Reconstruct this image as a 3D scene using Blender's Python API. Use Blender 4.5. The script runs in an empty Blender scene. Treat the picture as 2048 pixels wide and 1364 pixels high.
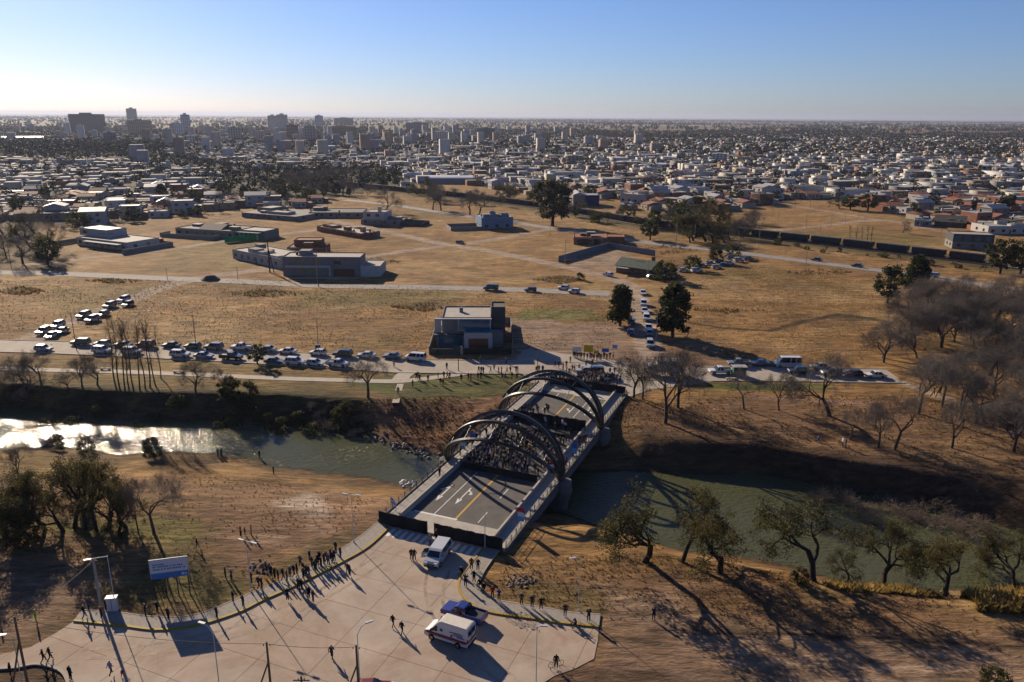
import bpy, math, random
import numpy as np
from mathutils import Vector, Matrix

R = math.radians
SC = bpy.context.scene
COL = SC.collection
rnd = random.Random(7)
nrg = np.random.default_rng(11)

# ------------------------------------------------------------------ camera, sky, sun, exposure
CAM_H = 55.0
FPX, PW, PH = 1550.0, 2048.0, 1364.0
PITCH, ROLL = R(16.2), R(0.36)
_cp, _sp = math.cos(PITCH), math.sin(PITCH)
_f = np.array([0.0, _cp, -_sp]); _u0 = np.array([0.0, _sp, _cp]); _r0 = np.array([1.0, 0, 0])
_r = math.cos(ROLL) * _r0 + math.sin(ROLL) * _u0
_u = -math.sin(ROLL) * _r0 + math.cos(ROLL) * _u0
camd = bpy.data.cameras.new('camera')
cam = bpy.data.objects.new('camera', camd); COL.objects.link(cam)
camd.sensor_width = 36.0; camd.lens = 36.0 * FPX / PW
camd.clip_start = 0.5; camd.clip_end = 80000.0
_m = Matrix(((_r[0], _u[0], -_f[0], 0), (_r[1], _u[1], -_f[1], 0), (_r[2], _u[2], -_f[2], CAM_H), (0, 0, 0, 1)))
cam.matrix_world = _m
SC.camera = cam

SUN_AZ, SUN_EL = -36.0, 22.0          # degrees clockwise from +Y, degrees above the horizon
world = bpy.data.worlds.new('World'); SC.world = world; world.use_nodes = True
wn = world.node_tree.nodes; wl = world.node_tree.links
bg = wn['Background']
sky = wn.new('ShaderNodeTexSky'); sky.sky_type = 'NISHITA'; sky.sun_disc = False
sky.sun_elevation = R(SUN_EL); sky.sun_rotation = R(SUN_AZ)
sky.air_density = 1.0; sky.dust_density = 0.28; sky.ozone_density = 5.0; sky.altitude = 200
sky_tint = wn.new('ShaderNodeVectorMath'); sky_tint.operation = 'MULTIPLY'; sky_tint.inputs[1].default_value = (0.77, 0.80, 1.06)   # tints the sky bluer and lowers the light it gives
wl.new(sky.outputs[0], sky_tint.inputs[0]); wl.new(sky_tint.outputs[0], bg.inputs[0]); bg.inputs[1].default_value = 0.05
sund = bpy.data.lights.new('sun', 'SUN'); sund.energy = 5.0; sund.angle = R(0.5); sund.color = (1.0, 0.83, 0.62)
sun = bpy.data.objects.new('sun', sund); COL.objects.link(sun)
_sd = Vector((math.sin(R(SUN_AZ)) * math.cos(R(SUN_EL)), math.cos(R(SUN_AZ)) * math.cos(R(SUN_EL)), math.sin(R(SUN_EL))))
sun.rotation_euler = _sd.to_track_quat('Z', 'Y').to_euler(); sun.location = _sd * 500
SC.view_settings.view_transform = 'Standard'; SC.view_settings.look = 'None'
SC.view_settings.exposure = 0.98; SC.view_settings.gamma = 1.0; SC.view_settings.use_curve_mapping = False
SC.render.engine = 'CYCLES'
SC.cycles.use_denoising = True
SC.cycles.max_bounces = 5; SC.cycles.diffuse_bounces = 2; SC.cycles.glossy_bounces = 2; SC.cycles.volume_bounces = 0
SC.cycles.transparent_max_bounces = 8; SC.cycles.sample_clamp_indirect = 4.0
SC.cycles.use_adaptive_sampling = True; SC.cycles.adaptive_threshold = 0.02

# ------------------------------------------------------------------ helpers
def S2L(*c):
    return tuple(((v / 255) / 12.92 if v <= 10 else (((v / 255) + 0.055) / 1.055) ** 2.4) for v in c)

def ray(px, py):
    return _f + _r * ((px - PW / 2) / FPX) - _u * ((py - PH / 2) / FPX)

def flat(px, py, z=0.0):
    """the place on the level z that the photograph shows at that point"""
    d = ray(px, py); t = (z - CAM_H) / d[2]
    return np.array([d[0] * t, d[1] * t])

def proj(x, y, z):
    dx, dy, dz = x, y, z - CAM_H
    k = dx * _f[0] + dy * _f[1] + dz * _f[2]
    return (PW / 2 + FPX * (dx * _r[0] + dy * _r[1] + dz * _r[2]) / k, PH / 2 - FPX * (dx * _u[0] + dy * _u[1] + dz * _u[2]) / k)

MATS = {}
ALB = 0.66       # real-world reflectance of the colours below
def mat(name, col, rough=0.8, var=0.18, scale=2.0, spec=0.3, metal=0.0, bump=0.0, bscale=8.0, attr=None, coat=0.0, randv=0.0):
    """procedural material: base colour broken by noise, optional per-object drift, optional colour attribute, optional bump"""
    if name in MATS: return MATS[name]
    m = bpy.data.materials.new(name); m.use_nodes = True; MATS[name] = m
    nt = m.node_tree; n = nt.nodes; l = nt.links; b = n['Principled BSDF']
    b.inputs['Roughness'].default_value = rough; b.inputs['Metallic'].default_value = metal
    b.inputs['Specular IOR Level'].default_value = spec
    if coat: b.inputs['Coat Weight'].default_value = coat; b.inputs['Coat Roughness'].default_value = 0.08
    tc = n.new('ShaderNodeTexCoord')
    nz = n.new('ShaderNodeTexNoise'); nz.inputs['Scale'].default_value = scale; nz.inputs['Detail'].default_value = 6.0
    nz.inputs['Roughness'].default_value = 0.65
    l.new(tc.outputs['Object'], nz.inputs['Vector'])
    mr = n.new('ShaderNodeMapRange'); mr.inputs['From Min'].default_value = 0.3; mr.inputs['From Max'].default_value = 0.7
    mr.inputs['To Min'].default_value = ALB * (1.0 - var); mr.inputs['To Max'].default_value = ALB * (1.0 + var)
    l.new(nz.outputs['Fac'], mr.inputs['Value'])
    fac = mr.outputs[0]
    if randv:
        oi = n.new('ShaderNodeObjectInfo')
        r2 = n.new('ShaderNodeMapRange'); r2.inputs['To Min'].default_value = 1 - randv; r2.inputs['To Max'].default_value = 1 + randv
        l.new(oi.outputs['Random'], r2.inputs['Value'])
        mm = n.new('ShaderNodeMath'); mm.operation = 'MULTIPLY'
        l.new(fac, mm.inputs[0]); l.new(r2.outputs[0], mm.inputs[1]); fac = mm.outputs[0]
    mx = n.new('ShaderNodeVectorMath'); mx.operation = 'SCALE'
    if attr:
        at_ = n.new('ShaderNodeAttribute'); at_.attribute_name = attr
        l.new(at_.outputs['Color'], mx.inputs[0])
    else:
        mx.inputs[0].default_value = col[:3]
    l.new(fac, mx.inputs['Scale']); l.new(mx.outputs[0], b.inputs['Base Color'])
    if bump:
        bz = n.new('ShaderNodeTexNoise'); bz.inputs['Scale'].default_value = bscale; bz.inputs['Detail'].default_value = 5.0
        l.new(tc.outputs['Object'], bz.inputs['Vector'])
        bp = n.new('ShaderNodeBump'); bp.inputs['Strength'].default_value = bump; bp.inputs['Distance'].default_value = 0.1
        l.new(bz.outputs['Fac'], bp.inputs['Height']); l.new(bp.outputs[0], b.inputs['Normal'])
    return m

def mesh_np(name, V, Q=None, T=None, mats=(), mi=None, col=None, smooth=False):
    """mesh from arrays: quads Q and/or triangles T; col is a per-vertex colour"""
    me = bpy.data.meshes.new(name)
    V = np.asarray(V, np.float32)
    Q = np.zeros((0, 4), np.int32) if Q is None else np.asarray(Q, np.int32).reshape(-1, 4)
    T = np.zeros((0, 3), np.int32) if T is None else np.asarray(T, np.int32).reshape(-1, 3)
    nq, ntr = len(Q), len(T)
    me.vertices.add(len(V)); me.vertices.foreach_set('co', V.ravel())
    me.loops.add(nq * 4 + ntr * 3)
    me.loops.foreach_set('vertex_index', np.concatenate([Q.ravel(), T.ravel()]).astype(np.int32))
    me.polygons.add(nq + ntr)
    st = np.concatenate([np.arange(nq) * 4, nq * 4 + np.arange(ntr) * 3]).astype(np.int32)
    me.polygons.foreach_set('loop_start', st)
    if mi is not None: me.polygons.foreach_set('material_index', np.asarray(mi, np.int32))
    if smooth: me.polygons.foreach_set('use_smooth', np.ones(nq + ntr, bool))
    for m in mats: me.materials.append(m)
    if col is not None:
        a = me.color_attributes.new('col', 'FLOAT_COLOR', 'POINT')
        c = np.ones((len(V), 4), np.float32); c[:, :3] = col
        a.data.foreach_set('color', c.ravel())
    me.update(calc_edges=True); me.validate()
    return me

class MB:
    """collects shapes for ONE mesh"""
    def __init__(s): s.v = []; s.f = []; s.m = []; s.sm = []
    def add(s, vs, fs, m=0, smooth=False):
        o = len(s.v); s.v += [tuple(map(float, p)) for p in vs]
        for f in fs: s.f.append([i + o for i in f]); s.m.append(m); s.sm.append(smooth)
        return s
    def box(s, c, size, rz=0.0, m=0, top=1.0):
        hx, hy, hz = size[0] / 2, size[1] / 2, size[2] / 2; cs, sn = math.cos(rz), math.sin(rz); vs = []
        for z, k in ((-hz, 1), (hz, top)):
            for x, y in ((-hx, -hy), (hx, -hy), (hx, hy), (-hx, hy)):
                x *= k; y *= k
                vs.append((c[0] + x * cs - y * sn, c[1] + x * sn + y * cs, c[2] + z))
        return s.add(vs, [(3, 2, 1, 0), (4, 5, 6, 7), (0, 1, 5, 4), (1, 2, 6, 5), (2, 3, 7, 6), (3, 0, 4, 7)], m)
    def bx(s, x0, x1, y0, y1, z0, z1, m=0):
        return s.box(((x0 + x1) / 2, (y0 + y1) / 2, (z0 + z1) / 2), (abs(x1 - x0), abs(y1 - y0), abs(z1 - z0)), 0, m)
    def prism(s, poly, z0, z1, m=0):
        n = len(poly); vs = [(p[0], p[1], z0) for p in poly] + [(p[0], p[1], z1) for p in poly]
        fs = [list(range(n))[::-1], list(range(n, 2 * n))] + [(i, (i + 1) % n, n + (i + 1) % n, n + i) for i in range(n)]
        return s.add(vs, fs, m)
    def side(s, prof, y0, y1, m=0):
        """a side profile (x, z) carried across from y0 to y1"""
        n = len(prof); vs = [(p[0], y0, p[1]) for p in prof] + [(p[0], y1, p[1]) for p in prof]
        return s.add(vs, [list(range(n)), list(range(n, 2 * n))[::-1]] + [(i, n + i, n + (i + 1) % n, (i + 1) % n) for i in range(n)], m)
    def tube(s, path, rads, n=6, m=0, cap=True, smooth=True):
        P = [Vector(p) for p in path]
        if not hasattr(rads, '__len__'): rads = [rads] * len(P)
        vs = []; up0 = None
        for i, p in enumerate(P):
            t = (P[min(i + 1, len(P) - 1)] - P[max(i - 1, 0)]).normalized()
            if up0 is None: up0 = t.orthogonal().normalized()
            a = (up0 - t * up0.dot(t)); a = a.normalized() if a.length > 1e-6 else t.orthogonal().normalized()
            up0 = a; b = t.cross(a)
            for k in range(n):
                w = 2 * math.pi * k / n; vs.append(p + (a * math.cos(w) + b * math.sin(w)) * rads[i])
        fs = []
        for i in range(len(P) - 1):
            for k in range(n):
                fs.append((i * n + k, i * n + (k + 1) % n, (i + 1) * n + (k + 1) % n, (i + 1) * n + k))
        s.add(vs, fs, m, smooth)
        if cap:
            s.add(vs[:n], [list(range(n))[::-1]], m); s.add(vs[-n:], [list(range(n))], m)
        return s
    def mesh(s, name, mats):
        me = bpy.data.meshes.new(name); me.from_pydata(s.v, [], s.f)
        for m in (mats if isinstance(mats, (list, tuple)) else [mats]): me.materials.append(m)
        me.polygons.foreach_set('material_index', s.m); me.polygons.foreach_set('use_smooth', s.sm)
        me.update(); return me
    def build(s, name, mats, parent=None, **k): return obj(name, s.mesh(name, mats), parent, **k)

def obj(name, me, parent=None, loc=None, rz=None, scale=None, rot=None):
    o = bpy.data.objects.new(name, me); COL.objects.link(o)
    if parent is not None: o.parent = parent
    if loc is not None: o.location = loc
    if rz is not None: o.rotation_euler = (0, 0, rz)
    if rot is not None: o.rotation_euler = rot
    if scale is not None: o.scale = scale if hasattr(scale, '__len__') else (scale,) * 3
    return o

def empty(name, loc=(0, 0, 0), rz=0.0):
    o = bpy.data.objects.new(name, None); COL.objects.link(o); o.location = loc; o.rotation_euler = (0, 0, rz); o.empty_display_size = 0.3
    return o

def tag(o, label=None, cat=None, group=None, kind=None):
    if label: o['label'] = label
    if cat: o['category'] = cat
    if group: o['group'] = group
    if kind: o['kind'] = kind
    return o

def copy_tree(o, parent=None):
    c = o.copy(); COL.objects.link(c); c.parent = parent
    for ch in list(o.children): copy_tree(ch, c)
    return c

# ------------------------------------------------------------------ value noise for terrain and ground paint
def _hash(i, j, s):
    h = (i.astype(np.int64) * 374761393 + j.astype(np.int64) * 668265263 + s * 974711) & 0xFFFFFFFF
    h = ((h ^ (h >> 13)) * 1274126177) & 0xFFFFFFFF
    return ((h ^ (h >> 16)) & 0xFFFF) / 65535.0

def vnoise(x, y, sc, seed=0, octv=3):
    x = np.asarray(x, float) / sc; y = np.asarray(y, float) / sc; out = 0; amp = 1; tot = 0
    for o in range(octv):
        i = np.floor(x); j = np.floor(y); fx = x - i; fy = y - j
        fx = fx * fx * (3 - 2 * fx); fy = fy * fy * (3 - 2 * fy)
        a = _hash(i, j, seed + o); b = _hash(i + 1, j, seed + o); c = _hash(i, j + 1, seed + o); d = _hash(i + 1, j + 1, seed + o)
        out = out + amp * ((a * (1 - fx) + b * fx) * (1 - fy) + (c * (1 - fx) + d * fx) * fy); tot += amp
        x = x * 2.03 + 17; y = y * 2.03 + 31; amp *= 0.5
    return out / tot

def dist_poly(X, Y, pts, closed=False):
    """distance to a polyline and, when closed, whether a point lies inside"""
    P = np.asarray(pts, float); n = len(P); best = np.full(X.shape, 1e18); ins = np.zeros(X.shape, bool)
    for i in range(n if closed else n - 1):
        a = P[i]; b = P[(i + 1) % n]; d = b - a; L = max(d @ d, 1e-9)
        t = np.clip(((X - a[0]) * d[0] + (Y - a[1]) * d[1]) / L, 0, 1)
        q = (X - a[0] - t * d[0]) ** 2 + (Y - a[1] - t * d[1]) ** 2
        np.minimum(best, q, out=best)
        if closed:
            c = ((a[1] > Y) != (b[1] > Y))
            if abs(d[1]) > 1e-12: ins ^= c & (X < (b[0] - a[0]) * (Y - a[1]) / d[1] + a[0])
    return np.sqrt(best), ins

def catmull(pts, n=6):
    P = [np.asarray(p, float) for p in pts]; out = []
    for i in range(len(P) - 1):
        p0 = P[max(i - 1, 0)]; p1 = P[i]; p2 = P[i + 1]; p3 = P[min(i + 2, len(P) - 1)]
        for k in range(n):
            t = k / n
            out.append(0.5 * ((2 * p1) + (-p0 + p2) * t + (2 * p0 - 5 * p1 + 4 * p2 - p3) * t * t + (-p0 + 3 * p1 - 3 * p2 + p3) * t ** 3))
    out.append(P[-1]); return out

def fl(pts, z=0.0): return [flat(x, y, z) for x, y in pts]
def smoothstep(x): x = np.clip(x, 0, 1); return x * x * (3 - 2 * x)

# the bridge's own axes: S runs along it to the far bank, T to its right
B_ANG = R(22.2); B_D = np.array([math.sin(B_ANG), math.cos(B_ANG)]); B_N = np.array([B_D[1], -B_D[0]]); B_O = np.array([0.0, 117.2])
def bst(s, t): p = B_O + B_D * s + B_N * t; return float(p[0]), float(p[1])
B_RZ = -B_ANG            # local x = T, local y = S
# ------------------------------------------------------------------ terrain: the river valley in an otherwise level plain
WZ = -4.5
WATER = fl([(-160, 800), (0, 808), (60, 815), (110, 828), (200, 838), (400, 842), (560, 850), (690, 862), (745, 882), (800, 898), (870, 912), (960, 925), (1060, 935),
            (1150, 945), (1300, 948), (1430, 950), (1520, 948), (1600, 962), (1711, 988), (1805, 1003), (1917, 1026), (2030, 1066), (2200, 1110),
            (2250, 1190), (2048, 1152), (1992, 1163), (1936, 1174), (1830, 1175), (1749, 1158), (1711, 1162), (1636, 1147), (1599, 1132), (1449, 1107), (1370, 1098), (1300, 1088), (1230, 1052),
            (1130, 1022), (960, 985), (840, 975), (800, 967), (740, 952), (640, 937), (520, 917), (420, 907), (330, 903), (270, 907), (180, 897), (100, 887), (0, 892), (-200, 900)], WZ)
BANK = fl([(-220, 766), (0, 768), (130, 772), (300, 781), (450, 781), (600, 788), (700, 794), (780, 797), (880, 790), (960, 782), (1030, 785), (1150, 800), (1260, 815), (1300, 862),
           (1400, 880), (1500, 888), (1600, 905), (1700, 918), (1800, 930), (1950, 950), (2200, 1000),
           (2400, 1260), (2048, 1215), (1900, 1215), (1770, 1195), (1640, 1182), (1500, 1152), (1400, 1132), (1320, 1112), (1255, 1074), (1180, 1062), (1100, 1070), (1010, 1062), (900, 1040), (800, 1020),
           (730, 1035), (640, 1040), (520, 1030), (380, 1020), (200, 1010), (0, 1010), (-250, 1030)], 0.0)
ROADS_FLAT = []      # polylines along which the ground keeps level

def height(X, Y, detail=True):
    X = np.asarray(X, float); Y = np.asarray(Y, float); H = np.zeros(X.shape)
    near = (Y > 50) & (Y < 230) & (np.abs(X) < 330)
    x, y = X[near], Y[near]
    if x.size:
        dw, iw = dist_poly(x, y, WATER, True); db, ib = dist_poly(x, y, BANK, True)
        wob = (vnoise(x, y, 7.0, 3) - 0.5) * 0.7
        t = dw / np.maximum(dw + db, 1e-6)
        h = WZ + (0 - WZ) * smoothstep(t * 1.02) + wob * np.sin(np.pi * np.clip(t, 0, 1)) * 2.2
        h = np.where(iw, WZ - np.minimum(dw * 0.5, 1.6), h)
        h = np.where(ib | iw, np.where(iw, h, np.minimum(h, 0.25)), 0.0)
        H[near] = h
    if detail:
        far = np.clip((Y - 40) / 60, 0, 1)
        und = (vnoise(X, Y, 14.0, 21) - 0.5) * 0.35 + (vnoise(X, Y, 3.2, 22, 2) - 0.5) * 0.20
        k = np.clip(far, 0, 1) * (Y < 900)
        if ROADS_FLAT:
            m = (Y > 30) & (Y < 420) & (np.abs(X) < 400) & (k > 0)
            xx, yy = X[m], Y[m]; best = np.full(xx.shape, 1e9)
            for pl, w in ROADS_FLAT:
                P = np.asarray(pl); sel = (xx > P[:, 0].min() - w - 8) & (xx < P[:, 0].max() + w + 8) & (yy > P[:, 1].min() - w - 8) & (yy < P[:, 1].max() + w + 8)
                if sel.any():
                    d, _ = dist_poly(xx[sel], yy[sel], P); best[sel] = np.minimum(best[sel], d - w)
            km = np.ones(X.shape); km[m] = smoothstep((best - 0.5) / 5.0); k = k * km
        H = H + und * k
    return H

# roads (photo-traced centre lines on the level ground)
AVENUE = fl([(-220, 682), (0, 692), (120, 695), (300, 703), (480, 712), (640, 721), (800, 732), (950, 734), (1080, 735), (1200, 742), (1330, 748), (1500, 748), (1640, 750), (1790, 752)])
PATH = catmull(fl([(-120, 736), (0, 737), (120, 741), (250, 744), (400, 750), (560, 757), (660, 760), (780, 763), (830, 760), (880, 754), (960, 743), (1010, 740)]), 5)
ROAD5 = catmull(fl([(-200, 540), (0, 545), (130, 548), (330, 557), (480, 563), (640, 571), (800, 574), (940, 577), (1080, 581), (1220, 588)]), 4)
RAILROAD = catmull(fl([(690, 400), (740, 405), (800, 412), (900, 428), (1000, 441), (1100, 456), (1200, 469), (1300, 486), (1450, 502), (1600, 521), (1760, 541), (1850, 552), (2048, 582), (2250, 612)]), 4)
DIRT1 = catmull(fl([(40, 688), (80, 668), (150, 640), (250, 605), (330, 573), (400, 556), (470, 546), (545, 538)]), 5)
DIRT2 = catmull(fl([(1302, 735), (1298, 700), (1290, 660), (1282, 625), (1277, 600), (1262, 575), (1210, 552), (1100, 527), (980, 502), (900, 491), (830, 476), (740, 456), (660, 441), (590, 430)]), 4)
DIRT3 = catmull(fl([(640, 524), (720, 515), (850, 497), (930, 488), (1020, 473), (1095, 459)]), 4)
DIRT4 = catmull(fl([(60, 528), (120, 523), (250, 507), (368, 494), (460, 480), (540, 470), (640, 460)]), 4)
DIRT5 = catmull(fl([(200, 452), (231, 466), (280, 482), (330, 497)]), 4)
DIRT6 = catmull(fl([(1530, 462), (1640, 452), (1760, 440), (1880, 462), (1990, 478)]), 4)
DIRT7 = catmull(fl([(1560, 410), (1640, 420), (1760, 441)]), 4)
TRAIL = catmull(fl([(1500, 796), (1560, 798), (1640, 802), (1740, 806)]), 4)
DIRT8 = catmull(fl([(1790, 760), (1840, 778), (1900, 800), (1960, 812), (2060, 822), (2200, 830)]), 4)
for pl, w in ((AVENUE, 7), (PATH, 2.5), (ROAD5, 5), (RAILROAD, 5), (DIRT2, 4), (DIRT1, 4), (DIRT3, 3), (DIRT4, 3)): ROADS_FLAT.append((pl, w))
KERB_L = catmull(fl([(778, 1056), (737, 1094), (686, 1124), (625, 1155), (570, 1182), (523, 1203), (479, 1225), (414, 1247), (370, 1256), (311, 1261), (237, 1252), (148, 1243)]), 5)
OUT_L = catmull(fl([(762, 1040), (724, 1072), (676, 1104), (606, 1142), (545, 1170), (499, 1189), (448, 1211), (400, 1229), (355, 1236), (296, 1234), (231, 1226), (163, 1222)]), 5)
KERB_R = catmull(fl([(969, 1096), (945, 1125), (924, 1152), (917, 1173), (924, 1191), (942, 1210), (974, 1224), (1016, 1232), (1069, 1239), (1122, 1247), (1198, 1255)]), 5)
OUT_R = catmull(fl([(999, 1101), (982, 1124), (966, 1149), (960, 1168), (968, 1184), (990, 1200), (1029, 1208), (1082, 1216), (1110, 1221), (1135, 1226), (1201, 1231)]), 5)
PLAZA = KERB_L[::-1][::1]
PLAZA = [np.array(p) for p in KERB_R] + fl([(1196, 1280), (1188, 1318), (1150, 1338), (1110, 1352), (1078, 1372), (1070, 1420), (600, 1440), (160, 1430), (146, 1372), (128, 1345), (96, 1331), (60, 1330), (30, 1338), (-20, 1340), (-30, 1318), (60, 1295), (110, 1268)]) + [np.array(p) for p in KERB_L[::-1]]
ROADS_FLAT.append((PLAZA + PLAZA[:1], 9)); ROADS_FLAT.append(([bst(-60, 0), bst(-10, 0)], 26)); ROADS_FLAT.append(([bst(34, 0), bst(58, 0)], 14))

def ribbon(P, w, z, n_=None):
    P = [np.asarray(p) for p in P]; L = []; Rr = []
    for i, p in enumerate(P):
        t = P[min(i + 1, len(P) - 1)] - P[max(i - 1, 0)]; t = t / np.linalg.norm(t); nn = np.array([t[1], -t[0]])
        L.append(p - nn * w / 2); Rr.append(p + nn * w / 2)
    return L, Rr
# ---- the ground sheet
def axis_x():
    a = list(np.arange(-130, 150.1, 0.7)); st = 0.7
    while a[-1] < 24000: st *= 1.045; a.append(a[-1] + st)
    st = 0.7; lo = []
    x = -130
    while x > -24000: st *= 1.045; x -= st; lo.append(x)
    return np.array(lo[::-1] + a)
def axis_y():
    a = [-400, -150, -60, -10, 15, 30, 40, 48, 54]; a += list(np.arange(58, 190, 0.62))
    while a[-1] < 32000: a.append(a[-1] + 0.62 * (a[-1] / 190.0) ** 1.95)
    return np.array(a)
gx, gy = axis_x(), axis_y()
GX, GY = np.meshgrid(gx, gy); X, Y = GX.ravel(), GY.ravel()
Z = height(X, Y)
DRY, DRY2, BROWN, DIRT, DIRTROAD, GREEN, OLIVE, CLAY = (0.385, 0.222, 0.084), (0.255, 0.142, 0.053), (0.150, 0.086, 0.046), (0.29, 0.195, 0.130), (0.46, 0.35, 0.265), (0.105, 0.125, 0.030), (0.17, 0.135, 0.045), (0.38, 0.285, 0.21)
C = np.empty((len(X), 3)); C[:] = DRY
def blend(mask, c):
    global C
    C = C * (1 - mask[:, None]) + np.asarray(c) * mask[:, None]
n1 = vnoise(X, Y * 1.6, 22, 1); n2 = vnoise(X, Y * 2.2, 6, 2); n3 = vnoise(X * .6, Y * 3, 2.2, 4, 2); n4 = vnoise(X, Y, 55, 5)
fade = np.clip(1 - (Y - 300) / 500, 0, 1)
blend(smoothstep((n1 - 0.45) * 4) * 0.65 * fade, DRY2)
blend(smoothstep((n2 - 0.55) * 5) * 0.5 * fade, BROWN)
blend(smoothstep((n4 - 0.53) * 6) * 0.55 * fade * (n2 > 0.32), OLIVE)
blend(smoothstep((vnoise(X, Y * 1.4, 34, 91) - 0.56) * 7) * 0.6 * fade, (0.50, 0.33, 0.15))
blend(smoothstep((n3 - 0.62) * 6) * 0.45 * fade, BROWN)
def zone(pts, c, k=1.0, soft=3.0, rag=3.0, seed=9, z=0.0, world=False):
    P = np.asarray(pts if world else fl(pts, z)); m = (X > P[:, 0].min() - 20) & (X < P[:, 0].max() + 20) & (Y > P[:, 1].min() - 20) & (Y < P[:, 1].max() + 20)
    if not m.any(): return
    d, i = dist_poly(X[m], Y[m], P, True); sd = np.where(i, d, -d) + (vnoise(X[m], Y[m], 5, seed) - 0.5) * rag * 2
    w = np.zeros(len(X)); w[m] = smoothstep(sd / soft + 0.5) * k * (0.72 + 0.56 * (n2[m] - 0.2)); blend(np.clip(w, 0, 1), c)
def stroke(P, width, c, k=1.0, rag=0.8, soft=0.9, seed=3):
    P = np.asarray(P); m = (X > P[:, 0].min() - 20) & (X < P[:, 0].max() + 20) & (Y > P[:, 1].min() - 20) & (Y < P[:, 1].max() + 20)
    d, _ = dist_poly(X[m], Y[m], P); w = np.zeros(len(X))
    w[m] = smoothstep((width / 2 - d + (vnoise(X[m], Y[m], 3, seed) - 0.5) * rag * 2) / soft + 0.5) * k; blend(w, c)
# foreground earth on both banks
zone([(-300, 960), (0, 915), (300, 930), (560, 940), (830, 990), (770, 1040), (600, 1120), (480, 1170), (300, 1230), (120, 1250), (-300, 1420)], BROWN, 0.75, 8, 5)
zone([(420, 950), (560, 930), (830, 985), (760, 1045), (640, 1090), (500, 1130), (430, 1080)], (0.29, 0.17, 0.10), 0.85, 6, 4, 12)
zone([(540, 1005), (600, 965), (640, 1000), (690, 1030), (620, 1050), (560, 1020)], (0.50, 0.41, 0.33), 0.8, 3, 3.5, 13)
zone([(-200, 1120), (100, 1110), (230, 1170), (170, 1230), (100, 1270), (-200, 1345)], DIRT, 0.75, 5, 4, 14)
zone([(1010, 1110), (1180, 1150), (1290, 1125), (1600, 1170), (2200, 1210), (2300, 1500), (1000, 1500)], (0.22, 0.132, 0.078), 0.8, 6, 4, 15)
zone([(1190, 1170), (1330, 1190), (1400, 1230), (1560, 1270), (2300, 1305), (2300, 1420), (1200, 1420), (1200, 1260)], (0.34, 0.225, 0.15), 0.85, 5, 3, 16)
zone([(1230, 820), (1500, 790), (2200, 830), (2200, 1010), (1750, 960), (1500, 900), (1300, 870)], (0.20, 0.118, 0.070), 0.85, 6, 4, 17)
zone([(1020, 770), (1300, 770), (1320, 900), (1180, 900)], BROWN, 0.7, 4, 3, 18)
zone([(720, 800), (1040, 785), (1030, 850), (900, 905), (760, 870)], (0.27, 0.140, 0.080), 0.9, 4, 3, 19, -2)
zone([(-220, 778), (130, 782), (300, 790), (600, 797), (700, 805), (760, 850), (700, 868), (400, 848), (60, 822), (-220, 808)], (0.050, 0.040, 0.026), 0.95, 4, 2, 71, -2)  # near-black tone carries the shade of the slope turned from the sun
zone([(1280, 870), (1400, 890), (1600, 915), (1800, 940), (2200, 1010), (2200, 1120), (1900, 1030), (1500, 955), (1250, 955)], (0.070, 0.045, 0.030), 0.9, 4, 2, 72, -2)  # bank by the water, its shade likewise put into the dark colour
# far strip along the river: grass, lawn, earth
zone([(-200, 712), (400, 722), (800, 748), (780, 800), (400, 785), (-200, 772)], OLIVE, 0.55, 5, 4, 20)
zone([(795, 744), (900, 741), (1150, 743), (1160, 770), (1040, 790), (800, 800), (700, 770)], (0.085, 0.115, 0.03), 0.85, 2.5, 2, 21)
zone([(1380, 765), (1660, 768), (1650, 782), (1390, 780)], (0.075, 0.115, 0.025), 0.9, 2, 1.5, 22)
zone([(1040, 620), (1200, 622), (1210, 640), (1040, 638)], (0.15, 0.19, 0.035), 0.8, 2, 3, 23)
zone([(600, 583), (840, 580), (960, 590), (820, 612), (600, 615)], (0.19, 0.17, 0.05), 0.6, 4, 5, 24)
zone([(380, 480), (480, 470), (600, 500), (460, 545), (300, 545)], (0.20, 0.165, 0.055), 0.5, 6, 6, 81)
zone([(100, 575), (330, 565), (250, 600), (120, 640)], (0.19, 0.165, 0.05), 0.45, 5, 6, 82)
zone([(1540, 470), (1700, 462), (1900, 480), (1800, 505), (1560, 480)], (0.18, 0.16, 0.05), 0.55, 5, 5, 83)
zone([(1030, 640), (1230, 648), (1290, 700), (1240, 725), (1010, 722), (1000, 690)], (0.36, 0.255, 0.19), 0.85, 4, 4, 25)
zone([(1190, 690), (1420, 680), (1480, 740), (1200, 735)], (0.25, 0.16, 0.11), 0.7, 5, 4, 26)
zone([(1590, 645), (1700, 618), (1740, 650), (1660, 655)], BROWN, 0.6, 4, 3, 27)
zone([(1130, 505), (1230, 492), (1280, 520), (1240, 545), (1140, 530)], (0.40, 0.30, 0.22), 0.85, 3, 2, 28)
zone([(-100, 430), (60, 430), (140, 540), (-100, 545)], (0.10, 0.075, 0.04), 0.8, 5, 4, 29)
zone([(300, 1085), (420, 1070), (420, 1140), (520, 1160), (450, 1205), (300, 1230), (215, 1215), (250, 1150)], (0.130, 0.115, 0.035), 0.8, 3, 3, 30)
zone([(640, 1080), (770, 1042), (690, 1095), (560, 1150), (520, 1150)], (0.145, 0.10, 0.040), 0.85, 2, 1.5, 31)
zone([(980, 1190), (1060, 1150), (1220, 1180), (1212, 1232), (1080, 1214), (1000, 1203)], (0.165, 0.12, 0.045), 0.9, 2, 1.5, 32)
zone([(80, 1040), (230, 1040), (400, 1035), (390, 1075), (200, 1070)], (0.14, 0.135, 0.03), 0.8, 3, 3, 33)
zone([(1560, 1170), (1700, 1150), (1760, 1165), (1640, 1210)], (0.30, 0.20, 0.075), 0.7, 3, 2, 34)
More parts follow.
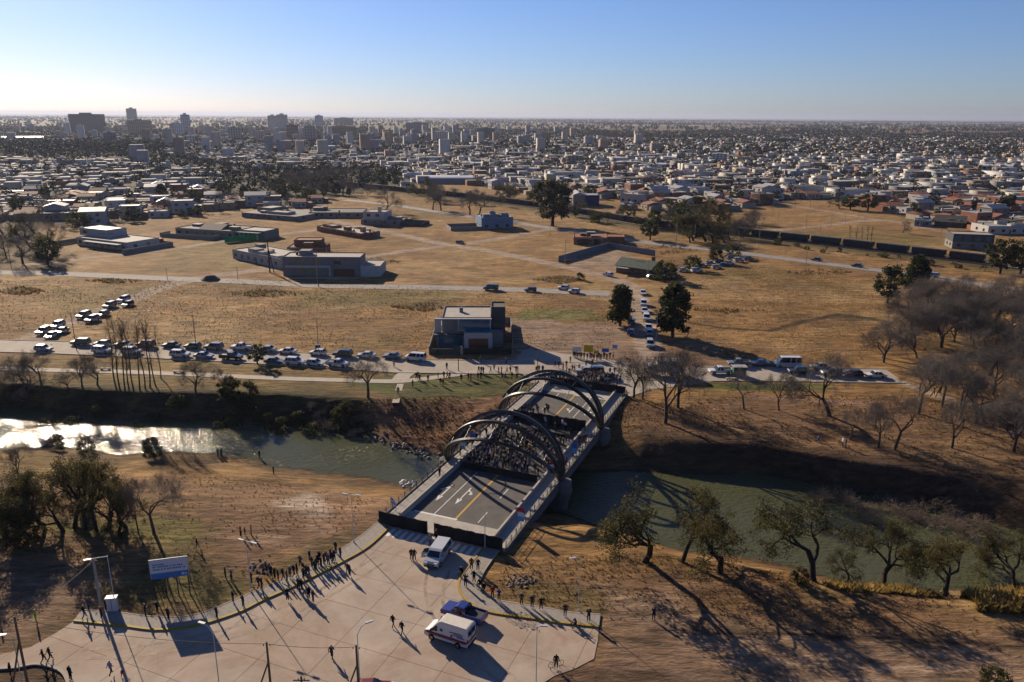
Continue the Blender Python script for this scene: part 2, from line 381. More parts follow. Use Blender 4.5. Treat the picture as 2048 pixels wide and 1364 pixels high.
zone([(1930, 1180), (2200, 1150), (2200, 1260), (1960, 1235)], (0.36, 0.24, 0.085), 0.8, 3, 2, 35)
zone([(0, 1330), (80, 1322), (120, 1338), (150, 1420), (-60, 1420)], (0.12, 0.08, 0.06), 0.9, 1, .5, 36)
zone([(1090, 1364), (1140, 1345), (1210, 1330), (1500, 1345), (1500, 1420), (1080, 1420)], (0.17, 0.105, 0.07), 0.9, 2, 1.5, 37)
# rough dark scrub patches out in the fields
for q in [(40, 580, 60, 8), (385, 645, 45, 6), (1360, 533, 40, 6), (1690, 635, 60, 7), (1120, 557, 60, 8), (850, 612, 70, 9), (530, 585, 90, 8), (230, 560, 60, 6), (740, 522, 60, 8), (970, 455, 60, 5), (1560, 632, 80, 5)]:
    x, y, w, h = q; zone([(x - w, y), (x, y - h), (x + w, y), (x, y + h)], (0.10, 0.065, 0.035), 0.7, 3, 3, x)
_tr = np.array(catmull(fl([(690, 372), (780, 381), (900, 393), (1060, 413), (1180, 432), (1300, 452), (1420, 464), (1540, 477), (1700, 495), (1850, 513), (2000, 531), (2160, 552)]), 4))
stroke(_tr, 34, (0.115, 0.095, 0.035), .62, 5, 5, 44); stroke(_tr, 18, (0.075, 0.060, 0.030), .6, 3, 3, 45)
# dirt roads and trails
for P, w in ((DIRT1, 7), (DIRT2, 6.5), (DIRT3, 5.5), (DIRT4, 5), (DIRT5, 5), (DIRT6, 5), (DIRT7, 5), (DIRT8, 3.2)): stroke(P, w, DIRTROAD, 0.9)
def ruts(pts, w=.45, gap=1.6, k=.55):
    P = catmull(fl(pts), 6); L_, R_ = ribbon(P, gap, 0)
    for q in (L_, R_): stroke(np.array(q), w, (0.42, 0.31, 0.22), k, .5, .6)
for q in ([(1060, 640), (1110, 622), (1170, 600), (1215, 592)], [(1075, 648), (1140, 632), (1205, 612)], [(330, 605), (290, 622), (240, 640)], [(345, 597), (320, 606), (250, 648), (230, 676)], [(640, 690), (760, 660), (860, 640), (960, 590)], [(480, 640), (600, 620), (760, 612)], [(1400, 560), (1500, 580), (1620, 575), (1720, 600)], [(1380, 690), (1500, 690), (1640, 700), (1740, 720)], [(700, 520), (800, 540), (900, 560)], [(200, 520), (320, 530), (440, 520)], [(880, 520), (1000, 540), (1080, 560)], [(1000, 680), (1100, 668), (1200, 690)], [(1040, 700), (1120, 690), (1220, 705)], [(560, 1000), (620, 1040), (680, 1080)], [(420, 1060), (520, 1075), (640, 1090)], [(1230, 1180), (1400, 1240), (1650, 1300), (2000, 1330)], [(1215, 1200), (1360, 1262), (1620, 1325), (1900, 1364)]): ruts(q)
stroke(TRAIL, 2.2, (0.36, 0.22, 0.15), 0.85)
stroke(fl([(1350, 640), (1440, 655), (1540, 662), (1600, 645), (1680, 628)]), 2.2, (0.055, 0.040, 0.024), 0.9, 0.5)
stroke(fl([(1700, 632), (1760, 640)]), 3.0, (0.05, 0.045, 0.02), 0.85, 1)
for k_ in range(7): stroke(fl([(1210, 1285 + k_ * 14), (1500, 1296 + k_ * 15), (2200, 1318 + k_ * 17)]), 0.45, (0.20, 0.125, 0.085) if k_ % 2 else (0.37, 0.26, 0.18), 0.6, 0.5, 0.5)
stroke(fl([(1300, 1262), (1560, 1266), (1800, 1280), (2200, 1300)]), 0.7, (0.06, 0.04, 0.03), 0.9, .3, .4)
# the town's ground and the plain beyond it
EDGE = np.array([(-200, 452), (0, 446), (100, 446), (150, 452), (230, 444), (340, 432), (480, 414), (600, 420), (640, 404), (740, 380), (900, 364), (1060, 388), (1130, 398), (1240, 396), (1310, 424), (1500, 418), (1600, 400), (1700, 402), (1800, 432), (1880, 446), (1960, 452), (2060, 458), (2300, 470)])
_k = np.maximum(X * _f[0] + Y * _f[1] - CAM_H * _f[2], 1.0); _gx = PW / 2 + FPX * (X * _r[0] + Y * _r[1] - CAM_H * _r[2]) / _k; _gy = PH / 2 - FPX * (X * _u[0] + Y * _u[1] - CAM_H * _u[2]) / _k
city_k = smoothstep((np.interp(_gx, EDGE[:, 0], EDGE[:, 1]) - _gy) / 4.0 + .5) * (Y > 150)
pv = vnoise(X, Y * 0.5, 900, 40, 2); town = city_k * np.clip(1 - (Y - 2600) / 1200, 0, 1)
for cc, lo in (((0.22, 0.155, 0.085), 0.0), ((0.12, 0.11, 0.05), 0.5), ((0.30, 0.22, 0.13), 0.62)): blend(smoothstep((Y - 2500) / 1500) * smoothstep((pv - lo) * 9 + 0.5), cc)
blend(town * 0.95, (0.070, 0.060, 0.045)); blend(town * smoothstep((n1 - 0.52) * 6) * 0.6, (0.060, 0.056, 0.026))  # dark tone stands for vegetation and the shade between houses
# the bed below the water
bedm = (Z < WZ + 0.05); blend(bedm * 1.0, (0.055, 0.050, 0.030))
wet = np.clip((Z - WZ) / 1.0, 0, 1); blend((1 - wet) * (Z > WZ - .3) * (Y < 230) * 0.6, (0.07, 0.05, 0.035))
C *= ALB * (0.86 + 0.28 * vnoise(X, Y, 1.3, 50, 2))[:, None]

def ground_material():
    m = bpy.data.materials.new('ground_earth_and_dry_grass'); m.use_nodes = True; n = m.node_tree.nodes; l = m.node_tree.links; b = n['Principled BSDF']
    b.inputs['Roughness'].default_value = 0.95; b.inputs['Specular IOR Level'].default_value = 0.1
    g = n.new('ShaderNodeNewGeometry'); at_ = n.new('ShaderNodeAttribute'); at_.attribute_name = 'col'
    mp = n.new('ShaderNodeMapping'); mp.inputs['Scale'].default_value = (0.55, 1.5, 1.0); l.new(g.outputs['Position'], mp.inputs['Vector'])
    a1 = n.new('ShaderNodeTexNoise'); a1.inputs['Scale'].default_value = 0.9; a1.inputs['Detail'].default_value = 9; a1.inputs['Roughness'].default_value = 0.72
    l.new(mp.outputs[0], a1.inputs['Vector'])
    a2 = n.new('ShaderNodeTexNoise'); a2.inputs['Scale'].default_value = 0.11; a2.inputs['Detail'].default_value = 5; l.new(g.outputs['Position'], a2.inputs['Vector'])
    r1 = n.new('ShaderNodeMapRange'); r1.inputs['From Min'].default_value = .28; r1.inputs['From Max'].default_value = .72; r1.inputs['To Min'].default_value = .52; r1.inputs['To Max'].default_value = 1.45
    l.new(a1.outputs['Fac'], r1.inputs['Value'])
    r2 = n.new('ShaderNodeMapRange'); r2.inputs['From Min'].default_value = .3; r2.inputs['From Max'].default_value = .7; r2.inputs['To Min'].default_value = .78; r2.inputs['To Max'].default_value = 1.2
    l.new(a2.outputs['Fac'], r2.inputs['Value'])
    mp3 = n.new('ShaderNodeMapping'); mp3.inputs['Scale'].default_value = (0.10, 0.62, 1.0); mp3.inputs['Rotation'].default_value = (0, 0, R(6)); l.new(g.outputs['Position'], mp3.inputs['Vector'])
    a3 = n.new('ShaderNodeTexNoise'); a3.inputs['Scale'].default_value = 1.0; a3.inputs['Detail'].default_value = 6; a3.inputs['Roughness'].default_value = .7; a3.inputs['Distortion'].default_value = .6; l.new(mp3.outputs[0], a3.inputs['Vector'])
    r3 = n.new('ShaderNodeMapRange'); r3.inputs['From Min'].default_value = .32; r3.inputs['From Max'].default_value = .66; r3.inputs['To Min'].default_value = .42; r3.inputs['To Max'].default_value = 1.28
    l.new(a3.outputs['Fac'], r3.inputs['Value'])
    mu0 = n.new('ShaderNodeMath'); mu0.operation = 'MULTIPLY'; l.new(r1.outputs[0], mu0.inputs[0]); l.new(r3.outputs[0], mu0.inputs[1])
    mu = n.new('ShaderNodeMath'); mu.operation = 'MULTIPLY'; l.new(mu0.outputs[0], mu.inputs[0]); l.new(r2.outputs[0], mu.inputs[1])
    sc = n.new('ShaderNodeVectorMath'); sc.operation = 'SCALE'; l.new(at_.outputs['Color'], sc.inputs[0]); l.new(mu.outputs[0], sc.inputs['Scale'])
    l.new(sc.outputs[0], b.inputs['Base Color'])
    h = n.new('ShaderNodeTexNoise'); h.inputs['Scale'].default_value = 0.7; h.inputs['Detail'].default_value = 8; h.inputs['Roughness'].default_value = .7; l.new(mp.outputs[0], h.inputs['Vector'])
    bp = n.new('ShaderNodeBump'); bp.inputs['Strength'].default_value = 0.9; bp.inputs['Distance'].default_value = 0.7; l.new(h.outputs['Fac'], bp.inputs['Height']); l.new(bp.outputs[0], b.inputs['Normal'])
    return m
nx, ny = len(gx), len(gy)
ii = (np.arange(ny - 1)[:, None] * nx + np.arange(nx - 1)[None]).ravel()
gq = np.stack([ii, ii + 1, ii + nx + 1, ii + nx], 1)
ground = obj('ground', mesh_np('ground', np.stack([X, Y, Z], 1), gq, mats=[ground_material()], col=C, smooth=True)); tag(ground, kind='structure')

ZG = Z.reshape(GX.shape)
def hz(x, y):
    i = int(np.clip(np.searchsorted(gx, x) - 1, 0, nx - 2)); j = int(np.clip(np.searchsorted(gy, y) - 1, 0, ny - 2))
    u_ = (x - gx[i]) / (gx[i + 1] - gx[i]); v_ = (y - gy[j]) / (gy[j + 1] - gy[j])
    return float((ZG[j, i] * (1 - u_) + ZG[j, i + 1] * u_) * (1 - v_) + (ZG[j + 1, i] * (1 - u_) + ZG[j + 1, i + 1] * u_) * v_)
def at(px, py):
    """where the ground lies that the photograph shows at that point"""
    z = 0.0
    for _ in range(6):
        p = flat(px, py, z); z = 0.5 * z + 0.5 * hz(p[0], p[1])
    return np.array([p[0], p[1], hz(p[0], p[1])])
def up_to(p, py):
    """height above p at which the photograph shows the row py"""
    lo, hi = 0.0, 80.0
    for _ in range(30):
        m = (lo + hi) / 2
        if proj(p[0], p[1], p[2] + m)[1] > py: lo = m
        else: hi = m
    return m

# ---- river water
def water_material():
    m = bpy.data.materials.new('river_water'); m.use_nodes = True; n = m.node_tree.nodes; l = m.node_tree.links; b = n['Principled BSDF']
    b.inputs['Base Color'].default_value = (0.060, 0.062, 0.028, 1); b.inputs['Roughness'].default_value = 0.07; b.inputs['IOR'].default_value = 1.33
    b.inputs['Specular IOR Level'].default_value = 0.38
    g = n.new('ShaderNodeNewGeometry'); mp = n.new('ShaderNodeMapping'); mp.inputs['Scale'].default_value = (0.8, 1.2, 1); l.new(g.outputs['Position'], mp.inputs['Vector'])
    a = n.new('ShaderNodeTexNoise'); a.inputs['Scale'].default_value = 1.35; a.inputs['Detail'].default_value = 4; a.inputs['Roughness'].default_value = .6; l.new(mp.outputs[0], a.inputs['Vector'])
    w = n.new('ShaderNodeTexNoise'); w.inputs['Scale'].default_value = .06; w.inputs['Detail'].default_value = 3; l.new(g.outputs['Position'], w.inputs['Vector'])
    r = n.new('ShaderNodeMapRange'); r.inputs['From Min'].default_value = .35; r.inputs['From Max'].default_value = .65; r.inputs['To Min'].default_value = .4; r.inputs['To Max'].default_value = 1.0; l.new(w.outputs['Fac'], r.inputs['Value'])
    h = n.new('ShaderNodeMath'); h.operation = 'MULTIPLY'; l.new(a.outputs['Fac'], h.inputs[0]); l.new(r.outputs[0], h.inputs[1])
    bp = n.new('ShaderNodeBump'); bp.inputs['Strength'].default_value = 1.0; bp.inputs['Distance'].default_value = 0.33; l.new(h.outputs[0], bp.inputs['Height']); l.new(bp.outputs[0], b.inputs['Normal'])
    return m
wp = [tuple(p) for p in WATER]
wb = MB(); wb.bx(-330, 330, 60, 230, WZ - 0.02, WZ, 0)
river = obj('river_water', None)
wx, wy = np.meshgrid(np.arange(-300, 301, 4.0), np.arange(70, 200, 4.0)); wn_, wm_ = wx.shape
d_, i_ = dist_poly(wx.ravel(), wy.ravel(), WATER, True); keep = (i_ | (d_ < 8)).reshape(wx.shape)
jj = [(a * wm_ + b_, a * wm_ + b_ + 1, (a + 1) * wm_ + b_ + 1, (a + 1) * wm_ + b_) for a in range(wn_ - 1) for b_ in range(wm_ - 1) if keep[a, b_] or keep[a + 1, b_ + 1] or keep[a, b_ + 1] or keep[a + 1, b_]]
bpy.data.objects.remove(river)
river = obj('river_water', mesh_np('river_water', np.stack([wx.ravel(), wy.ravel(), np.full(wx.size, WZ)], 1), jj, mats=[water_material()])); tag(river, kind='structure')

# ---- paved strips
M_ASPH = mat('asphalt', (0.165, 0.155, 0.145), .92, .22, .8, .2, bump=.15, bscale=20)
M_ROADC = mat('pale_road_concrete', (0.43, 0.375, 0.315), .92, .16, .35, .2)
M_CONC = mat('concrete', (0.44, 0.385, 0.325), .9, .14, .9, .2, bump=.1, bscale=12)
M_PATH = mat('path_concrete', (0.46, 0.40, 0.33), .9, .15, .8, .2)
M_YEL = mat('yellow_paint', (0.56, 0.32, 0.045), .75, .2, 3)
M_YELK = mat('kerb_yellow_paint', (0.40, 0.25, 0.02), .75, .2, 3)
M_WHITE = mat('white_paint', (0.78, 0.76, 0.72), .7, .1, 4)
M_DARKSEAL = mat('joint_sealant', (0.09, 0.075, 0.06), .9, .2, 3)
def strip(name, P, w, z, m, thick=0.12, kind='structure', parent=None):
    L, Rr = ribbon(P, w, z); mb = MB(); n = len(L)
    vs = [(p[0], p[1], z) for p in L] + [(p[0], p[1], z) for p in Rr] + [(p[0], p[1], z - thick) for p in L] + [(p[0], p[1], z - thick) for p in Rr]
    fs = []
    for i in range(n - 1):
        fs += [(i, n + i, n + i + 1, i + 1), (i, i + 1, 2 * n + i + 1, 2 * n + i), (n + i, 3 * n + i, 3 * n + i + 1, n + i + 1)]
    mb.add(vs, fs); o = mb.build(name, m, parent)
    if kind and parent is None: tag(o, kind=kind)
    return o
def dense(P, step=6.0):
    out = []
    for a, b in zip(P[:-1], P[1:]):
        a = np.asarray(a); b = np.asarray(b); k = max(1, int(np.linalg.norm(b - a) / step)); out += [a + (b - a) * i / k for i in range(k)]
    return out + [np.asarray(P[-1])]
avenue = strip('avenue', dense(AVENUE), 9.5, 0.05, M_ROADC)
for sgn, nm in ((1, 'kerb'), (-1, 'kerb')):
    L, Rr = ribbon(dense(AVENUE), 9.5 + 0.34, 0)
    strip('kerb', L if sgn < 0 else Rr, 0.3, 0.16, M_CONC, .25)
strip('riverside_path', dense(PATH, 4), 2.4, 0.07, M_PATH)
strip('field_road', dense(ROAD5), 7.0, 0.05, mat('worn_grey_road', (0.30, 0.27, 0.245), .95, .2, .3))
strip('railway_road', dense(RAILROAD), 7.0, 0.05, mat('grey_road', (0.27, 0.255, 0.245), .9, .2, .3))
strip('crossing_path', dense(fl([(820, 742), (806, 752), (797, 764)]), 3), 3.6, 0.082, M_PATH)
strip('lower_path', dense(fl([(801, 768), (797, 782), (791, 806)]), 2), 1.4, 0.06, M_PATH, .5)
far_apron = MB(); far_apron.prism([bst(38.6, -12), bst(38.6, 10.5), bst(44, 13), bst(56, 26), bst(60, 20), bst(62, -22), bst(50, -20)], -0.06, 0.075); tag(far_apron.build('bridge_approach', M_ROADC), kind='structure')

# ---- the concrete apron in front of the bridge, slab by slab
M_PLAZA = mat('plaza_concrete', (0.46, 0.37, 0.295), .9, .2, .16, .2, bump=.06, bscale=9, randv=.05)
def stain(m, dirt, sc1, k):
    n = m.node_tree.nodes; l = m.node_tree.links; b = n['Principled BSDF']; src = b.inputs['Base Color'].links[0].from_socket
    g = n.new('ShaderNodeNewGeometry'); a = n.new('ShaderNodeTexNoise'); a.inputs['Scale'].default_value = sc1; a.inputs['Detail'].default_value = 8; a.inputs['Roughness'].default_value = .7; a.inputs['Distortion'].default_value = 1.2; l.new(g.outputs['Position'], a.inputs['Vector'])
    r = n.new('ShaderNodeMapRange'); r.inputs['From Min'].default_value = .42; r.inputs['From Max'].default_value = .68; r.inputs['To Max'].default_value = k; l.new(a.outputs['Fac'], r.inputs['Value'])
    mx = n.new('ShaderNodeMix'); mx.data_type = 'RGBA'; l.new(r.outputs[0], mx.inputs['Factor']); l.new(src, mx.inputs['A']); mx.inputs['B'].default_value = (*[v * ALB for v in dirt], 1); l.new(mx.outputs['Result'], b.inputs['Base Color'])
stain(M_PLAZA, (.30, .19, .115), .09, .8); stain(M_ROADC, (.33, .235, .16), .07, .6); stain(M_PLAZA, (.52, .43, .35), .5, .35)
def clip_poly(poly, a, nvec):
    out = []; n = len(poly)
    for i in range(n):
        p, q = poly[i], poly[(i + 1) % n]; dp = (p - a) @ nvec; dq = (q - a) @ nvec
        if dp >= 0: out.append(p)
        if (dp >= 0) != (dq >= 0): out.append(p + (q - p) * (dp / (dp - dq)))
    return out
base_mb = MB(); base_mb.prism([tuple(p) for p in PLAZA] + [bst(-25.3, -9), bst(-25.3, 9)][0:0], -0.25, 0.028)
plaza = base_mb.build('concrete_apron', M_DARKSEAL); tag(plaza, kind='structure')
PZ = [np.asarray(p, float) for p in PLAZA] + [np.array(bst(-25.0, -8.4)), np.array(bst(-25.0, 8.0))]
SL = 6.2
for i in range(-9, 9):
    for j in range(-9, 3):
        poly = PZ; s0, t0 = -26 + j * SL * 0.93, i * SL
        c0 = np.array(bst(s0, t0)); c1 = np.array(bst(s0 + SL * .93, t0 + SL))
        for a, nv in ((c0, B_D), (c0, B_N), (c1, -B_D), (c1, -B_N)):
            poly = clip_poly(poly, a + nv * 0.02, nv)
            if len(poly) < 3: break
        if len(poly) < 3: continue
        ar = abs(sum(poly[k][0] * poly[(k + 1) % len(poly)][1] - poly[(k + 1) % len(poly)][0] * poly[k][1] for k in range(len(poly)))) / 2
        if ar < 0.6: continue
        MB().prism([tuple(p) for p in poly], -0.1, 0.05 + rnd.uniform(-.003, .003)).build('slab', M_PLAZA, plaza)
M_TYREMARK = mat('tyre_mark', (.37, .285, .215), .9, .4, .7)
for pts, w in (([(1000, 1364), (930, 1310), (870, 1240), (850, 1180), (860, 1130)], .4), ([(1040, 1364), (965, 1305), (900, 1240), (885, 1190), (900, 1140)], .4), ([(160, 1300), (300, 1290), (480, 1250), (640, 1180), (790, 1090)], .45), ([(170, 1318), (310, 1308), (490, 1268), (655, 1195), (810, 1098)], .45)):
    o_ = strip('tyre_mark', dense(catmull(fl(pts), 8), 1.5), w, .0562, M_TYREMARK, .003, None, plaza)
# crosswalk bars before the barrier
for k in range(17):
    t0 = -8.0 + k * 1.0
    MB().prism([bst(-26.0, t0), bst(-26.0, t0 + .5), bst(-28.1, t0 + .5), bst(-28.1, t0)], 0.05, 0.06).build('crosswalk_bar', M_WHITE, plaza)
# sidewalks with yellow kerbs
M_PAVER = mat('grey_paver', (0.33, 0.29, 0.25), .9, .2, 3.0, bump=.3, bscale=6)
def walk(K, Oo, name):
    n = min(len(K), len(Oo)); mb = MB(); vs = []; fs = []
    Ki = [np.asarray(K[int(i * (len(K) - 1) / (n - 1))]) for i in range(n)]; Oi = [np.asarray(Oo[int(i * (len(Oo) - 1) / (n - 1))]) for i in range(n)]
    root = MB().add([(p[0], p[1], 0.1) for p in Ki] + [(p[0], p[1], 0.1) for p in Oi], [(i, i + 1, n + i + 1, n + i) for i in range(n - 1)]).build(name, M_DARKSEAL); tag(root, kind='structure')
    for i in range(n - 1):
        a, b, c, d = Ki[i], Ki[i + 1], Oi[i + 1], Oi[i]; cen = (a + b + c + d) / 4
        q = [cen + (p - cen) * 0.985 for p in (a, b, c, d)]
        MB().prism([tuple(p) for p in q], -0.1, 0.17).build('paving_panel', M_PAVER, root)
    L, Rr = ribbon(Ki, 0.30, 0); mb = MB()
    for i in range(n - 1): mb.prism([tuple(L[i]), tuple(L[i + 1]), tuple(Rr[i + 1]), tuple(Rr[i])], -0.1, 0.215)
    mb.build('kerb', M_YELK, root)
    L2, R2 = ribbon(Oi, 0.14, 0); mb = MB()
    for i in range(n - 1): mb.prism([tuple(L2[i]), tuple(L2[i + 1]), tuple(R2[i + 1]), tuple(R2[i])], -0.1, 0.2)
    mb.build('edging', M_CONC, root)
walk(KERB_L, OUT_L, 'sidewalk'); walk(KERB_R, OUT_R, 'sidewalk')
strip('island_kerb', dense(catmull(fl([(-40, 1341), (30, 1337), (70, 1330), (105, 1336), (128, 1350), (140, 1380)]), 5), 1), .3, .2, M_CONC)
# ------------------------------------------------------------------ the bridge
M_DECK = mat('deck_asphalt', (0.125, 0.115, 0.108), .9, .22, .5, .2, bump=.1, bscale=25)
M_BCON = mat('bridge_concrete', (0.47, 0.43, 0.375), .88, .16, .8, .2, bump=.08, bscale=10)
M_BDARK = mat('shade_toned_concrete', (0.17, 0.165, 0.16), .9, .25, .8, .2, bump=.08, bscale=10)  # bridge concrete again, darkened for the shade on sides away from the sun
M_STEEL = mat('arch_steel', (0.022, 0.023, 0.027), .34, .2, 1.0, .5, metal=.0)
M_RAIL = mat('railing_steel', (0.06, 0.06, 0.065), .5, .2, 4, .4)
DZ = 0.30
S0, S1 = -25.4, 39.0
bx0, by0 = bst(0, 0)
bridge = empty('arch_bridge', (bx0, by0, 0), B_RZ)
tag(bridge, 'four-lane concrete road bridge crossing the river under two fans of dark steel arches', 'bridge')
MB().bx(-7.0, 7.0, S0, S1, -0.9, DZ - 0.03).build('deck', M_BCON, bridge)
road = MB().bx(-6.98, 6.98, -21.0, 34.5, DZ - 0.02, DZ).build('roadway', M_DECK, bridge)
MB().bx(-6.98, 6.98, S0, -21.02, DZ - 0.02, DZ + .005).build('end_slab', M_BCON, bridge)
MB().bx(-6.98, 6.98, 34.52, S1, DZ - 0.02, DZ + .005).build('end_slab', M_BCON, bridge)
# markings
MB().bx(-.16, .16, -20.6, 34.3, DZ, DZ + .012).build('centre_line', M_YEL, road)
MB().bx(-6.6, .3, -21.0, -20.62, DZ, DZ + .012).build('stop_line', M_WHITE, road)
MB().bx(-.3, 6.6, 34.1, 34.48, DZ, DZ + .012).build('stop_line', M_WHITE, road)
MB().bx(-3.5, -3.37, -20.6, -6.0, DZ, DZ + .012).build('lane_line', M_WHITE, road)
MB().bx(3.37, 3.5, 20.0, 34.0, DZ, DZ + .012).build('lane_line', M_WHITE, road)
for k in range(6):
    MB().bx(3.3, 3.43, -20.4 + k * 7.8, -17.2 + k * 7.8, DZ, DZ + .012).build('lane_dash', M_WHITE, road)
    MB().bx(-3.43, -3.3, -4 + k * 7.0, -1 + k * 7.0, DZ, DZ + .012).build('lane_dash', M_WHITE, road)
def arrow(t, s, turn, flip=1):
    mb = MB(); z0, z1 = DZ, DZ + .012
    def P(pts): mb.prism([(t + flip * a, s + flip * b) for a, b in pts][::1], z0, z1)
    P([(-.09, 0), (.09, 0), (.09, 4.2), (-.09, 4.2)]); P([(0, -1.4), (.42, .3), (-.42, .3)])
    P([(.09, 3.1), (.75, 2.5), (.75, 2.75), (.09, 3.5)] if turn > 0 else [(-.09, 3.1), (-.75, 2.5), (-.75, 2.75), (-.09, 3.5)])
    P([(.6, 3.2), (1.1, 2.2), (.55, 2.0)] if turn > 0 else [(-.6, 3.2), (-1.1, 2.2), (-.55, 2.0)])
    mb.build('lane_arrow', M_WHITE, road)
arrow(-5.1, -15.6, -1); arrow(-2.0, -15.4, 1); arrow(5.0, 28.6, -1, -1); arrow(1.9, 28.6, 1, -1)
# walkways, barriers, edge beams
for sg in (-1, 1):
    MB().bx(sg * 7.02, sg * 9.6, S0 - .0, S1, -0.85, DZ - .02).build('walkway_slab', M_BCON, bridge)
    me = MB().bx(-1.0, 1.0, 0, 2.42, 0, .16).mesh('walkway_panel', M_BCON)
    for k in range(26): obj('walkway_panel', me, bridge, loc=(sg * 8.46, S0 + .1 + k * 2.47, DZ - .02))
    pr = [(7.02, DZ - .05), (7.45, DZ - .05), (7.45, DZ + .78), (7.15, DZ + .78), (7.10, DZ + .3)]
    b = MB(); n_ = len(pr)
    b.add([(sg * x, S0, z) for x, z in pr] + [(sg * x, S1, z) for x, z in pr], [list(range(n_)), list(range(n_, 2 * n_))[::-1]] + [(i, n_ + i, n_ + (i + 1) % n_, (i + 1) % n_) for i in range(n_)])
    b.build('traffic_barrier', M_BCON, bridge)
    MB().bx(sg * 9.6, sg * 9.85, S0, S1, -1.15, DZ + .28).build('edge_beam', M_BDARK, bridge)
    # railing: rails as the part, each post a piece of it
    ra = MB()
    for z in (DZ + 1.18, DZ + .82, DZ + .5): ra.tube([(sg * 9.62, S0, z), (sg * 9.62, S1, z)], .035 if z > 1.3 else .022, 5)
    rail = ra.build('railing', M_RAIL, bridge)
    pm = MB().bx(-.05, .05, -.04, .04, DZ + .1, DZ + 1.2).mesh('railing_post', M_RAIL)
    for k in range(37): obj('railing_post', pm, rail, loc=(sg * 9.62, S0 + .2 + k * 1.77, 0))
# girders, abutments, piers
for t in (-8, -4, 0, 4, 8): MB().bx(t - .35, t + .35, S0 + .5, S1 - .5, -2.1, -.88).build('girder', M_BDARK, bridge)
for s in (S0 - .0, S1 - 1.6): MB().bx(-9.4, 9.4, s, s + 1.6, -5.5, -.95).build('abutment', M_BDARK, bridge)
for s in (-3.27, 19.22):
    pier = MB().bx(-9.6, 9.6, s - .7, s + .7, -7.5, -2.15).build('pier', M_BDARK, bridge)
    for sg in (-1, 1):
        m_ = MB(); m_.tube([(sg * 9.9, s, -7.0), (sg * 10.1, s, -3.0), (sg * 10.3, s, -1.2), (sg * 10.35, s, .35)], [.8, .95, 1.35, 1.15], 10); m_.build('arch_seat', M_BDARK, pier)
# arches: each fan has four ribs that spring from the same two seats and lean apart
AR_A, AR_H = 9.87, 9.82
def rib_pts(s, tilt, n=40, off=0.0):
    out = []
    for k in range(n + 1):
        th = math.pi * k / n
        x = -(AR_A + off) * math.cos(th); h = (AR_H + off) * math.sin(th)
        out.append((Vector((x, s + h * math.sin(tilt), h * math.cos(tilt) - .2 + DZ * .0)), Vector((-math.cos(th), math.sin(tilt) * math.sin(th), math.cos(tilt) * math.sin(th))), Vector((0, math.cos(tilt), -math.sin(tilt)))))
    return out
for s in (-3.27, 19.22):
    tl = (-.647, -.246, .246, .647)
    for ti in tl:
        vs = []; fs = []; pts = rib_pts(s, ti)
        for i, (p, rd, nn) in enumerate(pts):
            w = .16 + .05 * abs(math.cos(math.pi * i / 40)); d = .235 + .08 * abs(math.cos(math.pi * i / 40))
            for a, b_ in ((-1, -1), (1, -1), (1, 1), (-1, 1)): vs.append(p + nn * (w * a) + rd * (d * b_))
        for i in range(len(pts) - 1):
            for k in range(4): fs.append((i * 4 + k, i * 4 + (k + 1) % 4, i * 4 + 4 + (k + 1) % 4, i * 4 + 4 + k))
        fs += [(0, 1, 2, 3), (len(vs) - 1, len(vs) - 2, len(vs) - 3, len(vs) - 4)]
        MB().add(vs, fs).build('arch_rib', M_STEEL, bridge)
    for a, b_ in zip(tl[:-1], tl[1:]):
        pa, pb = rib_pts(s, a), rib_pts(s, b_)
        for i in (8, 14, 20, 26, 32): MB().tube([pa[i][0], pb[i][0]], .07, 6).build('rib_brace', M_STEEL, bridge)
# black fabric barriers across the deck
M_BLACK = mat('black_fabric', (0.012, 0.012, 0.014), .9, .3, 2)
M_POST = mat('dark_post', (0.05, 0.045, 0.04), .7, .2, 3)
def barrier(name, s, spans, h, label, z0=DZ):
    e = empty(name, (*bst(s, 0), z0), B_RZ); tag(e, label, 'barrier', 'black fabric barriers on the bridge')
    for t0, t1 in spans:
        n = max(2, int((t1 - t0) / .6)); vs = []; fs = []
        for k in range(n + 1):
            t = t0 + (t1 - t0) * k / n; w = .06 * math.sin(k * 1.7 + t); hh = h * (1 + .03 * math.sin(k * 2.3))
            vs += [(t, w, .02), (t, w * .4, hh), (t, w + .03, .02), (t, w * .4 + .03, hh)]
        for k in range(n):
            o = 4 * k; fs += [(o, o + 4, o + 5, o + 1), (o + 2, o + 3, o + 7, o + 6), (o + 1, o + 5, o + 7, o + 3)]
        MB().add(vs, fs).build('fabric', M_BLACK, e)
        t = t0
        while t <= t1 + .01: MB().bx(t - .04, t + .04, .05, .13, 0, h + .05).build('post', M_POST, e); t += max(1.5, (t1 - t0) / 4)
    return e
barrier('fabric_barrier', -25.6, ((-9.5, -1.9), (-.8, 9.2)), 1.95, 'long black fabric barrier with a gap, across the near end of the bridge', .06)
barrier('fabric_barrier', -5.6, ((-6.6, 6.6),), 1.25, 'low black fabric barrier in front of the seated crowd, mid bridge')
barrier('fabric_barrier', 16.6, ((-6.4, 7.6),), 2.2, 'tall black backdrop cloth behind the crowd, mid bridge')
barrier('fabric_barrier', 38.7, ((-7.0, 9.3),), 1.7, 'black fabric barrier across the far end of the bridge')
# stage platform in front of the backdrop
stg = empty('stage', (*bst(14.6, 0.5), DZ), B_RZ); tag(stg, 'low dark stage platform in front of the black backdrop on the bridge', 'stage')
MB().bx(-5, 5, -1.5, 1.7, .35, .5).build('platform', M_POST, stg)
MB().bx(-5, 5, -1.52, -1.46, .02, .34).build('skirt', M_BLACK, stg)
for x in (-4.8, 0, 4.8): MB().bx(x - .06, x + .06, -1.3, -1.18, 0, .35).build('leg', M_POST, stg)
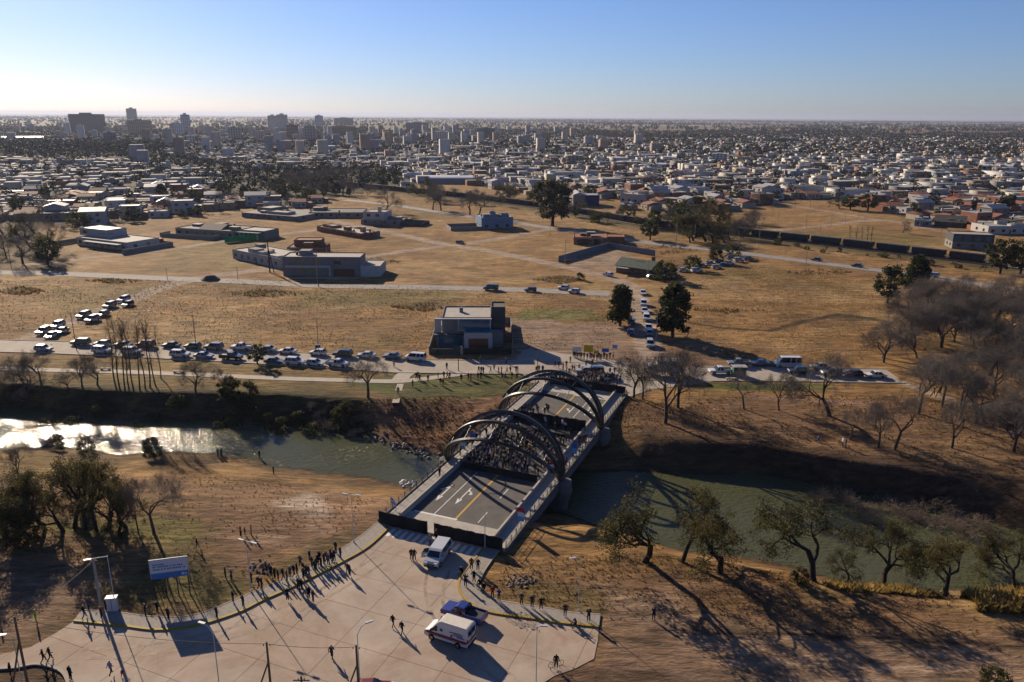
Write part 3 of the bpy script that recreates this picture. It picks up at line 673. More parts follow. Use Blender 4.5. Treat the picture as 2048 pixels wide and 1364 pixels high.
# ------------------------------------------------------------------ trees
M_BARK = mat('grey_bark', (0.085, 0.066, 0.052), .9, .3, 3, .1)
M_BARKD = mat('dark_bark', (0.045, 0.034, 0.026), .9, .3, 3, .1)
M_TWIG = mat('bare_twigs', (0.155, 0.134, 0.122), .9, .25, .4, .1, randv=.2)
M_DRIFT = mat('pale_dead_branches', (0.24, 0.185, 0.145), .9, .3, 1, .1, randv=.3)
M_TWIGY = mat('pale_twigs', (0.150, 0.112, 0.066), .9, .25, .4, .1, randv=.15)
def leafmat(name, c, tr=.25):
    m = mat(name, c, .75, .3, .5, .2, attr='col')
    nt = m.node_tree; b = nt.nodes['Principled BSDF']; t = nt.nodes.new('ShaderNodeBsdfTranslucent'); mx = nt.nodes.new('ShaderNodeMixShader'); mx.inputs[0].default_value = .42
    nt.links.new(b.inputs['Base Color'].links[0].from_socket, t.inputs['Color']); nt.links.new(b.outputs[0], mx.inputs[1]); nt.links.new(t.outputs[0], mx.inputs[2]); nt.links.new(mx.outputs[0], nt.nodes['Material Output'].inputs['Surface'])
    return m
M_LEAF = leafmat('leaves', (0.07, 0.09, 0.03)); M_LEAFD = mat('far_foliage', (.05, .05, .03), .85, .3, .5, .1, attr='col')

def prisms(segs, n=4):
    """tapered limbs as one array mesh: segs rows are p0, p1, r0, r1"""
    s = np.asarray(segs, float)
    if not len(s): return np.zeros((0, 3)), np.zeros((0, 4), int)
    p0, p1, r0, r1 = s[:, :3], s[:, 3:6], s[:, 6], s[:, 7]
    d = p1 - p0; d /= np.maximum(np.linalg.norm(d, axis=1), 1e-6)[:, None]
    ref = np.where(np.abs(d[:, 2:3]) > .9, np.array([[1., 0, 0]]), np.array([[0, 0, 1.]])); a = np.cross(d, ref); a /= np.linalg.norm(a, axis=1)[:, None]; b = np.cross(d, a)
    V = np.zeros((len(s), 2 * n, 3))
    for k in range(n):
        w = 2 * math.pi * k / n; o = a * math.cos(w) + b * math.sin(w)
        V[:, k] = p0 + o * r0[:, None]; V[:, n + k] = p1 + o * r1[:, None]
    base = (np.arange(len(s)) * 2 * n)[:, None]
    Q = np.concatenate([base + np.array([k, (k + 1) % n, n + (k + 1) % n, n + k]) for k in range(n)])
    return V.reshape(-1, 3), Q

def grow(rg, H, spread, trunk_h, r0, levels, kids, wander=.25, lean=(0, 0), droop=0.0, multi=1):
    big, tips = [], []
    def rec(p, d, L, r, lv):
        k = 3; q = np.array(p); dd = np.array(d)
        for i in range(k):
            dd = dd + rg.normal(size=3) * wander * .5 + np.array([0, 0, .06 - droop * (lv > 1)]); dd /= np.linalg.norm(dd)
            q2 = q + dd * L / k; ra = r * (1 - .3 * i / k); rb = r * (1 - .3 * (i + 1) / k)
            big.append([*q, *q2, ra, rb, lv]); q = q2
            if lv >= levels - 1: tips.append([*q, *dd, L, lv])
            elif i >= 1 and rg.random() < .7: branch(q, dd, L, rb, lv)
        if lv < levels:
            for _ in range(kids): branch(q, dd, L, r * .7, lv)
    def branch(q, dd, L, r, lv):
        o = rg.normal(size=3); o -= dd * (o @ dd); o /= np.linalg.norm(o); nd = dd * .75 + o * spread * (.7 + .6 * rg.random()); nd /= np.linalg.norm(nd)
        rec(q, nd, L * (.62 + .2 * rg.random()), r * .66, lv + 1)
    for _ in range(multi):
        d0 = np.array([lean[0] + rg.normal() * .18 * (multi > 1), lean[1] + rg.normal() * .18 * (multi > 1), 1.0]); d0 /= np.linalg.norm(d0)
        rec(np.array([rg.normal() * .25 * (multi > 1), rg.normal() * .25 * (multi > 1), -.3]), d0, trunk_h, r0 / multi ** .5, 0)
    return np.array(big), np.array(tips)

def leafquads(rg, P, size, cols, flat_=0.0):
    n = len(P); a = rg.normal(size=(n, 3)); a[:, 2] *= (1 - flat_); a /= np.linalg.norm(a, axis=1)[:, None]; b = rg.normal(size=(n, 3)); b -= a * (a * b).sum(1)[:, None]; b /= np.linalg.norm(b, axis=1)[:, None]
    s = (size * (.55 + .9 * rg.random(n)))[:, None]
    V = np.stack([P - a * s - b * s * .5, P + a * s - b * s * .45, P + a * s * .9 + b * s * .5, P - a * s * .8 + b * s * .55], 1).reshape(-1, 3)
    Q = np.arange(4 * n).reshape(n, 4); c = np.repeat(cols, 4, 0)
    return V, Q, c

def fit(V, H):
    return V * (H / max(V[:, 2].max(), 1e-6))

PROTO = {}
def tree_proto(key, kind, seed):
    rg = np.random.default_rng(seed)
    if kind in ('bare', 'poplar', 'scrub', 'drift'):
        if kind == 'bare': big, tips = grow(rg, 10, .75, 2.6, .30, 5, 2, .28)
        elif kind == 'poplar':
            big, tips = [], []; lx, ly = rg.normal(size=2) * .04; ax = lambda z: np.array([lx * z + .12 * math.sin(z * .7 + seed), ly * z + .1 * math.sin(z * .9), z])
            for z in np.arange(-.3, 9.6, .7): big.append([*ax(z), *ax(z + .7), .15 * (1 - z / 11), .15 * (1 - (z + .7) / 11), 0])
            for _ in range(46):
                z = 2.6 + 7.0 * rg.random(); a_ = rg.random() * 6.283; Lb = (.6 + 1.5 * (1 - abs(z - 5) / 6)) * (.6 + .6 * rg.random()); d_ = np.array([math.cos(a_) * .5, math.sin(a_) * .5, .85]); p_ = ax(z); q_ = p_ + d_ * Lb
                big.append([*p_, *q_, .035, .012, 3]); tips.append([*(p_ + d_ * Lb * .5), *d_, Lb * .7, 3]); tips.append([*q_, *d_, Lb * .6, 3])
            big, tips = np.array(big), np.array(tips)
        else: big, tips = grow(rg, 10, .9, 1.0, .16 if kind == 'scrub' else .3, 4 if kind == 'scrub' else 3, 2, .4, multi=4)
        k = 10.0 / tips[:, 2].max(); big[:, :8] *= k; tips[:, [0, 1, 2, 6]] *= k
        if kind != 'poplar': big[:, 6:8] /= k ** .5
        tw = []
        for t in tips:
            p = t[:3]; d = t[3:6]
            for _ in range({'bare': 2, 'poplar': 2, 'scrub': 3, 'drift': 1}[kind]):
                o = d * .6 + rg.normal(size=3) * .55 + np.array([0, 0, .15]); o /= np.linalg.norm(o); L = t[6] * (.7 + .9 * rg.random())
                m_ = p + o * L * .5; o2 = o + rg.normal(size=3) * .3; tw.append([*p, *m_, .013, .009]); tw.append([*m_, *(m_ + o2 * L * .5), .009, .003])
                if rg.random() < .6: o3 = o + rg.normal(size=3) * .6; tw.append([*m_, *(m_ + o3 * L * .4), .008, .003])
        if kind == 'drift': tw = [q[:6] + [.055, .02] for q in tw]
        lo = big[big[:, 8] <= 2]; hi = big[big[:, 8] > 2].copy(); hi[:, 6:8] *= .62 if kind != 'drift' else 2.2
        V, Q = prisms(lo[:, :8], 6); tm = mesh_np('trunk', V, Q, mats=[M_BARK if kind != 'drift' else M_DRIFT], smooth=True)
        V1, Q1 = prisms(hi[:, :8], 3); V2, Q2 = prisms(tw, 3); cm = mesh_np('crown', np.concatenate([V1, V2]), np.concatenate([Q1, Q2 + len(V1)]) if False else None, mats=[M_TWIG])
        bpy.data.meshes.remove(cm)
        def tri3(Vs, n): # three-sided limbs come back as quads too
            return Vs
        VV = np.concatenate([V1, V2]); QQ = np.concatenate([Q1, Q2 + len(V1)])
        cm = mesh_np('crown', VV, QQ, mats=[{'poplar': M_TWIGY, 'drift': M_DRIFT}.get(kind, M_TWIG)])
        return tm, cm
    if kind in ('olive', 'yellow'):
        big, tips = grow(rg, 8, .95, 1.5, .21, 4, 2, .42, lean=(rg.normal() * .15, rg.normal() * .1), droop=.02)
        k = 8.0 / tips[:, 2].max(); big[:, :8] *= k; tips[:, [0, 1, 2, 6]] *= k; big[:, 6:8] /= k ** .4
        V, Q = prisms(big[big[:, 8] <= 2][:, :8], 6); tm = mesh_np('trunk', V, Q, mats=[M_BARKD], smooth=True)
        V1, Q1 = prisms(big[big[:, 8] > 2][:, :8], 3); n1_ = len(V1)
        per = 34; P = np.repeat(tips[:, :3], per, 0) + rg.normal(size=(len(tips) * per, 3)) * np.array([.30, .30, .24])
        pick = np.repeat(rg.random(len(tips)) < .62, per) & (rg.random(len(P)) < .9); P = P[pick]
        pal = np.array([(.062, .060, .020), (.090, .082, .024), (.042, .042, .018), (.13, .10, .02), (.095, .078, .05)])
        w = np.array([.30, .28, .2, .12, .1]) if kind == 'olive' else np.array([.2, .25, .1, .38, .07])
        cl = np.repeat(rg.choice(5, len(tips), p=w), per)[pick]; cols = pal[cl] * (.7 + .6 * rg.random((len(P), 1)))
        V2, Q2, c2 = leafquads(rg, P, .075, cols)
        VV = np.concatenate([V1, V2]); QQ = np.concatenate([Q1, Q2 + n1_]); cc = np.concatenate([np.tile((.05, .04, .03), (n1_, 1)), c2])
        return tm, mesh_np('crown', VV, QQ, mats=[M_LEAF], col=cc)
    if kind in ('conifer', 'round', 'gum', 'bush', 'palm'):
        nb = {'conifer': 90, 'round': 46, 'gum': 60, 'bush': 34, 'palm': 0}[kind]
        segs = [[0, 0, -.3, rg.normal() * .1, rg.normal() * .1, 3.4, .34, .24], [0, 0, 3.0, rg.normal() * .3, rg.normal() * .3, 8.2, .24, .06]]
        C_ = []
        for i in range(nb):
            a = rg.random() * 2 * math.pi
            if kind == 'conifer':
                z = 1.4 + 8.4 * rg.random() ** .9; rr = 2.7 * (1 - ((z - 3.6) / 6.6) ** 2 if z > 3.6 else .78 + .1 * z / 3.6) ** .8 * (.35 + .65 * rg.random() ** .4)
            elif kind == 'gum':
                z = 2.2 + 7.5 * rg.random(); rr = 3.3 * math.sqrt(max(.05, 1 - ((z - 6) / 4.4) ** 2)) * (.3 + .7 * rg.random() ** .5)
            else:
                z = (2.4 if kind == 'round' else .3) + (7.4 if kind == 'round' else 9.3) * rg.random(); zc = (z - 6.1) / 3.9 if kind == 'round' else (z - 4) / 6; rr = (3.9 if kind == 'round' else 6) * math.sqrt(max(.04, 1 - zc * zc)) * (.3 + .7 * rg.random() ** .5)
            C_.append((rr * math.cos(a), rr * math.sin(a), z)); 
            if i % 3 == 0: segs.append([0, 0, max(1.5, z - 1.6), C_[-1][0] * .8, C_[-1][1] * .8, z, .09, .03])
        C_ = np.array(C_); per = 46
        P = np.repeat(C_, per, 0) + rg.normal(size=(nb * per, 3)) * ((.42, .42, .34) if kind != 'bush' else (.8, .8, .6))
        base = {'conifer': [(.026, .036, .014), (.038, .048, .016), (.055, .060, .018)], 'gum': [(.060, .055, .024), (.045, .048, .022), (.085, .072, .03)],
                'round': [(.035, .048, .016), (.05, .06, .02), (.07, .07, .022)], 'bush': [(.045, .058, .016), (.07, .08, .02), (.055, .05, .02)]}[kind]
        cols = np.array(base)[np.repeat(rg.choice(3, nb), per)] * (.65 + .7 * rg.random((nb * per, 1)))
        V2, Q2, c2 = leafquads(rg, P, .27 if kind != 'bush' else .4, cols)
        V, Q = prisms(segs, 6)
        return mesh_np('trunk', V, Q, mats=[M_BARKD], smooth=True), mesh_np('crown', V2, Q2, mats=[M_LEAF], col=c2)
for k_, n_ in (('bare', 6), ('poplar', 3), ('scrub', 3), ('drift', 3), ('olive', 5), ('yellow', 2), ('conifer', 3), ('round', 4), ('gum', 2), ('bush', 3)):
    for i in range(n_): PROTO[k_, i] = tree_proto(k_, k_, 100 + i * 13 + len(k_) * 7 + ord(k_[0]))
BASEH = dict(bare=10.6, poplar=10.6, scrub=10.6, drift=10.6, olive=8.2, yellow=8.2, conifer=10, round=10, gum=10, bush=10)
def tree(kind, p, h, label, name='tree', group=None, wide=1.0, var=None, cat='tree'):
    v = rnd.randrange(sum(1 for a in PROTO if a[0] == kind)) if var is None else var
    tm, cm = PROTO[kind, v]; s = h / BASEH[kind]
    e = empty(name, (p[0], p[1], p[2]), rnd.uniform(0, 6.28)); e.scale = (s * wide, s * wide, s)
    obj('trunk', tm, e); obj('crown', cm, e); tag(e, label, cat, group); return e
def tree_px(kind, bx_, by_, ty, label, name='tree', group=None, wide=1.0, var=None, cat='tree', cap=30):
    p = at(bx_, by_); return tree(kind, p, min(cap, up_to(p, ty)), label, name, group, wide, var, cat)

# right near bank: gnarled trees
G1 = 'gnarled trees on the near right bank'
for a in ((1286, 1121, 962, 'grey-green gnarled tree nearest the bridge on the near right bank', 'olive', 0, 1.15), (1360, 1125, 968, 'slender olive-leaved tree, second from the bridge on the near right bank', 'olive', 1, .8),
          (1438, 1142, 1004, 'yellow-leaved spreading tree, third from the bridge on the near right bank', 'yellow', 0, 1.15), (1633, 1165, 1008, 'forked dark tree with a bare left limb above the river bend', 'olive', 2, 1.0),
          (1768, 1167, 1056, 'crooked olive tree leaning left over the water', 'olive', 3, 1.1), (1889, 1191, 1085, 'low dense olive tree with a drooping side branch by tall yellow grass', 'yellow', 1, 1.1),
          (2030, 1172, 1080, 'olive tree cut by the right picture edge on the near bank', 'olive', 4, 1.1), (1700, 1150, 1090, 'small bushy olive tree between the forked and the crooked tree', 'olive', 1, 1.0)):
    tree_px(a[4], a[0], a[1], a[2] + (a[1] - a[2]) * .07, a[3], 'gnarled_tree', G1, a[6], a[5])
# left foreground grove
G2 = 'grove beside the billboard'
for a in ((170, 1062, 912, 'tall half-bare olive tree in the middle of the left foreground grove', 'olive', 2, .85), (196, 1062, 930, 'dark forked tree right of the tallest grove tree', 'olive', 0, .8), (238, 1064, 965, 'leaning dark tree with a low leafy branch in the left grove', 'olive', 3, .8),
          (277, 1067, 962, 'thin curved bare tree at the right end of the left grove', 'bare', 1, .5), (308, 1067, 930, 'multi-stemmed bare tree at the far right of the left grove', 'bare', 3, .8), (40, 1050, 925, 'dense dark olive tree at the left picture edge', 'olive', 4, 1.2),
          (95, 1058, 945, 'dark leafy tree second from the left picture edge', 'olive', 1, 1.1), (4, 1062, 945, 'dark tree half outside the left picture edge', 'olive', 0, 1.2), (130, 1062, 975, 'short dark leafy tree inside the left grove', 'yellow', 1, 1.2),
          (38, 958, 868, 'thin bare tree standing by the glittering water, far left', 'bare', 2, .7), (60, 1075, 985, 'low dark bushy tree in front of the left grove', 'olive', 3, 1.2), (215, 1060, 938, 'leafy olive tree just right of the grove middle', 'yellow', 0, 1.0), (148, 1056, 928, 'dark olive tree just left of the grove middle', 'olive', 4, 1.0), (255, 1056, 958, 'small leafy tree near the right end of the grove', 'olive', 0, 1.0)):
    tree_px(a[4], a[0], a[1], a[2] + (a[1] - a[2]) * .05, a[3], 'grove_tree', G2, a[6] * .88, a[5])
# bare trees along the far bank, right of the bridge
G3 = 'bare trees on the far right bank'
far_r = [(1267, 796, 700, 'multi-stemmed bare tree at the far right corner of the bridge', .8), (1285, 798, 705, 'second bare tree right of the far end of the bridge', .7), (1330, 846, 692, 'bare tree with a tall pale trunk standing in the shade by the bridge', .75), (1356, 815, 690, 'bare tree with straight trunk in front of the white truck', .8),
         (1488, 818, 736, 'small forked bare tree in front of the parked pickup', .75), (1558, 821, 738, 'small bare tree below the white minibus', .7), (1660, 832, 694, 'large round-crowned bare tree with twin dark trunks', 1.0), (1768, 725, 652, 'dense grey bare tree at the edge of the dry field', 1.0),
         (1837, 827, 697, 'bare tree with pale trunk foot right of the white car', .8), (1884, 814, 697, 'bare tree just right of the pale-footed one', .7), (1955, 846, 738, 'forked bare tree beside the pale footpath', .9), (1757, 896, 806, 'small dark bare tree on the slope above the water', .8),
         (1789, 899, 780, 'slim bare tree right of the small dark slope tree', .7), (1903, 896, 795, 'bare tree low on the right bank', .8), (2026, 899, 776, 'pale multi-stemmed bare tree near the right picture edge', .8), (1700, 880, 812, 'thin bare sapling by the two walkers', .5)]
for a in far_r: tree_px('bare', a[0], a[1], a[2], a[3], 'bare_tree', G3, a[4])
# wood in the right background and bare rows elsewhere
def scatter(poly, n, seed, kinds, hr, label, name, group, wide=(.8, 1.1), mind=3.0, cat='tree'):
    P = np.array(fl(poly)); rg = np.random.default_rng(seed); out = []
    tries = 0
    while len(out) < n and tries < 4000:
        tries += 1
        x = rg.uniform(P[:, 0].min(), P[:, 0].max()); y = rg.uniform(P[:, 1].min(), P[:, 1].max())
        if not dist_poly(np.array([x]), np.array([y]), P, True)[1][0]: continue
        if any((x - a) ** 2 + (y - b) ** 2 < mind ** 2 for a, b in out): continue
        out.append((x, y)); kd = kinds[rg.integers(len(kinds))]; hh = rg.uniform(*hr); PX = np.array(poly); qx, qy = proj(x, y, 0); fx = (qx - PX[:, 0].min()) / np.ptp(PX[:, 0]); fy = (qy - PX[:, 1].min()) / np.ptp(PX[:, 1])
        pos = ('front' if fy > .62 else 'back' if fy < .34 else 'middle') + ' ' + ('far left' if fx < .2 else 'left' if fx < .4 else 'centre' if fx < .6 else 'right' if fx < .8 else 'far right')
        look = ('tall ' if hh > hr[0] + .62 * (hr[1] - hr[0]) else 'short ' if hh < hr[0] + .3 * (hr[1] - hr[0]) else '') + dict(bare='bare tree', drift='pale leafless shrub', scrub='leafless shrub' if cat != 'tree' else 'many-stemmed bare tree', olive='dark olive-leaved tree', round='dark leafy tree', bush='dark bush')[kd]
        tree(kd, (x, y, hz(x, y) - .05), hh, f'{look} at the {pos} of {label}', name, group, rg.uniform(*wide), cat=cat)
scatter([(1745, 735), (1790, 665), (1840, 615), (1940, 592), (2120, 592), (2160, 770), (1900, 752)], 39, 5, ['bare', 'bare', 'bare', 'scrub'], (8, 12.5), 'the dense leafless wood', 'bare_tree', 'leafless wood at the right', (.95, 1.3))
scatter([(1840, 778), (2140, 775), (2160, 920), (1930, 905)], 17, 6, ['bare', 'bare', 'scrub'], (7, 11), 'the lower right slope grove', 'bare_tree', 'leafless trees on the lower right slope', (.8, 1.1))
scatter([(1300, 452), (1345, 432), (1500, 440), (1535, 470), (1500, 497), (1380, 490), (1300, 470)], 24, 8, ['bare', 'olive', 'scrub', 'round', 'olive'], (8, 14), 'the thicket by the railway', 'thicket_tree', 'thicket by the railway', (1.0, 1.3))
scatter([(-120, 440), (40, 432), (100, 470), (120, 520), (60, 535), (-120, 540)], 20, 9, ['bare', 'bare', 'olive'], (9, 15), 'the thicket at the left edge', 'thicket_tree', 'thicket at the left edge', (.9, 1.2))
scatter([(520, 375), (640, 350), (760, 362), (800, 385), (700, 402), (560, 400)], 26, 10, ['bare', 'bare', 'round', 'scrub'], (9, 14), 'the tree belt before the railway', 'belt_tree', 'tree belt before the railway', (1.0, 1.3))
scatter([(800, 388), (1040, 392), (1060, 420), (820, 405)], 15, 11, ['bare', 'olive', 'bare'], (8, 13), 'the row along the railway road', 'roadside_tree', 'trees along the railway road', (.9, 1.2))
scatter([(-60, 770), (60, 772), (110, 780), (-60, 790)], 3, 12, ['bare'], (8, 11), 'the bare trees on the left far bank', 'bare_tree', 'bare trees on the left far bank', (.8, 1.0), 2.0)
scatter([(1060, 408), (1300, 440), (1310, 460), (1160, 442), (1060, 424)], 16, 17, ['bare', 'olive', 'round', 'bush'], (3.5, 8), 'the strip between eucalyptus and thicket', 'roadside_tree', 'trees along the railway strip', (.9, 1.3))
scatter([(140, 452), (340, 434), (480, 418), (480, 424), (340, 441), (150, 458)], 12, 18, ['round', 'bare', 'olive'], (4, 8), 'the left suburb edge', 'suburb_tree', 'trees along the suburb edge', (1.0, 1.4))
scatter([(1540, 486), (1760, 512), (1990, 540), (1990, 546), (1760, 520), (1540, 494)], 16, 19, ['bush', 'bush', 'olive'], (1.2, 2.6), 'the railway bank', 'bank_shrub', 'shrubs along the railway bank', (1.0, 1.6), 3.0, 'shrub')
for i, (x, y) in enumerate([(240, 782), (251, 782), (259, 783), (269, 784), (280, 780), (291, 777), (300, 775), (311, 772), (322, 757), (232, 776)]):
    tree_px('poplar', x, y, 622 + 9 * (i % 3), f'tall slender bare poplar, {("leftmost", "third", "fourth", "fifth", "sixth", "seventh", "eighth", "ninth", "rightmost", "second")[i]} in the tight poplar row', 'poplar_tree', 'row of bare poplars', .75)
for a in ((52, 783, 700, 'bare tree over the dark bank, third from the left edge'), (86, 784, 702, 'wide bare tree left of the poplars'), (137, 788, 735, 'short bare sapling left of the poplars'), (393, 792, 712, 'bare tree on the bank right of the poplars'), (736, 795, 700, 'round bare tree beside the crossing path'), (165, 775, 712, 'thin leaning bare sapling by the riverside path'), (195, 770, 705, 'second thin sapling by the riverside path'), (440, 790, 738, 'small bare tree above the bushes on the far bank')):
    tree_px('bare', a[0], a[1], a[2], a[3], 'bare_tree', 'bare trees along the riverside path', .95)
# evergreen and solitary trees
for a in ((1240, 652, 571, 'conifer', 'dark conifer on the left of the queue of cars', 1.0), (1345, 674, 569, 'conifer', 'bigger dark conifer on the right of the queue of cars', 1.05), (1775, 607, 534, 'round', 'dark round evergreen at the right end of the dry field', 1.05), (1830, 583, 513, 'conifer', 'taller dark evergreen beside the railway road', 1.1),
          (2000, 548, 478, 'round', 'dark evergreen by the last railway wagons', 1.1), (2040, 548, 482, 'round', 'dark evergreen at the right picture edge by the wagons', 1.2), (96, 530, 478, 'round', 'round dark evergreen in front of the left thicket', 1.2), (1105, 452, 357, 'gum', 'very tall shaggy eucalyptus beside the railway road', 1.25), (515, 728, 690, 'round', 'round green clipped tree beside the parked cars', 1.3),
          (1300, 480, 440, 'round', 'dark leafy tree left of the thicket', 1.2), (1735, 422, 388, 'round', 'dark green leafy tree at the edge of the right-hand suburb', 1.6), (1700, 420, 392, 'round', 'broad green tree in the right-hand suburb edge', 1.6), (1680, 418, 396, 'olive', 'olive tree in the right-hand suburb edge', 1.4)):
    tree_px(a[3], a[0], a[1], a[2], a[4], 'evergreen_tree', None, a[5])
for a in ((770, 428, 372, 'big spreading bare tree at the field edge by the white house'), (866, 420, 378, 'left one of two bare trees along the railway road'), (882, 421, 376, 'right one of two bare trees along the railway road'), (940, 430, 378, 'wide bare tree near the walled house'), (958, 432, 380, 'bare tree right of the wide one near the walled house'), (1805, 466, 440, 'small round bare tree alone on the right-hand grass')):
    tree_px('bare', a[0], a[1], a[2], a[3], 'bare_tree', None, 1.15)
for x, y, o_ in ((1700, 480, 'first'), (1712, 481, 'second'), (1724, 482, 'third'), (1735, 482, 'fourth'), (1742, 483, 'last')): tree_px('poplar', x, y, y - 32, f'{o_} from the left of five small bare saplings on the grass', 'sapling_tree', 'five saplings', 1.2)
# bushes
Gb = 'bushes along the banks'
for a in ((303, 908, 880, 'rounded green bush at the near water edge'), (115, 892, 872, 'dark bush on the glittering near shore, left'), (172, 898, 876, 'grey-green bush on the near shore between the others'), (1600, 1165, 1140, 'dark rounded shrub on the right near bank'), (460, 790, 755, 'dark bush at the top of the far bank'), (500, 795, 765, 'second dark bush on the far bank'), (1160, 560, 546, 'yellow-green bush in the middle field'), (1330, 560, 522, 'dark hedge bush by the green-roofed hut'), (1385, 540, 512, 'bush behind the parked cars by the hut'), (1430, 525, 495, 'yellow-green bush behind the parked cars'), (1465, 512, 488, 'bush at the end of the parked cars'), (1990, 1375, 1338, 'bright green treetop at the bottom right edge')):
    tree_px('bush', a[0], a[1], a[2], a[3], 'bush', Gb, 1.0, cat='bush')
# driftwood scrub on the right far bank
scatter([(1600, 930), (1760, 955), (1960, 985), (2020, 1030), (1850, 1000), (1700, 985)], 24, 14, ['drift'], (1.8, 3.4), 'the right far bank tangle', 'bank_shrub', 'tangled shrubs on the right far bank', (1.2, 1.7), 1.8, 'shrub')
scatter([(380, 785), (700, 800), (720, 840), (420, 815)], 22, 15, ['drift', 'bush', 'bush'], (1.4, 2.6), 'the left bank', 'bank_shrub', 'shrubs on the left far bank', (1.0, 1.5), 1.8, 'shrub')
scatter([(-60, 785), (380, 790), (380, 825), (-60, 805)], 20, 16, ['drift', 'bush'], (1.2, 2.4), 'the dark bank below the poplars', 'bank_shrub', 'shrubs under the poplars', (1.0, 1.5), 1.8, 'shrub')

# tussocks: dry grass and weeds that nobody could count
def tussocks(name, poly, n, seed, size, pal, label, z=None):
    P = np.array(fl(poly)); rg = np.random.default_rng(seed)
    x = rg.uniform(P[:, 0].min(), P[:, 0].max(), n * 4); y = rg.uniform(P[:, 1].min(), P[:, 1].max(), n * 4)
    ok = dist_poly(x, y, P, True)[1] & (vnoise(x, y, 9, seed) + rg.uniform(-.25, .25, n * 4) > .46); x, y = x[ok][:n], y[ok][:n]
    zz = height(x, y); k = zz > WZ + .1; x, y, zz = x[k], y[k], zz[k]; n = len(x); per = 5
    c0 = np.repeat(np.stack([x, y, zz], 1), per, 0); a = rg.random(n * per) * 6.283; s = np.repeat(rg.uniform(.5, 1.5, n), per) * size * (.7 + .6 * rg.random(n * per))
    out = np.stack([np.cos(a), np.sin(a), np.zeros_like(a)], 1); sd = np.stack([-np.sin(a), np.cos(a), np.zeros_like(a)], 1)
    b = c0 + out * (s * .15)[:, None]; tip = c0 + out * (s * (.4 + .5 * rg.random(n * per)))[:, None]; tip[:, 2] += s * (.5 + .5 * rg.random(n * per))
    w = (s * .28)[:, None]; V = np.stack([b - sd * w, b + sd * w, tip], 1).reshape(-1, 3); V[0::3, 2] -= .05; V[1::3, 2] -= .05
    cols = np.repeat(np.repeat(np.array(pal)[rg.choice(len(pal), n)], per, 0) * (.7 + .6 * rg.random((n * per, 1))), 3, 0)
    o = obj(name, mesh_np(name, V, T=np.arange(len(V)).reshape(-1, 3), mats=[M_LEAF], col=cols)); tag(o, label, 'grass', kind='stuff')
DG = [(.30, .19, .08), (.22, .14, .06), (.16, .10, .05), (.13, .11, .035)]
tussocks('dry_grass', [(-60, 900), (300, 915), (560, 930), (800, 985), (640, 1100), (300, 1225), (120, 1240), (-60, 1250)], 1800, 61, .2, [(.32, .19, .10), (.27, .16, .08), (.2, .13, .06)], 'dry tussocks and weeds over the near left bank')
tussocks('dry_grass', [(1000, 1120), (1280, 1105), (1620, 1150), (2120, 1170), (2120, 1290), (1560, 1260), (1220, 1240), (1000, 1195)], 2500, 62, .2, [(.22, .13, .07), (.28, .18, .08), (.16, .10, .06)], 'dry weeds over the near right bank')
tussocks('dry_grass', [(1180, 800), (1800, 790), (2120, 840), (2120, 1000), (1700, 960), (1300, 880)], 4000, 63, .24, [(.19, .11, .055), (.14, .085, .05), (.24, .14, .06)], 'brown weeds over the far right bank')
tussocks('dry_grass', [(720, 800), (1040, 785), (1040, 850), (900, 910), (760, 875)], 1700, 64, .27, [(.30, .16, .085), (.24, .125, .065), (.17, .10, .055)], 'reddish scrub on the far bank left of the bridge')
tussocks('dry_grass', [(0, 560), (560, 560), (1220, 592), (1230, 700), (870, 700), (100, 690), (0, 680)], 12000, 65, .22, DG, 'dry grass across the fallow field behind the parked cars')
tussocks('dry_grass', [(1340, 570), (1500, 530), (1740, 560), (1760, 650), (1740, 730), (1480, 730), (1360, 650)], 9000, 66, .22, [(.36, .23, .095), (.28, .18, .075)], 'dry grass across the right-hand field')
tussocks('tall_grass', [(1930, 1165), (2100, 1150), (2100, 1230), (1960, 1225)], 900, 67, .9, [(.42, .28, .08), (.34, .23, .07)], 'tall yellow grass at the right end of the near bank')
tussocks('tall_grass', [(1630, 1165), (1760, 1150), (1920, 1175), (1860, 1190), (1700, 1180)], 700, 68, .6, [(.42, .28, .08), (.34, .23, .07)], 'tall yellow grass along the waterline below the crooked trees')

for i, (x, y, w, h) in enumerate([(40, 582, 60, 9), (850, 614, 75, 9), (530, 588, 90, 9), (230, 562, 60, 6), (740, 524, 70, 9), (970, 456, 60, 5), (1120, 560, 55, 8), (1330, 500, 70, 10), (1640, 545, 70, 8), (1450, 620, 80, 6)]):
    tussocks('tall_weeds', [(x - w, y), (x, y - h), (x + w, y), (x, y + h)], 150, 90 + i, .6, [(.30, .18, .075), (.22, .14, .055), (.16, .13, .045)], ['rough brown weeds at the left edge of the near field', 'reddish weed clump left of the modern house', 'brown weeds below the long house', 'weeds along the grey road at left', 'weeds right of the long house', 'weeds beside the upper crossroads', 'yellow-green weeds in the middle field', 'tall weeds behind the walled plot', 'weeds along the railway road', 'weeds in the right-hand field'][i])
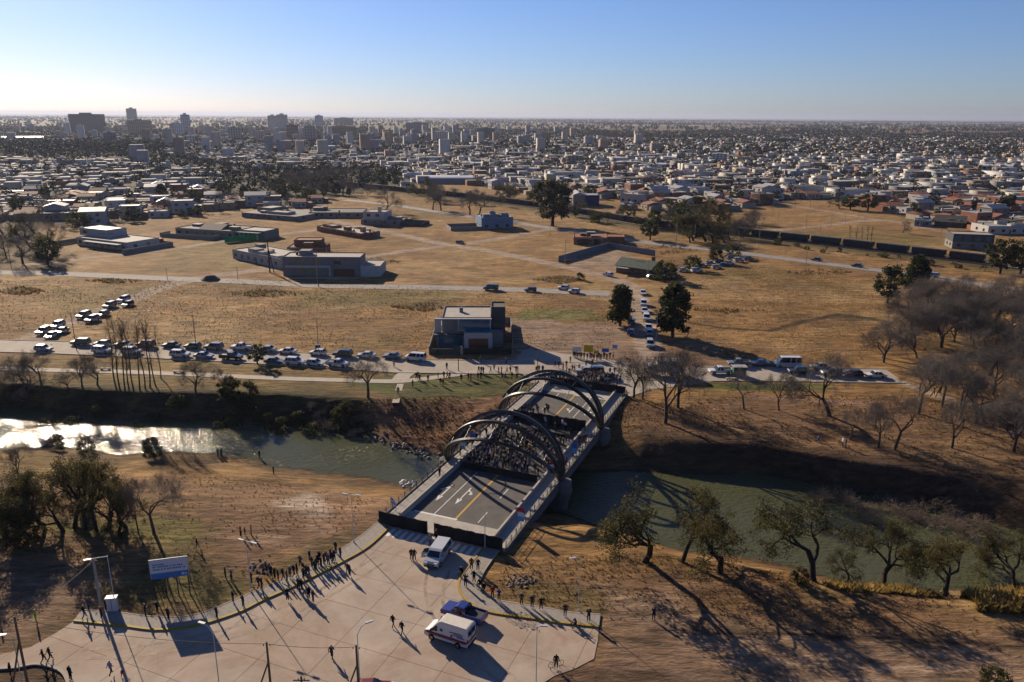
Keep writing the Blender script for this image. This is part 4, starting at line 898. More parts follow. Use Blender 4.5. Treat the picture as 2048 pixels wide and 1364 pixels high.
# ------------------------------------------------------------------ vehicles (local x forward, z up, wheels on z = 0)
M_GLASS = mat('car_glass', (0.015, 0.018, 0.022), .06, .1, 1, .6)
M_TYRE = mat('tyre_rubber', (0.015, 0.015, 0.015), .9, .1, 5, .1)
M_RIM = mat('wheel_rim', (0.35, 0.35, 0.36), .35, .1, 5, .5, metal=.7)
M_LAMP = mat('headlight_glass', (0.75, 0.76, 0.78), .15, .05, 5, .6)
M_TAIL = mat('tail_light_red', (0.35, 0.012, 0.012), .25, .1, 5, .5)
M_TRIM = mat('black_trim', (0.02, 0.02, 0.021), .6, .1, 5, .3)
PAINT = dict(white=(.74, .73, .71), silver=(.42, .42, .43), grey=(.17, .175, .18), black=(.016, .016, .018), red=(.22, .02, .016), blue=(.012, .03, .22), darkblue=(.015, .028, .075), green=(.04, .09, .05), teal=(.02, .07, .075), beige=(.42, .35, .26))
def paint(c): return mat('paint_' + c, PAINT[c], .28, .03, 1, .5, coat=.6)
TYPES = {  # body profile (x, z), greenhouse base/top x limits, belt z, roof z, half width, wheel x positions, wheel radius
    'sedan': dict(body=[(-2.2, .3), (2.15, .3), (2.2, .55), (2.1, .72), (.95, .88), (-1.45, .92), (-2.15, .86), (-2.25, .6)], gh=((-1.55, 1.0), (-.95, .30)), belt=.86, roof=1.43, hw=.87, wx=(1.33, -1.32), wr=.32),
    'hatch': dict(body=[(-1.95, .3), (1.95, .3), (2.0, .58), (1.9, .75), (.95, .92), (-1.9, .98), (-2.0, .6)], gh=((-1.95, 1.0), (-1.5, .25)), belt=.9, roof=1.49, hw=.86, wx=(1.25, -1.25), wr=.32),
    'suv': dict(body=[(-2.25, .35), (2.2, .35), (2.25, .75), (2.1, .95), (1.05, 1.06), (-2.2, 1.08), (-2.3, .7)], gh=((-2.2, 1.1), (-1.9, .45)), belt=1.02, roof=1.74, hw=.92, wx=(1.38, -1.38), wr=.37),
    'pickup': dict(body=[(-2.6, .42), (2.55, .42), (2.6, .8), (2.5, 1.0), (1.25, 1.1), (-2.6, 1.1), (-2.66, .8)], gh=((-.65, 1.3), (-.45, .65)), belt=1.05, roof=1.79, hw=.92, wx=(1.6, -1.55), wr=.38),
    'van': dict(body=[(-2.45, .35), (2.4, .35), (2.5, .7), (2.3, 1.0), (1.55, 1.2), (-2.4, 1.22), (-2.5, .7)], gh=((-2.42, 1.75), (-2.3, .95)), belt=1.15, roof=1.93, hw=.95, wx=(1.55, -1.5), wr=.34),
    'minibus': dict(body=[(-2.95, .35), (2.75, .35), (2.9, .75), (2.7, 1.1), (2.1, 1.3), (-2.9, 1.32), (-3.0, .7)], gh=((-2.92, 2.25), (-2.85, 1.55)), belt=1.25, roof=2.45, hw=.99, wx=(1.85, -1.75), wr=.36)}
_wheel = None
def wheel_mesh(r):
    t = MB(); t.tube([(0, -.11, 0), (0, -.1, 0), (0, .1, 0), (0, .11, 0)], [r * .85, r, r, r * .85], 14); tm = t.mesh('tyre', M_TYRE)
    q = MB(); q.tube([(0, -.118, 0), (0, .118, 0)], r * .6, 10); return tm, q.mesh('rim', M_RIM)
VP = {}
def vehicle_proto(ty, c):
    d = TYPES[ty]; hw = d['hw']; root = empty('car'); pm = paint(c)
    b = MB(); n = len(d['body']); pr = d['body']
    rows = [(-hw * .93, .94), (-hw, 1.0), (hw, 1.0), (hw * .93, .94)]
    zc = .55; vs = [(x * (.985 if k != 1 else 1), y, zc + (z - zc) * k) for y, k in rows for x, z in pr]
    fs = [list(range(n)), [3 * n + i for i in range(n)][::-1]]
    for r_ in range(3): fs += [(r_ * n + i, (r_ + 1) * n + i, (r_ + 1) * n + (i + 1) % n, r_ * n + (i + 1) % n) for i in range(n)]
    b.add(vs, fs)
    (x0, x1), (u0, u1) = d['gh']; zb, zt = d['belt'] - .04, d['roof']; ht = hw * .80; hb = hw * .95
    gl = MB(); gl.add([(x0, -hb, zb), (x1, -hb, zb), (x1, hb, zb), (x0, hb, zb), (u0, -ht, zt - .05), (u1, -ht, zt - .05), (u1, ht, zt - .05), (u0, ht, zt - .05)], [(3, 2, 1, 0), (4, 5, 6, 7), (0, 1, 5, 4), (1, 2, 6, 5), (2, 3, 7, 6), (3, 0, 4, 7)])
    b.add([(u0 - .04, -ht - .02, zt - .07), (u1 + .05, -ht - .02, zt - .07), (u1 + .05, ht + .02, zt - .07), (u0 - .04, ht + .02, zt - .07), (u0 + .06, -ht + .1, zt), (u1 - .08, -ht + .1, zt), (u1 - .08, ht - .1, zt), (u0 + .06, ht - .1, zt)], [(3, 2, 1, 0), (4, 5, 6, 7), (0, 1, 5, 4), (1, 2, 6, 5), (2, 3, 7, 6), (3, 0, 4, 7)])
    for sg in (-1, 1):     # pillars stand just outside the glass
        for f0, f1 in ((0, 0), (1, 1), (.5, .52)) + (((.25, .25),) if ty in ('suv', 'van', 'minibus', 'hatch') else ()):
            xb = x0 + (x1 - x0) * f0; xt = u0 + (u1 - u0) * f1; w = .07
            b.add([(xb - w, sg * (hb + .012), zb), (xb + w, sg * (hb + .012), zb), (xt + w, sg * (ht + .012), zt - .05), (xt - w, sg * (ht + .012), zt - .05)], [(0, 1, 2, 3)])
    if ty == 'pickup':
        b.bx(-2.6, -.72, -hw + .02, -hw + .12, 1.08, 1.28).bx(-2.6, -.72, hw - .12, hw - .02, 1.08, 1.28).bx(-2.62, -2.52, -hw + .05, hw - .05, 1.08, 1.28)
    b.build('body', pm, root); gl.build('window_glass', M_GLASS, root)
    if ty == 'pickup': MB().bx(-2.5, -.74, -hw + .13, hw - .13, 1.1, 1.115).build('load_bed', M_TRIM, root)
    tm, rm = wheel_mesh(d['wr'])
    for x in d['wx']:
        for sg in (-1, 1):
            w = obj('wheel', tm, root, loc=(x, sg * (hw - .08), d['wr'])); obj('rim', rm, w)
    xf = max(p[0] for p in pr); xr = min(p[0] for p in pr); zl = .68 if ty in ('sedan', 'hatch') else .85
    for sg in (-1, 1):
        MB().box((xf - .12, sg * hw * .70, zl), (.22, .36, .15)).build('headlight', M_LAMP, root); MB().box((xr + .08, sg * hw * .76, zl + .06), (.14, .24, .2)).build('tail_light', M_TAIL, root)
        MB().box((x1 - .35, sg * (hw + .1), d['belt'] + .05), (.14, .2, .14)).build('mirror', pm, root)
    MB().box((xf - .03, 0, .42), (.14, hw * 1.7, .16)).build('bumper', M_TRIM, root)
    return root
def car(ty, c, p, head, label, group, name='parked_car', cat='car'):
    k = (ty, c)
    if k not in VP: VP[k] = o = vehicle_proto(ty, c)
    else: o = copy_tree(VP[k])
    o.name = name; o.location = (p[0], p[1], p[2] + .06); o.rotation_euler = (0, 0, head); tag(o, label, cat, group); return o
def heading(a, b):
    a = flat(*a); b = flat(*b); return math.atan2(b[1] - a[1], b[0] - a[0])
ORD = ['leftmost', 'second', 'third', 'fourth', 'fifth', 'sixth', 'seventh', 'eighth', 'ninth', 'tenth', 'eleventh', 'twelfth', 'thirteenth', 'fourteenth', 'fifteenth', 'sixteenth']
NM = dict(sedan='saloon car', hatch='hatchback', suv='sport utility car', pickup='pickup truck', van='van', minibus='minibus')
CN = {'darkblue': 'dark blue'}
def cars(lst, where, group, along=None, head=None, name='parked_car', z=0.0):
    for i, (x, y, ty, c) in enumerate(lst):
        p = at(x, y)
        h = head if head is not None else 0
        if along is not None:
            P = np.asarray(along); k = int(np.argmin(((P - p[:2]) ** 2).sum(1))); k = min(max(k, 1), len(P) - 2); d = P[k + 1] - P[k - 1]; h = math.atan2(d[1], d[0]) + (head or 0)
        car(ty, c, (p[0], p[1], max(p[2], z)), h + rnd.uniform(-.04, .04), f'{CN.get(c, c)} {NM[ty]}, {ORD[i]}{" from the left" if i else ""} {where}', group, name, 'van' if ty in ('van', 'minibus') else 'pickup' if ty == 'pickup' else 'car')
AV = dense(AVENUE, 4)
cars([(162, 690, 'suv', 'black'), (205, 692, 'hatch', 'silver'), (246, 694, 'sedan', 'grey'), (292, 694, 'suv', 'red'), (343, 695, 'sedan', 'black'), (386, 697, 'hatch', 'green'), (428, 699, 'suv', 'grey'), (484, 700, 'pickup', 'white'), (534, 703, 'sedan', 'silver'), (575, 707, 'sedan', 'white'), (636, 710, 'hatch', 'white'), (686, 713, 'suv', 'black'), (733, 715, 'sedan', 'white'), (785, 717, 'sedan', 'grey')], 'parked on the far side of the avenue', 'cars parked on the far side of the avenue', AV, math.pi, z=.02)
car('van', 'white', at(831, 721), heading((831, 721), (790, 718)) , 'white van driving on the avenue beside the modern house', None, 'white_van', 'van')
cars([(88, 702, 'hatch', 'silver'), (205, 706, 'suv', 'white'), (264, 708, 'suv', 'white'), (361, 714, 'suv', 'white'), (408, 716, 'sedan', 'silver'), (463, 719, 'pickup', 'black'), (549, 727, 'sedan', 'grey'), (591, 729, 'suv', 'white'), (631, 731, 'hatch', 'white'), (676, 733, 'pickup', 'white')], 'parked on the river side of the avenue', 'cars parked on the river side of the avenue', AV, 0, z=.02)
D1 = DIRT1
cars([(88, 667, 'suv', 'beige'), (104, 675, 'sedan', 'white'), (116, 655, 'suv', 'white'), (124, 666, 'sedan', 'silver'), (168, 635, 'suv', 'grey'), (185, 643, 'suv', 'silver'), (206, 632, 'hatch', 'grey'), (220, 615, 'suv', 'grey'), (248, 603, 'suv', 'white'), (256, 612, 'hatch', 'black')], 'parked along the diagonal dirt road', 'cars parked along the dirt road', D1, math.pi)
cars([(982, 580, 'van', 'teal'), (1061, 583, 'hatch', 'black'), (1127, 579, 'hatch', 'white'), (1148, 586, 'hatch', 'white')], 'on the straight road between the fields', 'cars on the field road', ROAD5, math.pi, z=.02)
car('hatch', 'teal', at(920, 487), heading((920, 488), (980, 478)), 'lone dark teal hatchback at the dirt crossroads', None)
car('hatch', 'white', at(1216, 552), heading((1216, 552), (1180, 544)), 'white hatchback on the dirt road near the green-roofed hut', None)
q8 = [(1286, 589, 'sedan', 'white'), (1287, 611, 'suv', 'white'), (1289, 625, 'sedan', 'white'), (1293, 640, 'suv', 'white'), (1297, 659, 'sedan', 'white'), (1299, 671, 'hatch', 'teal'), (1300, 693, 'suv', 'silver')]
for i, (x, y, ty, c) in enumerate(q8): car(ty, c, at(x, y), heading((1284, 600), (1299, 690)), f'{c} {NM[ty]}, {["farthest","second","third","fourth","fifth","sixth","nearest"][i]} in the queue between the two conifers', 'queue between the conifers')
car('suv', 'teal', at(1263, 648), heading((1284, 600), (1266, 690)) + math.pi, 'dark teal car half under the left conifer', None); car('hatch', 'blue', at(1261, 668), heading((1260, 700), (1262, 640)), 'blue hatchback under the left conifer', None)
cars([(1304, 557, 'hatch', 'silver'), (1330, 558, 'sedan', 'green'), (1354, 556, 'sedan', 'darkblue'), (1366, 543, 'sedan', 'silver'), (1393, 545, 'suv', 'white'), (1404, 534, 'sedan', 'darkblue'), (1420, 529, 'sedan', 'grey'), (1432, 537, 'hatch', 'silver'), (1438, 525, 'sedan', 'darkblue'), (1446, 532, 'sedan', 'teal'), (1458, 529, 'sedan', 'white'), (1463, 519, 'suv', 'green'), (1477, 524, 'suv', 'silver'), (1496, 521, 'suv', 'teal')], 'parked by the green-roofed hut', 'cars parked by the green-roofed hut', None, R(20))
cars([(1440, 748, 'pickup', 'white'), (1477, 732, 'pickup', 'grey'), (1519, 731, 'sedan', 'grey'), (1574, 734, 'minibus', 'white'), (1596, 748, 'suv', 'black'), (1640, 738, 'sedan', 'silver'), (1662, 751, 'suv', 'grey'), (1706, 753, 'hatch', 'black'), (1750, 755, 'sedan', 'white')], 'on the avenue right of the bridge', 'vehicles on the avenue right of the bridge', AV, math.pi, z=.02)
cars([(1633, 522, 'sedan', 'black'), (1714, 534, 'sedan', 'black'), (1864, 554, 'suv', 'silver')], 'driving on the railway road', 'cars on the railway road', RAILROAD, math.pi, 'moving_car', z=.02)
car('suv', 'darkblue', at(1188, 748), heading((1188, 748), (1160, 747)), 'dark blue car with bright roof glint amid the far crowd', None); car('sedan', 'silver', at(1172, 746), heading((1188, 748), (1160, 747)), 'pale car nosing out of the far crowd left of the dark blue one', None)
car('sedan', 'grey', at(1214, 758), heading((1214, 758), (1190, 756)), 'grey car behind the far barrier, amid the far crowd', None)
car('sedan', 'red', at(742, 1390), heading((742, 1378), (775, 1376)), 'red car whose roof shows at the bottom picture edge', None)
# white box truck behind the bare trees
tk = empty('box_truck', (*at(1326, 750)[:2], .06), math.pi); tag(tk, 'white box truck with red cab front, half hidden by bare trees', 'truck', None)
MB().bx(-4.2, 1.6, -1.2, 1.2, 1.0, 3.5).build('cargo_box', mat('truck_box_grey', (.5, .5, .5), .6, .1, 1), tk); MB().side([(1.75, .6), (3.6, .6), (3.6, 1.5), (3.3, 2.5), (1.75, 2.6)], -1.1, 1.1).build('cab', paint('white'), tk)
MB().bx(3.28, 3.63, -.95, .95, 1.62, 2.3).build('windscreen', M_GLASS, tk); MB().bx(3.6, 3.68, -1.0, 1.0, .6, 1.1).build('bumper', paint('red'), tk); MB().bx(-4.2, 3.4, -.4, .4, .65, .98).build('chassis', M_TRIM, tk)
tm_, rm_ = wheel_mesh(.48)
for x in (2.6, -1.9, -3.0):
    for sg in (-1, 1): w_ = obj('wheel', tm_, tk, loc=(x, sg * 1.0, .48)); obj('rim', rm_, w_)

# --- foreground vehicles built in more detail
def near_van(p, head):
    e = empty('passenger_van', (p[0], p[1], .055), head); tag(e, 'silver passenger van with its side door open before the bridge barrier', 'van')
    pm = mat('paint_silver_van', (.60, .60, .62), .25, .03, 1, .5, coat=.7)
    hw = .97; b = MB()
    prof = [(-2.6, .32), (2.35, .32), (2.52, .55), (2.5, .82), (2.3, 1.02), (1.62, 1.2), (.95, 1.78), (.6, 1.93), (-2.35, 1.95), (-2.58, 1.75), (-2.65, 1.0)]
    n = len(prof); vs = []
    for y, top in ((-hw, .9), (-hw * .99, .99), (hw * .99, .99), (hw, .9)):
        for x, z in prof:
            tum = 1 - .13 * max(0, z - 1.1); vs.append((x, y * tum, .32 + (z - .32) * (top if z < 1.9 else top)))
    fs = [list(range(n)), [3 * n + i for i in range(n)][::-1]]
    for r_ in range(3): fs += [(r_ * n + i, (r_ + 1) * n + i, (r_ + 1) * n + (i + 1) % n, r_ * n + (i + 1) % n) for i in range(n)]
    b.add(vs, fs, 0, False); b.build('body', pm, e)
    MB().add([(1.60, -.80, 1.23), (1.60, .80, 1.23), (.99, .70, 1.76), (.99, -.70, 1.76)], [(0, 1, 2, 3)]).build('windscreen', M_GLASS, e)
    for sg in (-1, 1):
        for x0, x1 in ((.5, 1.25), (-.75, .35), (-2.2, -.9)):
            MB().add([(x0, sg * .985, 1.15), (x1, sg * .985, 1.15), (x1 - (.35 if x0 > .4 else 0), sg * .915, 1.72), (x0, sg * .915, 1.72)], [(0, 1, 2, 3)] if sg < 0 else [(3, 2, 1, 0)]).build('side_window', M_GLASS, e)
        MB().box((2.42, sg * .68, .85), (.26, .42, .2)).build('headlight', M_LAMP, e); MB().box((-2.62, sg * .82, 1.15), (.1, .16, .5)).build('tail_light', M_TAIL, e); MB().box((1.35, sg * 1.1, 1.2), (.16, .24, .2)).build('mirror', pm, e)
    MB().add([(-2.645, -.75, 1.15), (-2.645, .75, 1.15), (-2.56, .68, 1.68), (-2.56, -.68, 1.68)], [(3, 2, 1, 0)]).build('rear_window', M_GLASS, e)
    MB().box((2.5, 0, .68), (.1, 1.0, .16)).build('grille', M_TRIM, e); MB().box((2.5, 0, .42), (.16, 1.8, .16)).build('bumper', M_TRIM, e)
    d = MB().bx(-.02, .02, -1.0, 0, .0, .75).mesh('door', pm); dd = MB().side([(0, 0), (1.05, 0), (1.05, .7), (.65, 1.35), (0, 1.35)], -.03, .03).build('front_door', pm, e); dd.location = (.45, -.98, .45); dd.rotation_euler = (0, 0, -R(62)); dd['label'] = 'open front door'
    MB().side([(.1, .75), (.95, .75), (.62, 1.28), (.1, 1.28)], -.04, .04).build('door_window', M_GLASS, dd)
    tm, rm = wheel_mesh(.36)
    for x in (1.6, -1.6):
        for sg in (-1, 1): w = obj('wheel', tm, e, loc=(x, sg * .9, .36)); obj('rim', rm, w)
pv_ = flat(876, 1119, 0); near_van(pv_, heading((893, 1090), (862, 1134)))
def ambulance(p, head):
    e = empty('ambulance', (p[0], p[1], .055), head); tag(e, 'white high-roofed ambulance van with dark red stripe parked on the concrete', 'ambulance')
    pm = mat('paint_white_ambulance', (.72, .71, .70), .35, .03, 1, .5, coat=.3); red = mat('stripe_dark_red', (.30, .012, .02), .5, .1, 3); blu = mat('marking_blue', (.03, .10, .32), .5, .1, 3)
    b = MB(); hw = 1.0
    prof = [(-2.75, .4), (2.35, .4), (2.6, .62), (2.58, .95), (2.4, 1.15), (1.85, 1.32), (1.15, 2.1), (.75, 2.58), (-2.6, 2.62), (-2.75, 2.45)]
    n = len(prof); vs = []
    for y, k in ((-hw * .97, .985), (-hw, .97), (hw, .97), (hw * .97, .985)):
        for x, z in prof: vs.append((x, y * (1 - .07 * max(0, z - 1.2)), .4 + (z - .4) * k))
    fs = [list(range(n)), [3 * n + i for i in range(n)][::-1]]
    for r_ in range(3): fs += [(r_ * n + i, (r_ + 1) * n + i, (r_ + 1) * n + (i + 1) % n, r_ * n + (i + 1) % n) for i in range(n)]
    b.add(vs, fs); b.build('body', pm, e)
    MB().bx(-2.5, .6, -.8, .8, 2.52, 2.58).build('roof_panel', mat('roof_cream', (.66, .62, .54), .6, .1, 2), e)
    MB().add([(1.87, -.82, 1.33), (1.87, .82, 1.33), (1.2, .76, 2.06), (1.2, -.76, 2.06)], [(0, 1, 2, 3)]).build('windscreen', M_GLASS, e)
    for sg in (-1, 1):
        MB().add([(.95, sg * 1.012, 1.35), (1.75, sg * 1.012, 1.35), (1.2, sg * .965, 1.98), (.95, sg * .965, 1.98)], [(0, 1, 2, 3)] if sg < 0 else [(3, 2, 1, 0)]).build('side_window', M_GLASS, e)
        MB().box((-.15, sg * 1.004, .98), (5.1, .03, .2)).build('stripe', red, e); MB().box((-.2, sg * 1.004, .78), (4.6, .03, .06)).build('stripe', red, e)
        for x, w, z, m_ in ((-1.4, 1.5, 1.75, red), (-1.55, 1.2, 1.52, blu), (-1.9, .9, 1.34, blu)):
            g = x - w / 2
            while g < x + w / 2:
                ww = rnd.uniform(.06, .15); MB().box((g + ww / 2, sg * .995, z), (ww, .04, .09)).build('lettering', m_, e); g += ww + .05
        for a in (0, 60, 120):
            s_ = MB().box((0, 0, 0), (.09, .04, .36)).build('star_mark', blu, e); s_.location = (.45, sg * .99, 1.65); s_.rotation_euler = (0, R(a), 0)
            s_ = MB().box((0, 0, 0), (.07, .04, .26)).build('star_mark', blu, e); s_.location = (-.8, sg * 1.0, 1.3); s_.rotation_euler = (0, R(a), 0)
        MB().box((2.5, sg * .72, .95), (.2, .36, .24)).build('headlight', M_LAMP, e); MB().box((-2.74, sg * .9, 1.2), (.08, .12, .45)).build('tail_light', M_TAIL, e); MB().box((1.62, sg * 1.14, 1.45), (.16, .24, .3)).build('mirror', M_TRIM, e)
        MB().box((-2.77, sg * .43, 1.95), (.03, .66, .62)).build('rear_window', M_GLASS, e)
    MB().box((-2.77, 0, 1.0), (.03, 1.9, .22)).build('stripe', red, e); MB().box((-2.78, 0, 1.6), (.02, .04, 1.9)).build('door_seam', M_TRIM, e); MB().box((-2.8, 0, .48), (.12, 1.9, .16)).build('bumper', M_TRIM, e); MB().box((2.58, 0, .52), (.12, 1.8, .2)).build('bumper', M_TRIM, e)
    tm, rm = wheel_mesh(.36)
    for x in (1.7, -1.55):
        for sg in (-1, 1): w = obj('wheel', tm, e, loc=(x, sg * .93, .36)); obj('rim', rm, w)
pa_ = flat(899, 1279, 0); ambulance(pa_, heading((938, 1297), (858, 1271)))
pp_ = flat(928, 1237, 0); car('pickup', 'blue', (*pp_, 0), heading((966, 1247), (892, 1222)), 'royal blue double-cab pickup truck parked beside the ambulance', None, 'pickup_truck', 'pickup')

# ------------------------------------------------------------------ bicycles
M_BIKE = mat('bicycle_paint', (.12, .13, .14), .4, .1, 4, .4)
def bicycle(p, rz, label, lie=0.0):
    e = empty('bicycle', (p[0], p[1], p[2]), rz); tag(e, label, 'bicycle', 'bicycles'); e.rotation_euler = (lie, 0, rz)
    w = MB(); n = 18
    for k in range(n): pass
    ring = [(.34 * math.cos(2 * math.pi * k / n), 0, .34 * math.sin(2 * math.pi * k / n)) for k in range(n + 1)]
    w.tube(ring, .025, 5, cap=False)
    for k in range(0, n, 3): w.tube([(0, 0, 0), ring[k]], .006, 3)
    wm = w.mesh('wheel', M_TYRE)
    for x in (-.52, .52): obj('wheel', wm, e, loc=(x, 0, .36))
    f = MB(); A, B_, C2, D2, E2, H2 = (-.52, 0, .36), (-.08, 0, .32), (-.2, 0, .82), (.34, 0, .86), (.52, 0, .36), (.32, 0, .98)
    for a, b_ in ((A, B_), (A, C2), (B_, C2), (B_, D2), (C2, D2), (D2, E2), (D2, H2)): f.tube([a, b_], .02, 5)
    f.build('frame', M_BIKE, e); MB().box((-.22, 0, .9), (.26, .14, .06)).build('saddle', M_TRIM, e); MB().tube([(.3, -.28, 1.0), (.34, 0, .99), (.3, .28, 1.0)], .018, 5).build('handlebar', M_BIKE, e)
    return e
bicycle(at(1112, 1334) + np.array([0, 0, .02]), R(20), 'bicycle held by the lone cyclist at the bottom of the apron')
bicycle(at(1022, 1237) + np.array([0, 0, .08]), R(-12), 'bicycle leaning by the yellow kerb, left of two'); bicycle(at(1046, 1240) + np.array([0, 0, .08]), R(-8), 'bicycle leaning by the yellow kerb, right of two'); bicycle(at(1155, 1258) + np.array([0, 0, .05]), R(-10), 'bicycle beside the person seated on the far right kerb')

# ------------------------------------------------------------------ people
def skin_body(name, joints, bones):
    me = bpy.data.meshes.new('tmp'); names = list(joints); me.from_pydata([joints[k][0] for k in names], [(names.index(a), names.index(b)) for a, b in bones], [])
    o = bpy.data.objects.new('tmp', me); COL.objects.link(o); o.modifiers.new('skin', 'SKIN'); 
    if not me.skin_vertices: me.attributes.new  # layer is made with the modifier's data
    return o, names
def person_mesh(name, j, bones):
    """one closed body grown round the joints j (point, radius)"""
    import bmesh
    names = list(j); bm = bmesh.new(); lay = bm.verts.layers.skin.verify(); vs = []
    for i, k in enumerate(names):
        v = bm.verts.new(j[k][0]); r_ = j[k][1]; v[lay].radius = r_ if hasattr(r_, '__len__') else (r_, r_); v[lay].use_root = (k == 'pel'); vs.append(v)
    for a, b in bones: bm.edges.new((vs[names.index(a)], vs[names.index(b)]))
    me = bpy.data.meshes.new('sk'); bm.to_mesh(me); bm.free()
    o = bpy.data.objects.new('sk', me); COL.objects.link(o); o.modifiers.new('s', 'SKIN'); sb = o.modifiers.new('d', 'SUBSURF'); sb.levels = 1; sb.render_levels = 1
    dg = bpy.context.evaluated_depsgraph_get(); ev = o.evaluated_get(dg); out = bpy.data.meshes.new_from_object(ev); out.name = name
    bpy.data.objects.remove(o); bpy.data.meshes.remove(me)
    return out
BONES = [('pel', 'wst'), ('wst', 'chs'), ('chs', 'nck'), ('nck', 'hd0'), ('hd0', 'hd1'), ('chs', 'shL'), ('shL', 'elL'), ('elL', 'wrL'), ('wrL', 'haL'), ('chs', 'shR'), ('shR', 'elR'), ('elR', 'wrR'), ('wrR', 'haR'),
         ('pel', 'hpL'), ('hpL', 'knL'), ('knL', 'anL'), ('anL', 'toL'), ('pel', 'hpR'), ('hpR', 'knR'), ('knR', 'anR'), ('anR', 'toR')]
def pose(kind):
    j = dict(pel=((0, 0, .95), (.16, .12)), wst=((0, 0, 1.12), (.15, .11)), chs=((0, 0, 1.36), (.18, .125)), nck=((0, .01, 1.50), .06), hd0=((0, .02, 1.60), (.095, .105)), hd1=((0, .02, 1.70), (.085, .095)),
             shL=((-.2, 0, 1.41), .075), elL=((-.26, -.03, 1.14), .058), wrL=((-.27, .05, .92), .043), haL=((-.27, .08, .83), .04), shR=((.2, 0, 1.41), .075), elR=((.26, -.03, 1.14), .058), wrR=((.27, .05, .92), .043), haR=((.27, .08, .83), .04),
             hpL=((-.1, 0, .9), .105), knL=((-.11, .02, .5), .075), anL=((-.12, -.02, .1), .055), toL=((-.13, .14, .045), .042), hpR=((.1, 0, .9), .105), knR=((.11, .02, .5), .075), anR=((.12, -.02, .1), .055), toR=((.13, .14, .045), .042))
    def mv(k, p): j[k] = (p, j[k][1])
    if kind == 'walk':
        mv('knL', (-.1, .2, .52)); mv('anL', (-.1, .26, .1)); mv('toL', (-.11, .42, .06)); mv('knR', (.1, -.05, .5)); mv('anR', (.1, -.34, .14)); mv('toR', (.11, -.2, .045)); mv('wrL', (-.25, -.18, .95)); mv('haL', (-.25, -.2, .86)); mv('wrR', (.25, .22, .98)); mv('haR', (.25, .27, .9))
    if kind == 'arms':
        mv('elL', (-.27, .03, 1.15)); mv('wrL', (-.05, .2, 1.2)); mv('haL', (.06, .2, 1.22)); mv('elR', (.27, .03, 1.15)); mv('wrR', (.05, .23, 1.16)); mv('haR', (-.06, .23, 1.15))
    if kind == 'photo':
        mv('elL', (-.28, .14, 1.22)); mv('wrL', (-.12, .28, 1.46)); mv('haL', (-.07, .31, 1.55)); mv('elR', (.28, .14, 1.22)); mv('wrR', (.12, .28, 1.46)); mv('haR', (.07, .31, 1.55))
    if kind == 'pockets':
        mv('elL', (-.34, -.06, 1.16)); mv('wrL', (-.22, .06, .98)); mv('haL', (-.17, .1, .93)); mv('elR', (.34, -.06, 1.16)); mv('wrR', (.22, .06, .98)); mv('haR', (.17, .1, .93)); mv('anL', (-.17, 0, .1)); mv('toL', (-.2, .14, .045)); mv('anR', (.17, 0, .1)); mv('toR', (.2, .14, .045))
    if kind == 'wave':
        mv('elR', (.34, .05, 1.5)); mv('wrR', (.3, .08, 1.76)); mv('haR', (.3, .1, 1.86))
    if kind == 'sit':
        for k in ('pel', 'wst', 'chs', 'nck', 'hd0', 'hd1', 'shL', 'shR', 'hpL', 'hpR'): p, r_ = j[k]; j[k] = ((p[0], p[1] + (p[2] - .95) * .12, p[2] - .52), r_)
        for sg, c in ((-1, 'L'), (1, 'R')): mv('kn' + c, (sg * .14, .42, .5)); mv('an' + c, (sg * .14, .4, .1)); mv('to' + c, (sg * .15, .56, .045)); mv('el' + c, (sg * .27, .14, .62)); mv('wr' + c, (sg * .16, .34, .6)); mv('ha' + c, (sg * .1, .4, .6))
    return j
PM = {}
M_SHOE = mat('shoes', (.03, .028, .026), .7, .2, 5)
for kd in ('stand', 'walk', 'arms', 'photo', 'pockets', 'wave', 'sit'):
    j = pose(kd); me = person_mesh('person_' + kd, j, BONES); me.materials.clear()
    drop = -.52 if kd == 'sit' else 0
    for m_ in range(5): me.materials.append(M_SHOE)
    hands = [Vector(j['haL'][0]), Vector(j['haR'][0])]
    for p in me.polygons:
        c = p.center; p.use_smooth = True
        if c.z > 1.565 + drop and kd != 'wave' or (kd == 'wave' and c.z > 1.565 and abs(c.x) < .16): mi = 1 if (c.z > 1.69 + drop or c.y < -.01) else 0
        elif min((c - h).length for h in hands) < .085: mi = 0
        elif c.z > 1.5 + drop and abs(c.x) < .09: mi = 0
        elif c.z > (.93 if kd != 'sit' else .46) or (abs(c.x) > .2 and c.z > .7 and kd != 'sit') or (kd == 'sit' and abs(c.y) < .14 and c.z > .4): mi = 2
        elif c.z > .12: mi = 3
        else: mi = 4
        p.material_index = mi
    PM[kd] = me
CLO = dict(black=(.012, .012, .014), navy=(.02, .025, .055), charcoal=(.035, .035, .038), brown=(.07, .045, .03), grey=(.16, .16, .165), red=(.30, .02, .025), blue=(.03, .07, .25), white=(.62, .61, .60), beige=(.35, .27, .18), olive=(.07, .075, .04), pink=(.45, .16, .2), lilac=(.30, .25, .42), orange=(.5, .18, .03), yellow=(.6, .42, .03), hivis=(.16, .62, .05), denim=(.05, .075, .14), maroon=(.13, .02, .03))
def cloth(c): return mat('cloth_' + c, CLO[c], .9, .25, 6, .1)
SK = [mat('skin_%d' % i, c, .6, .08, 5, .3) for i, c in enumerate([(.42, .25, .17), (.33, .19, .125), (.50, .32, .23)])]
HR = [mat('hair_%d' % i, c, .8, .2, 9, .2) for i, c in enumerate([(.012, .010, .009), (.03, .02, .013), (.10, .065, .035), (.2, .19, .18)])]
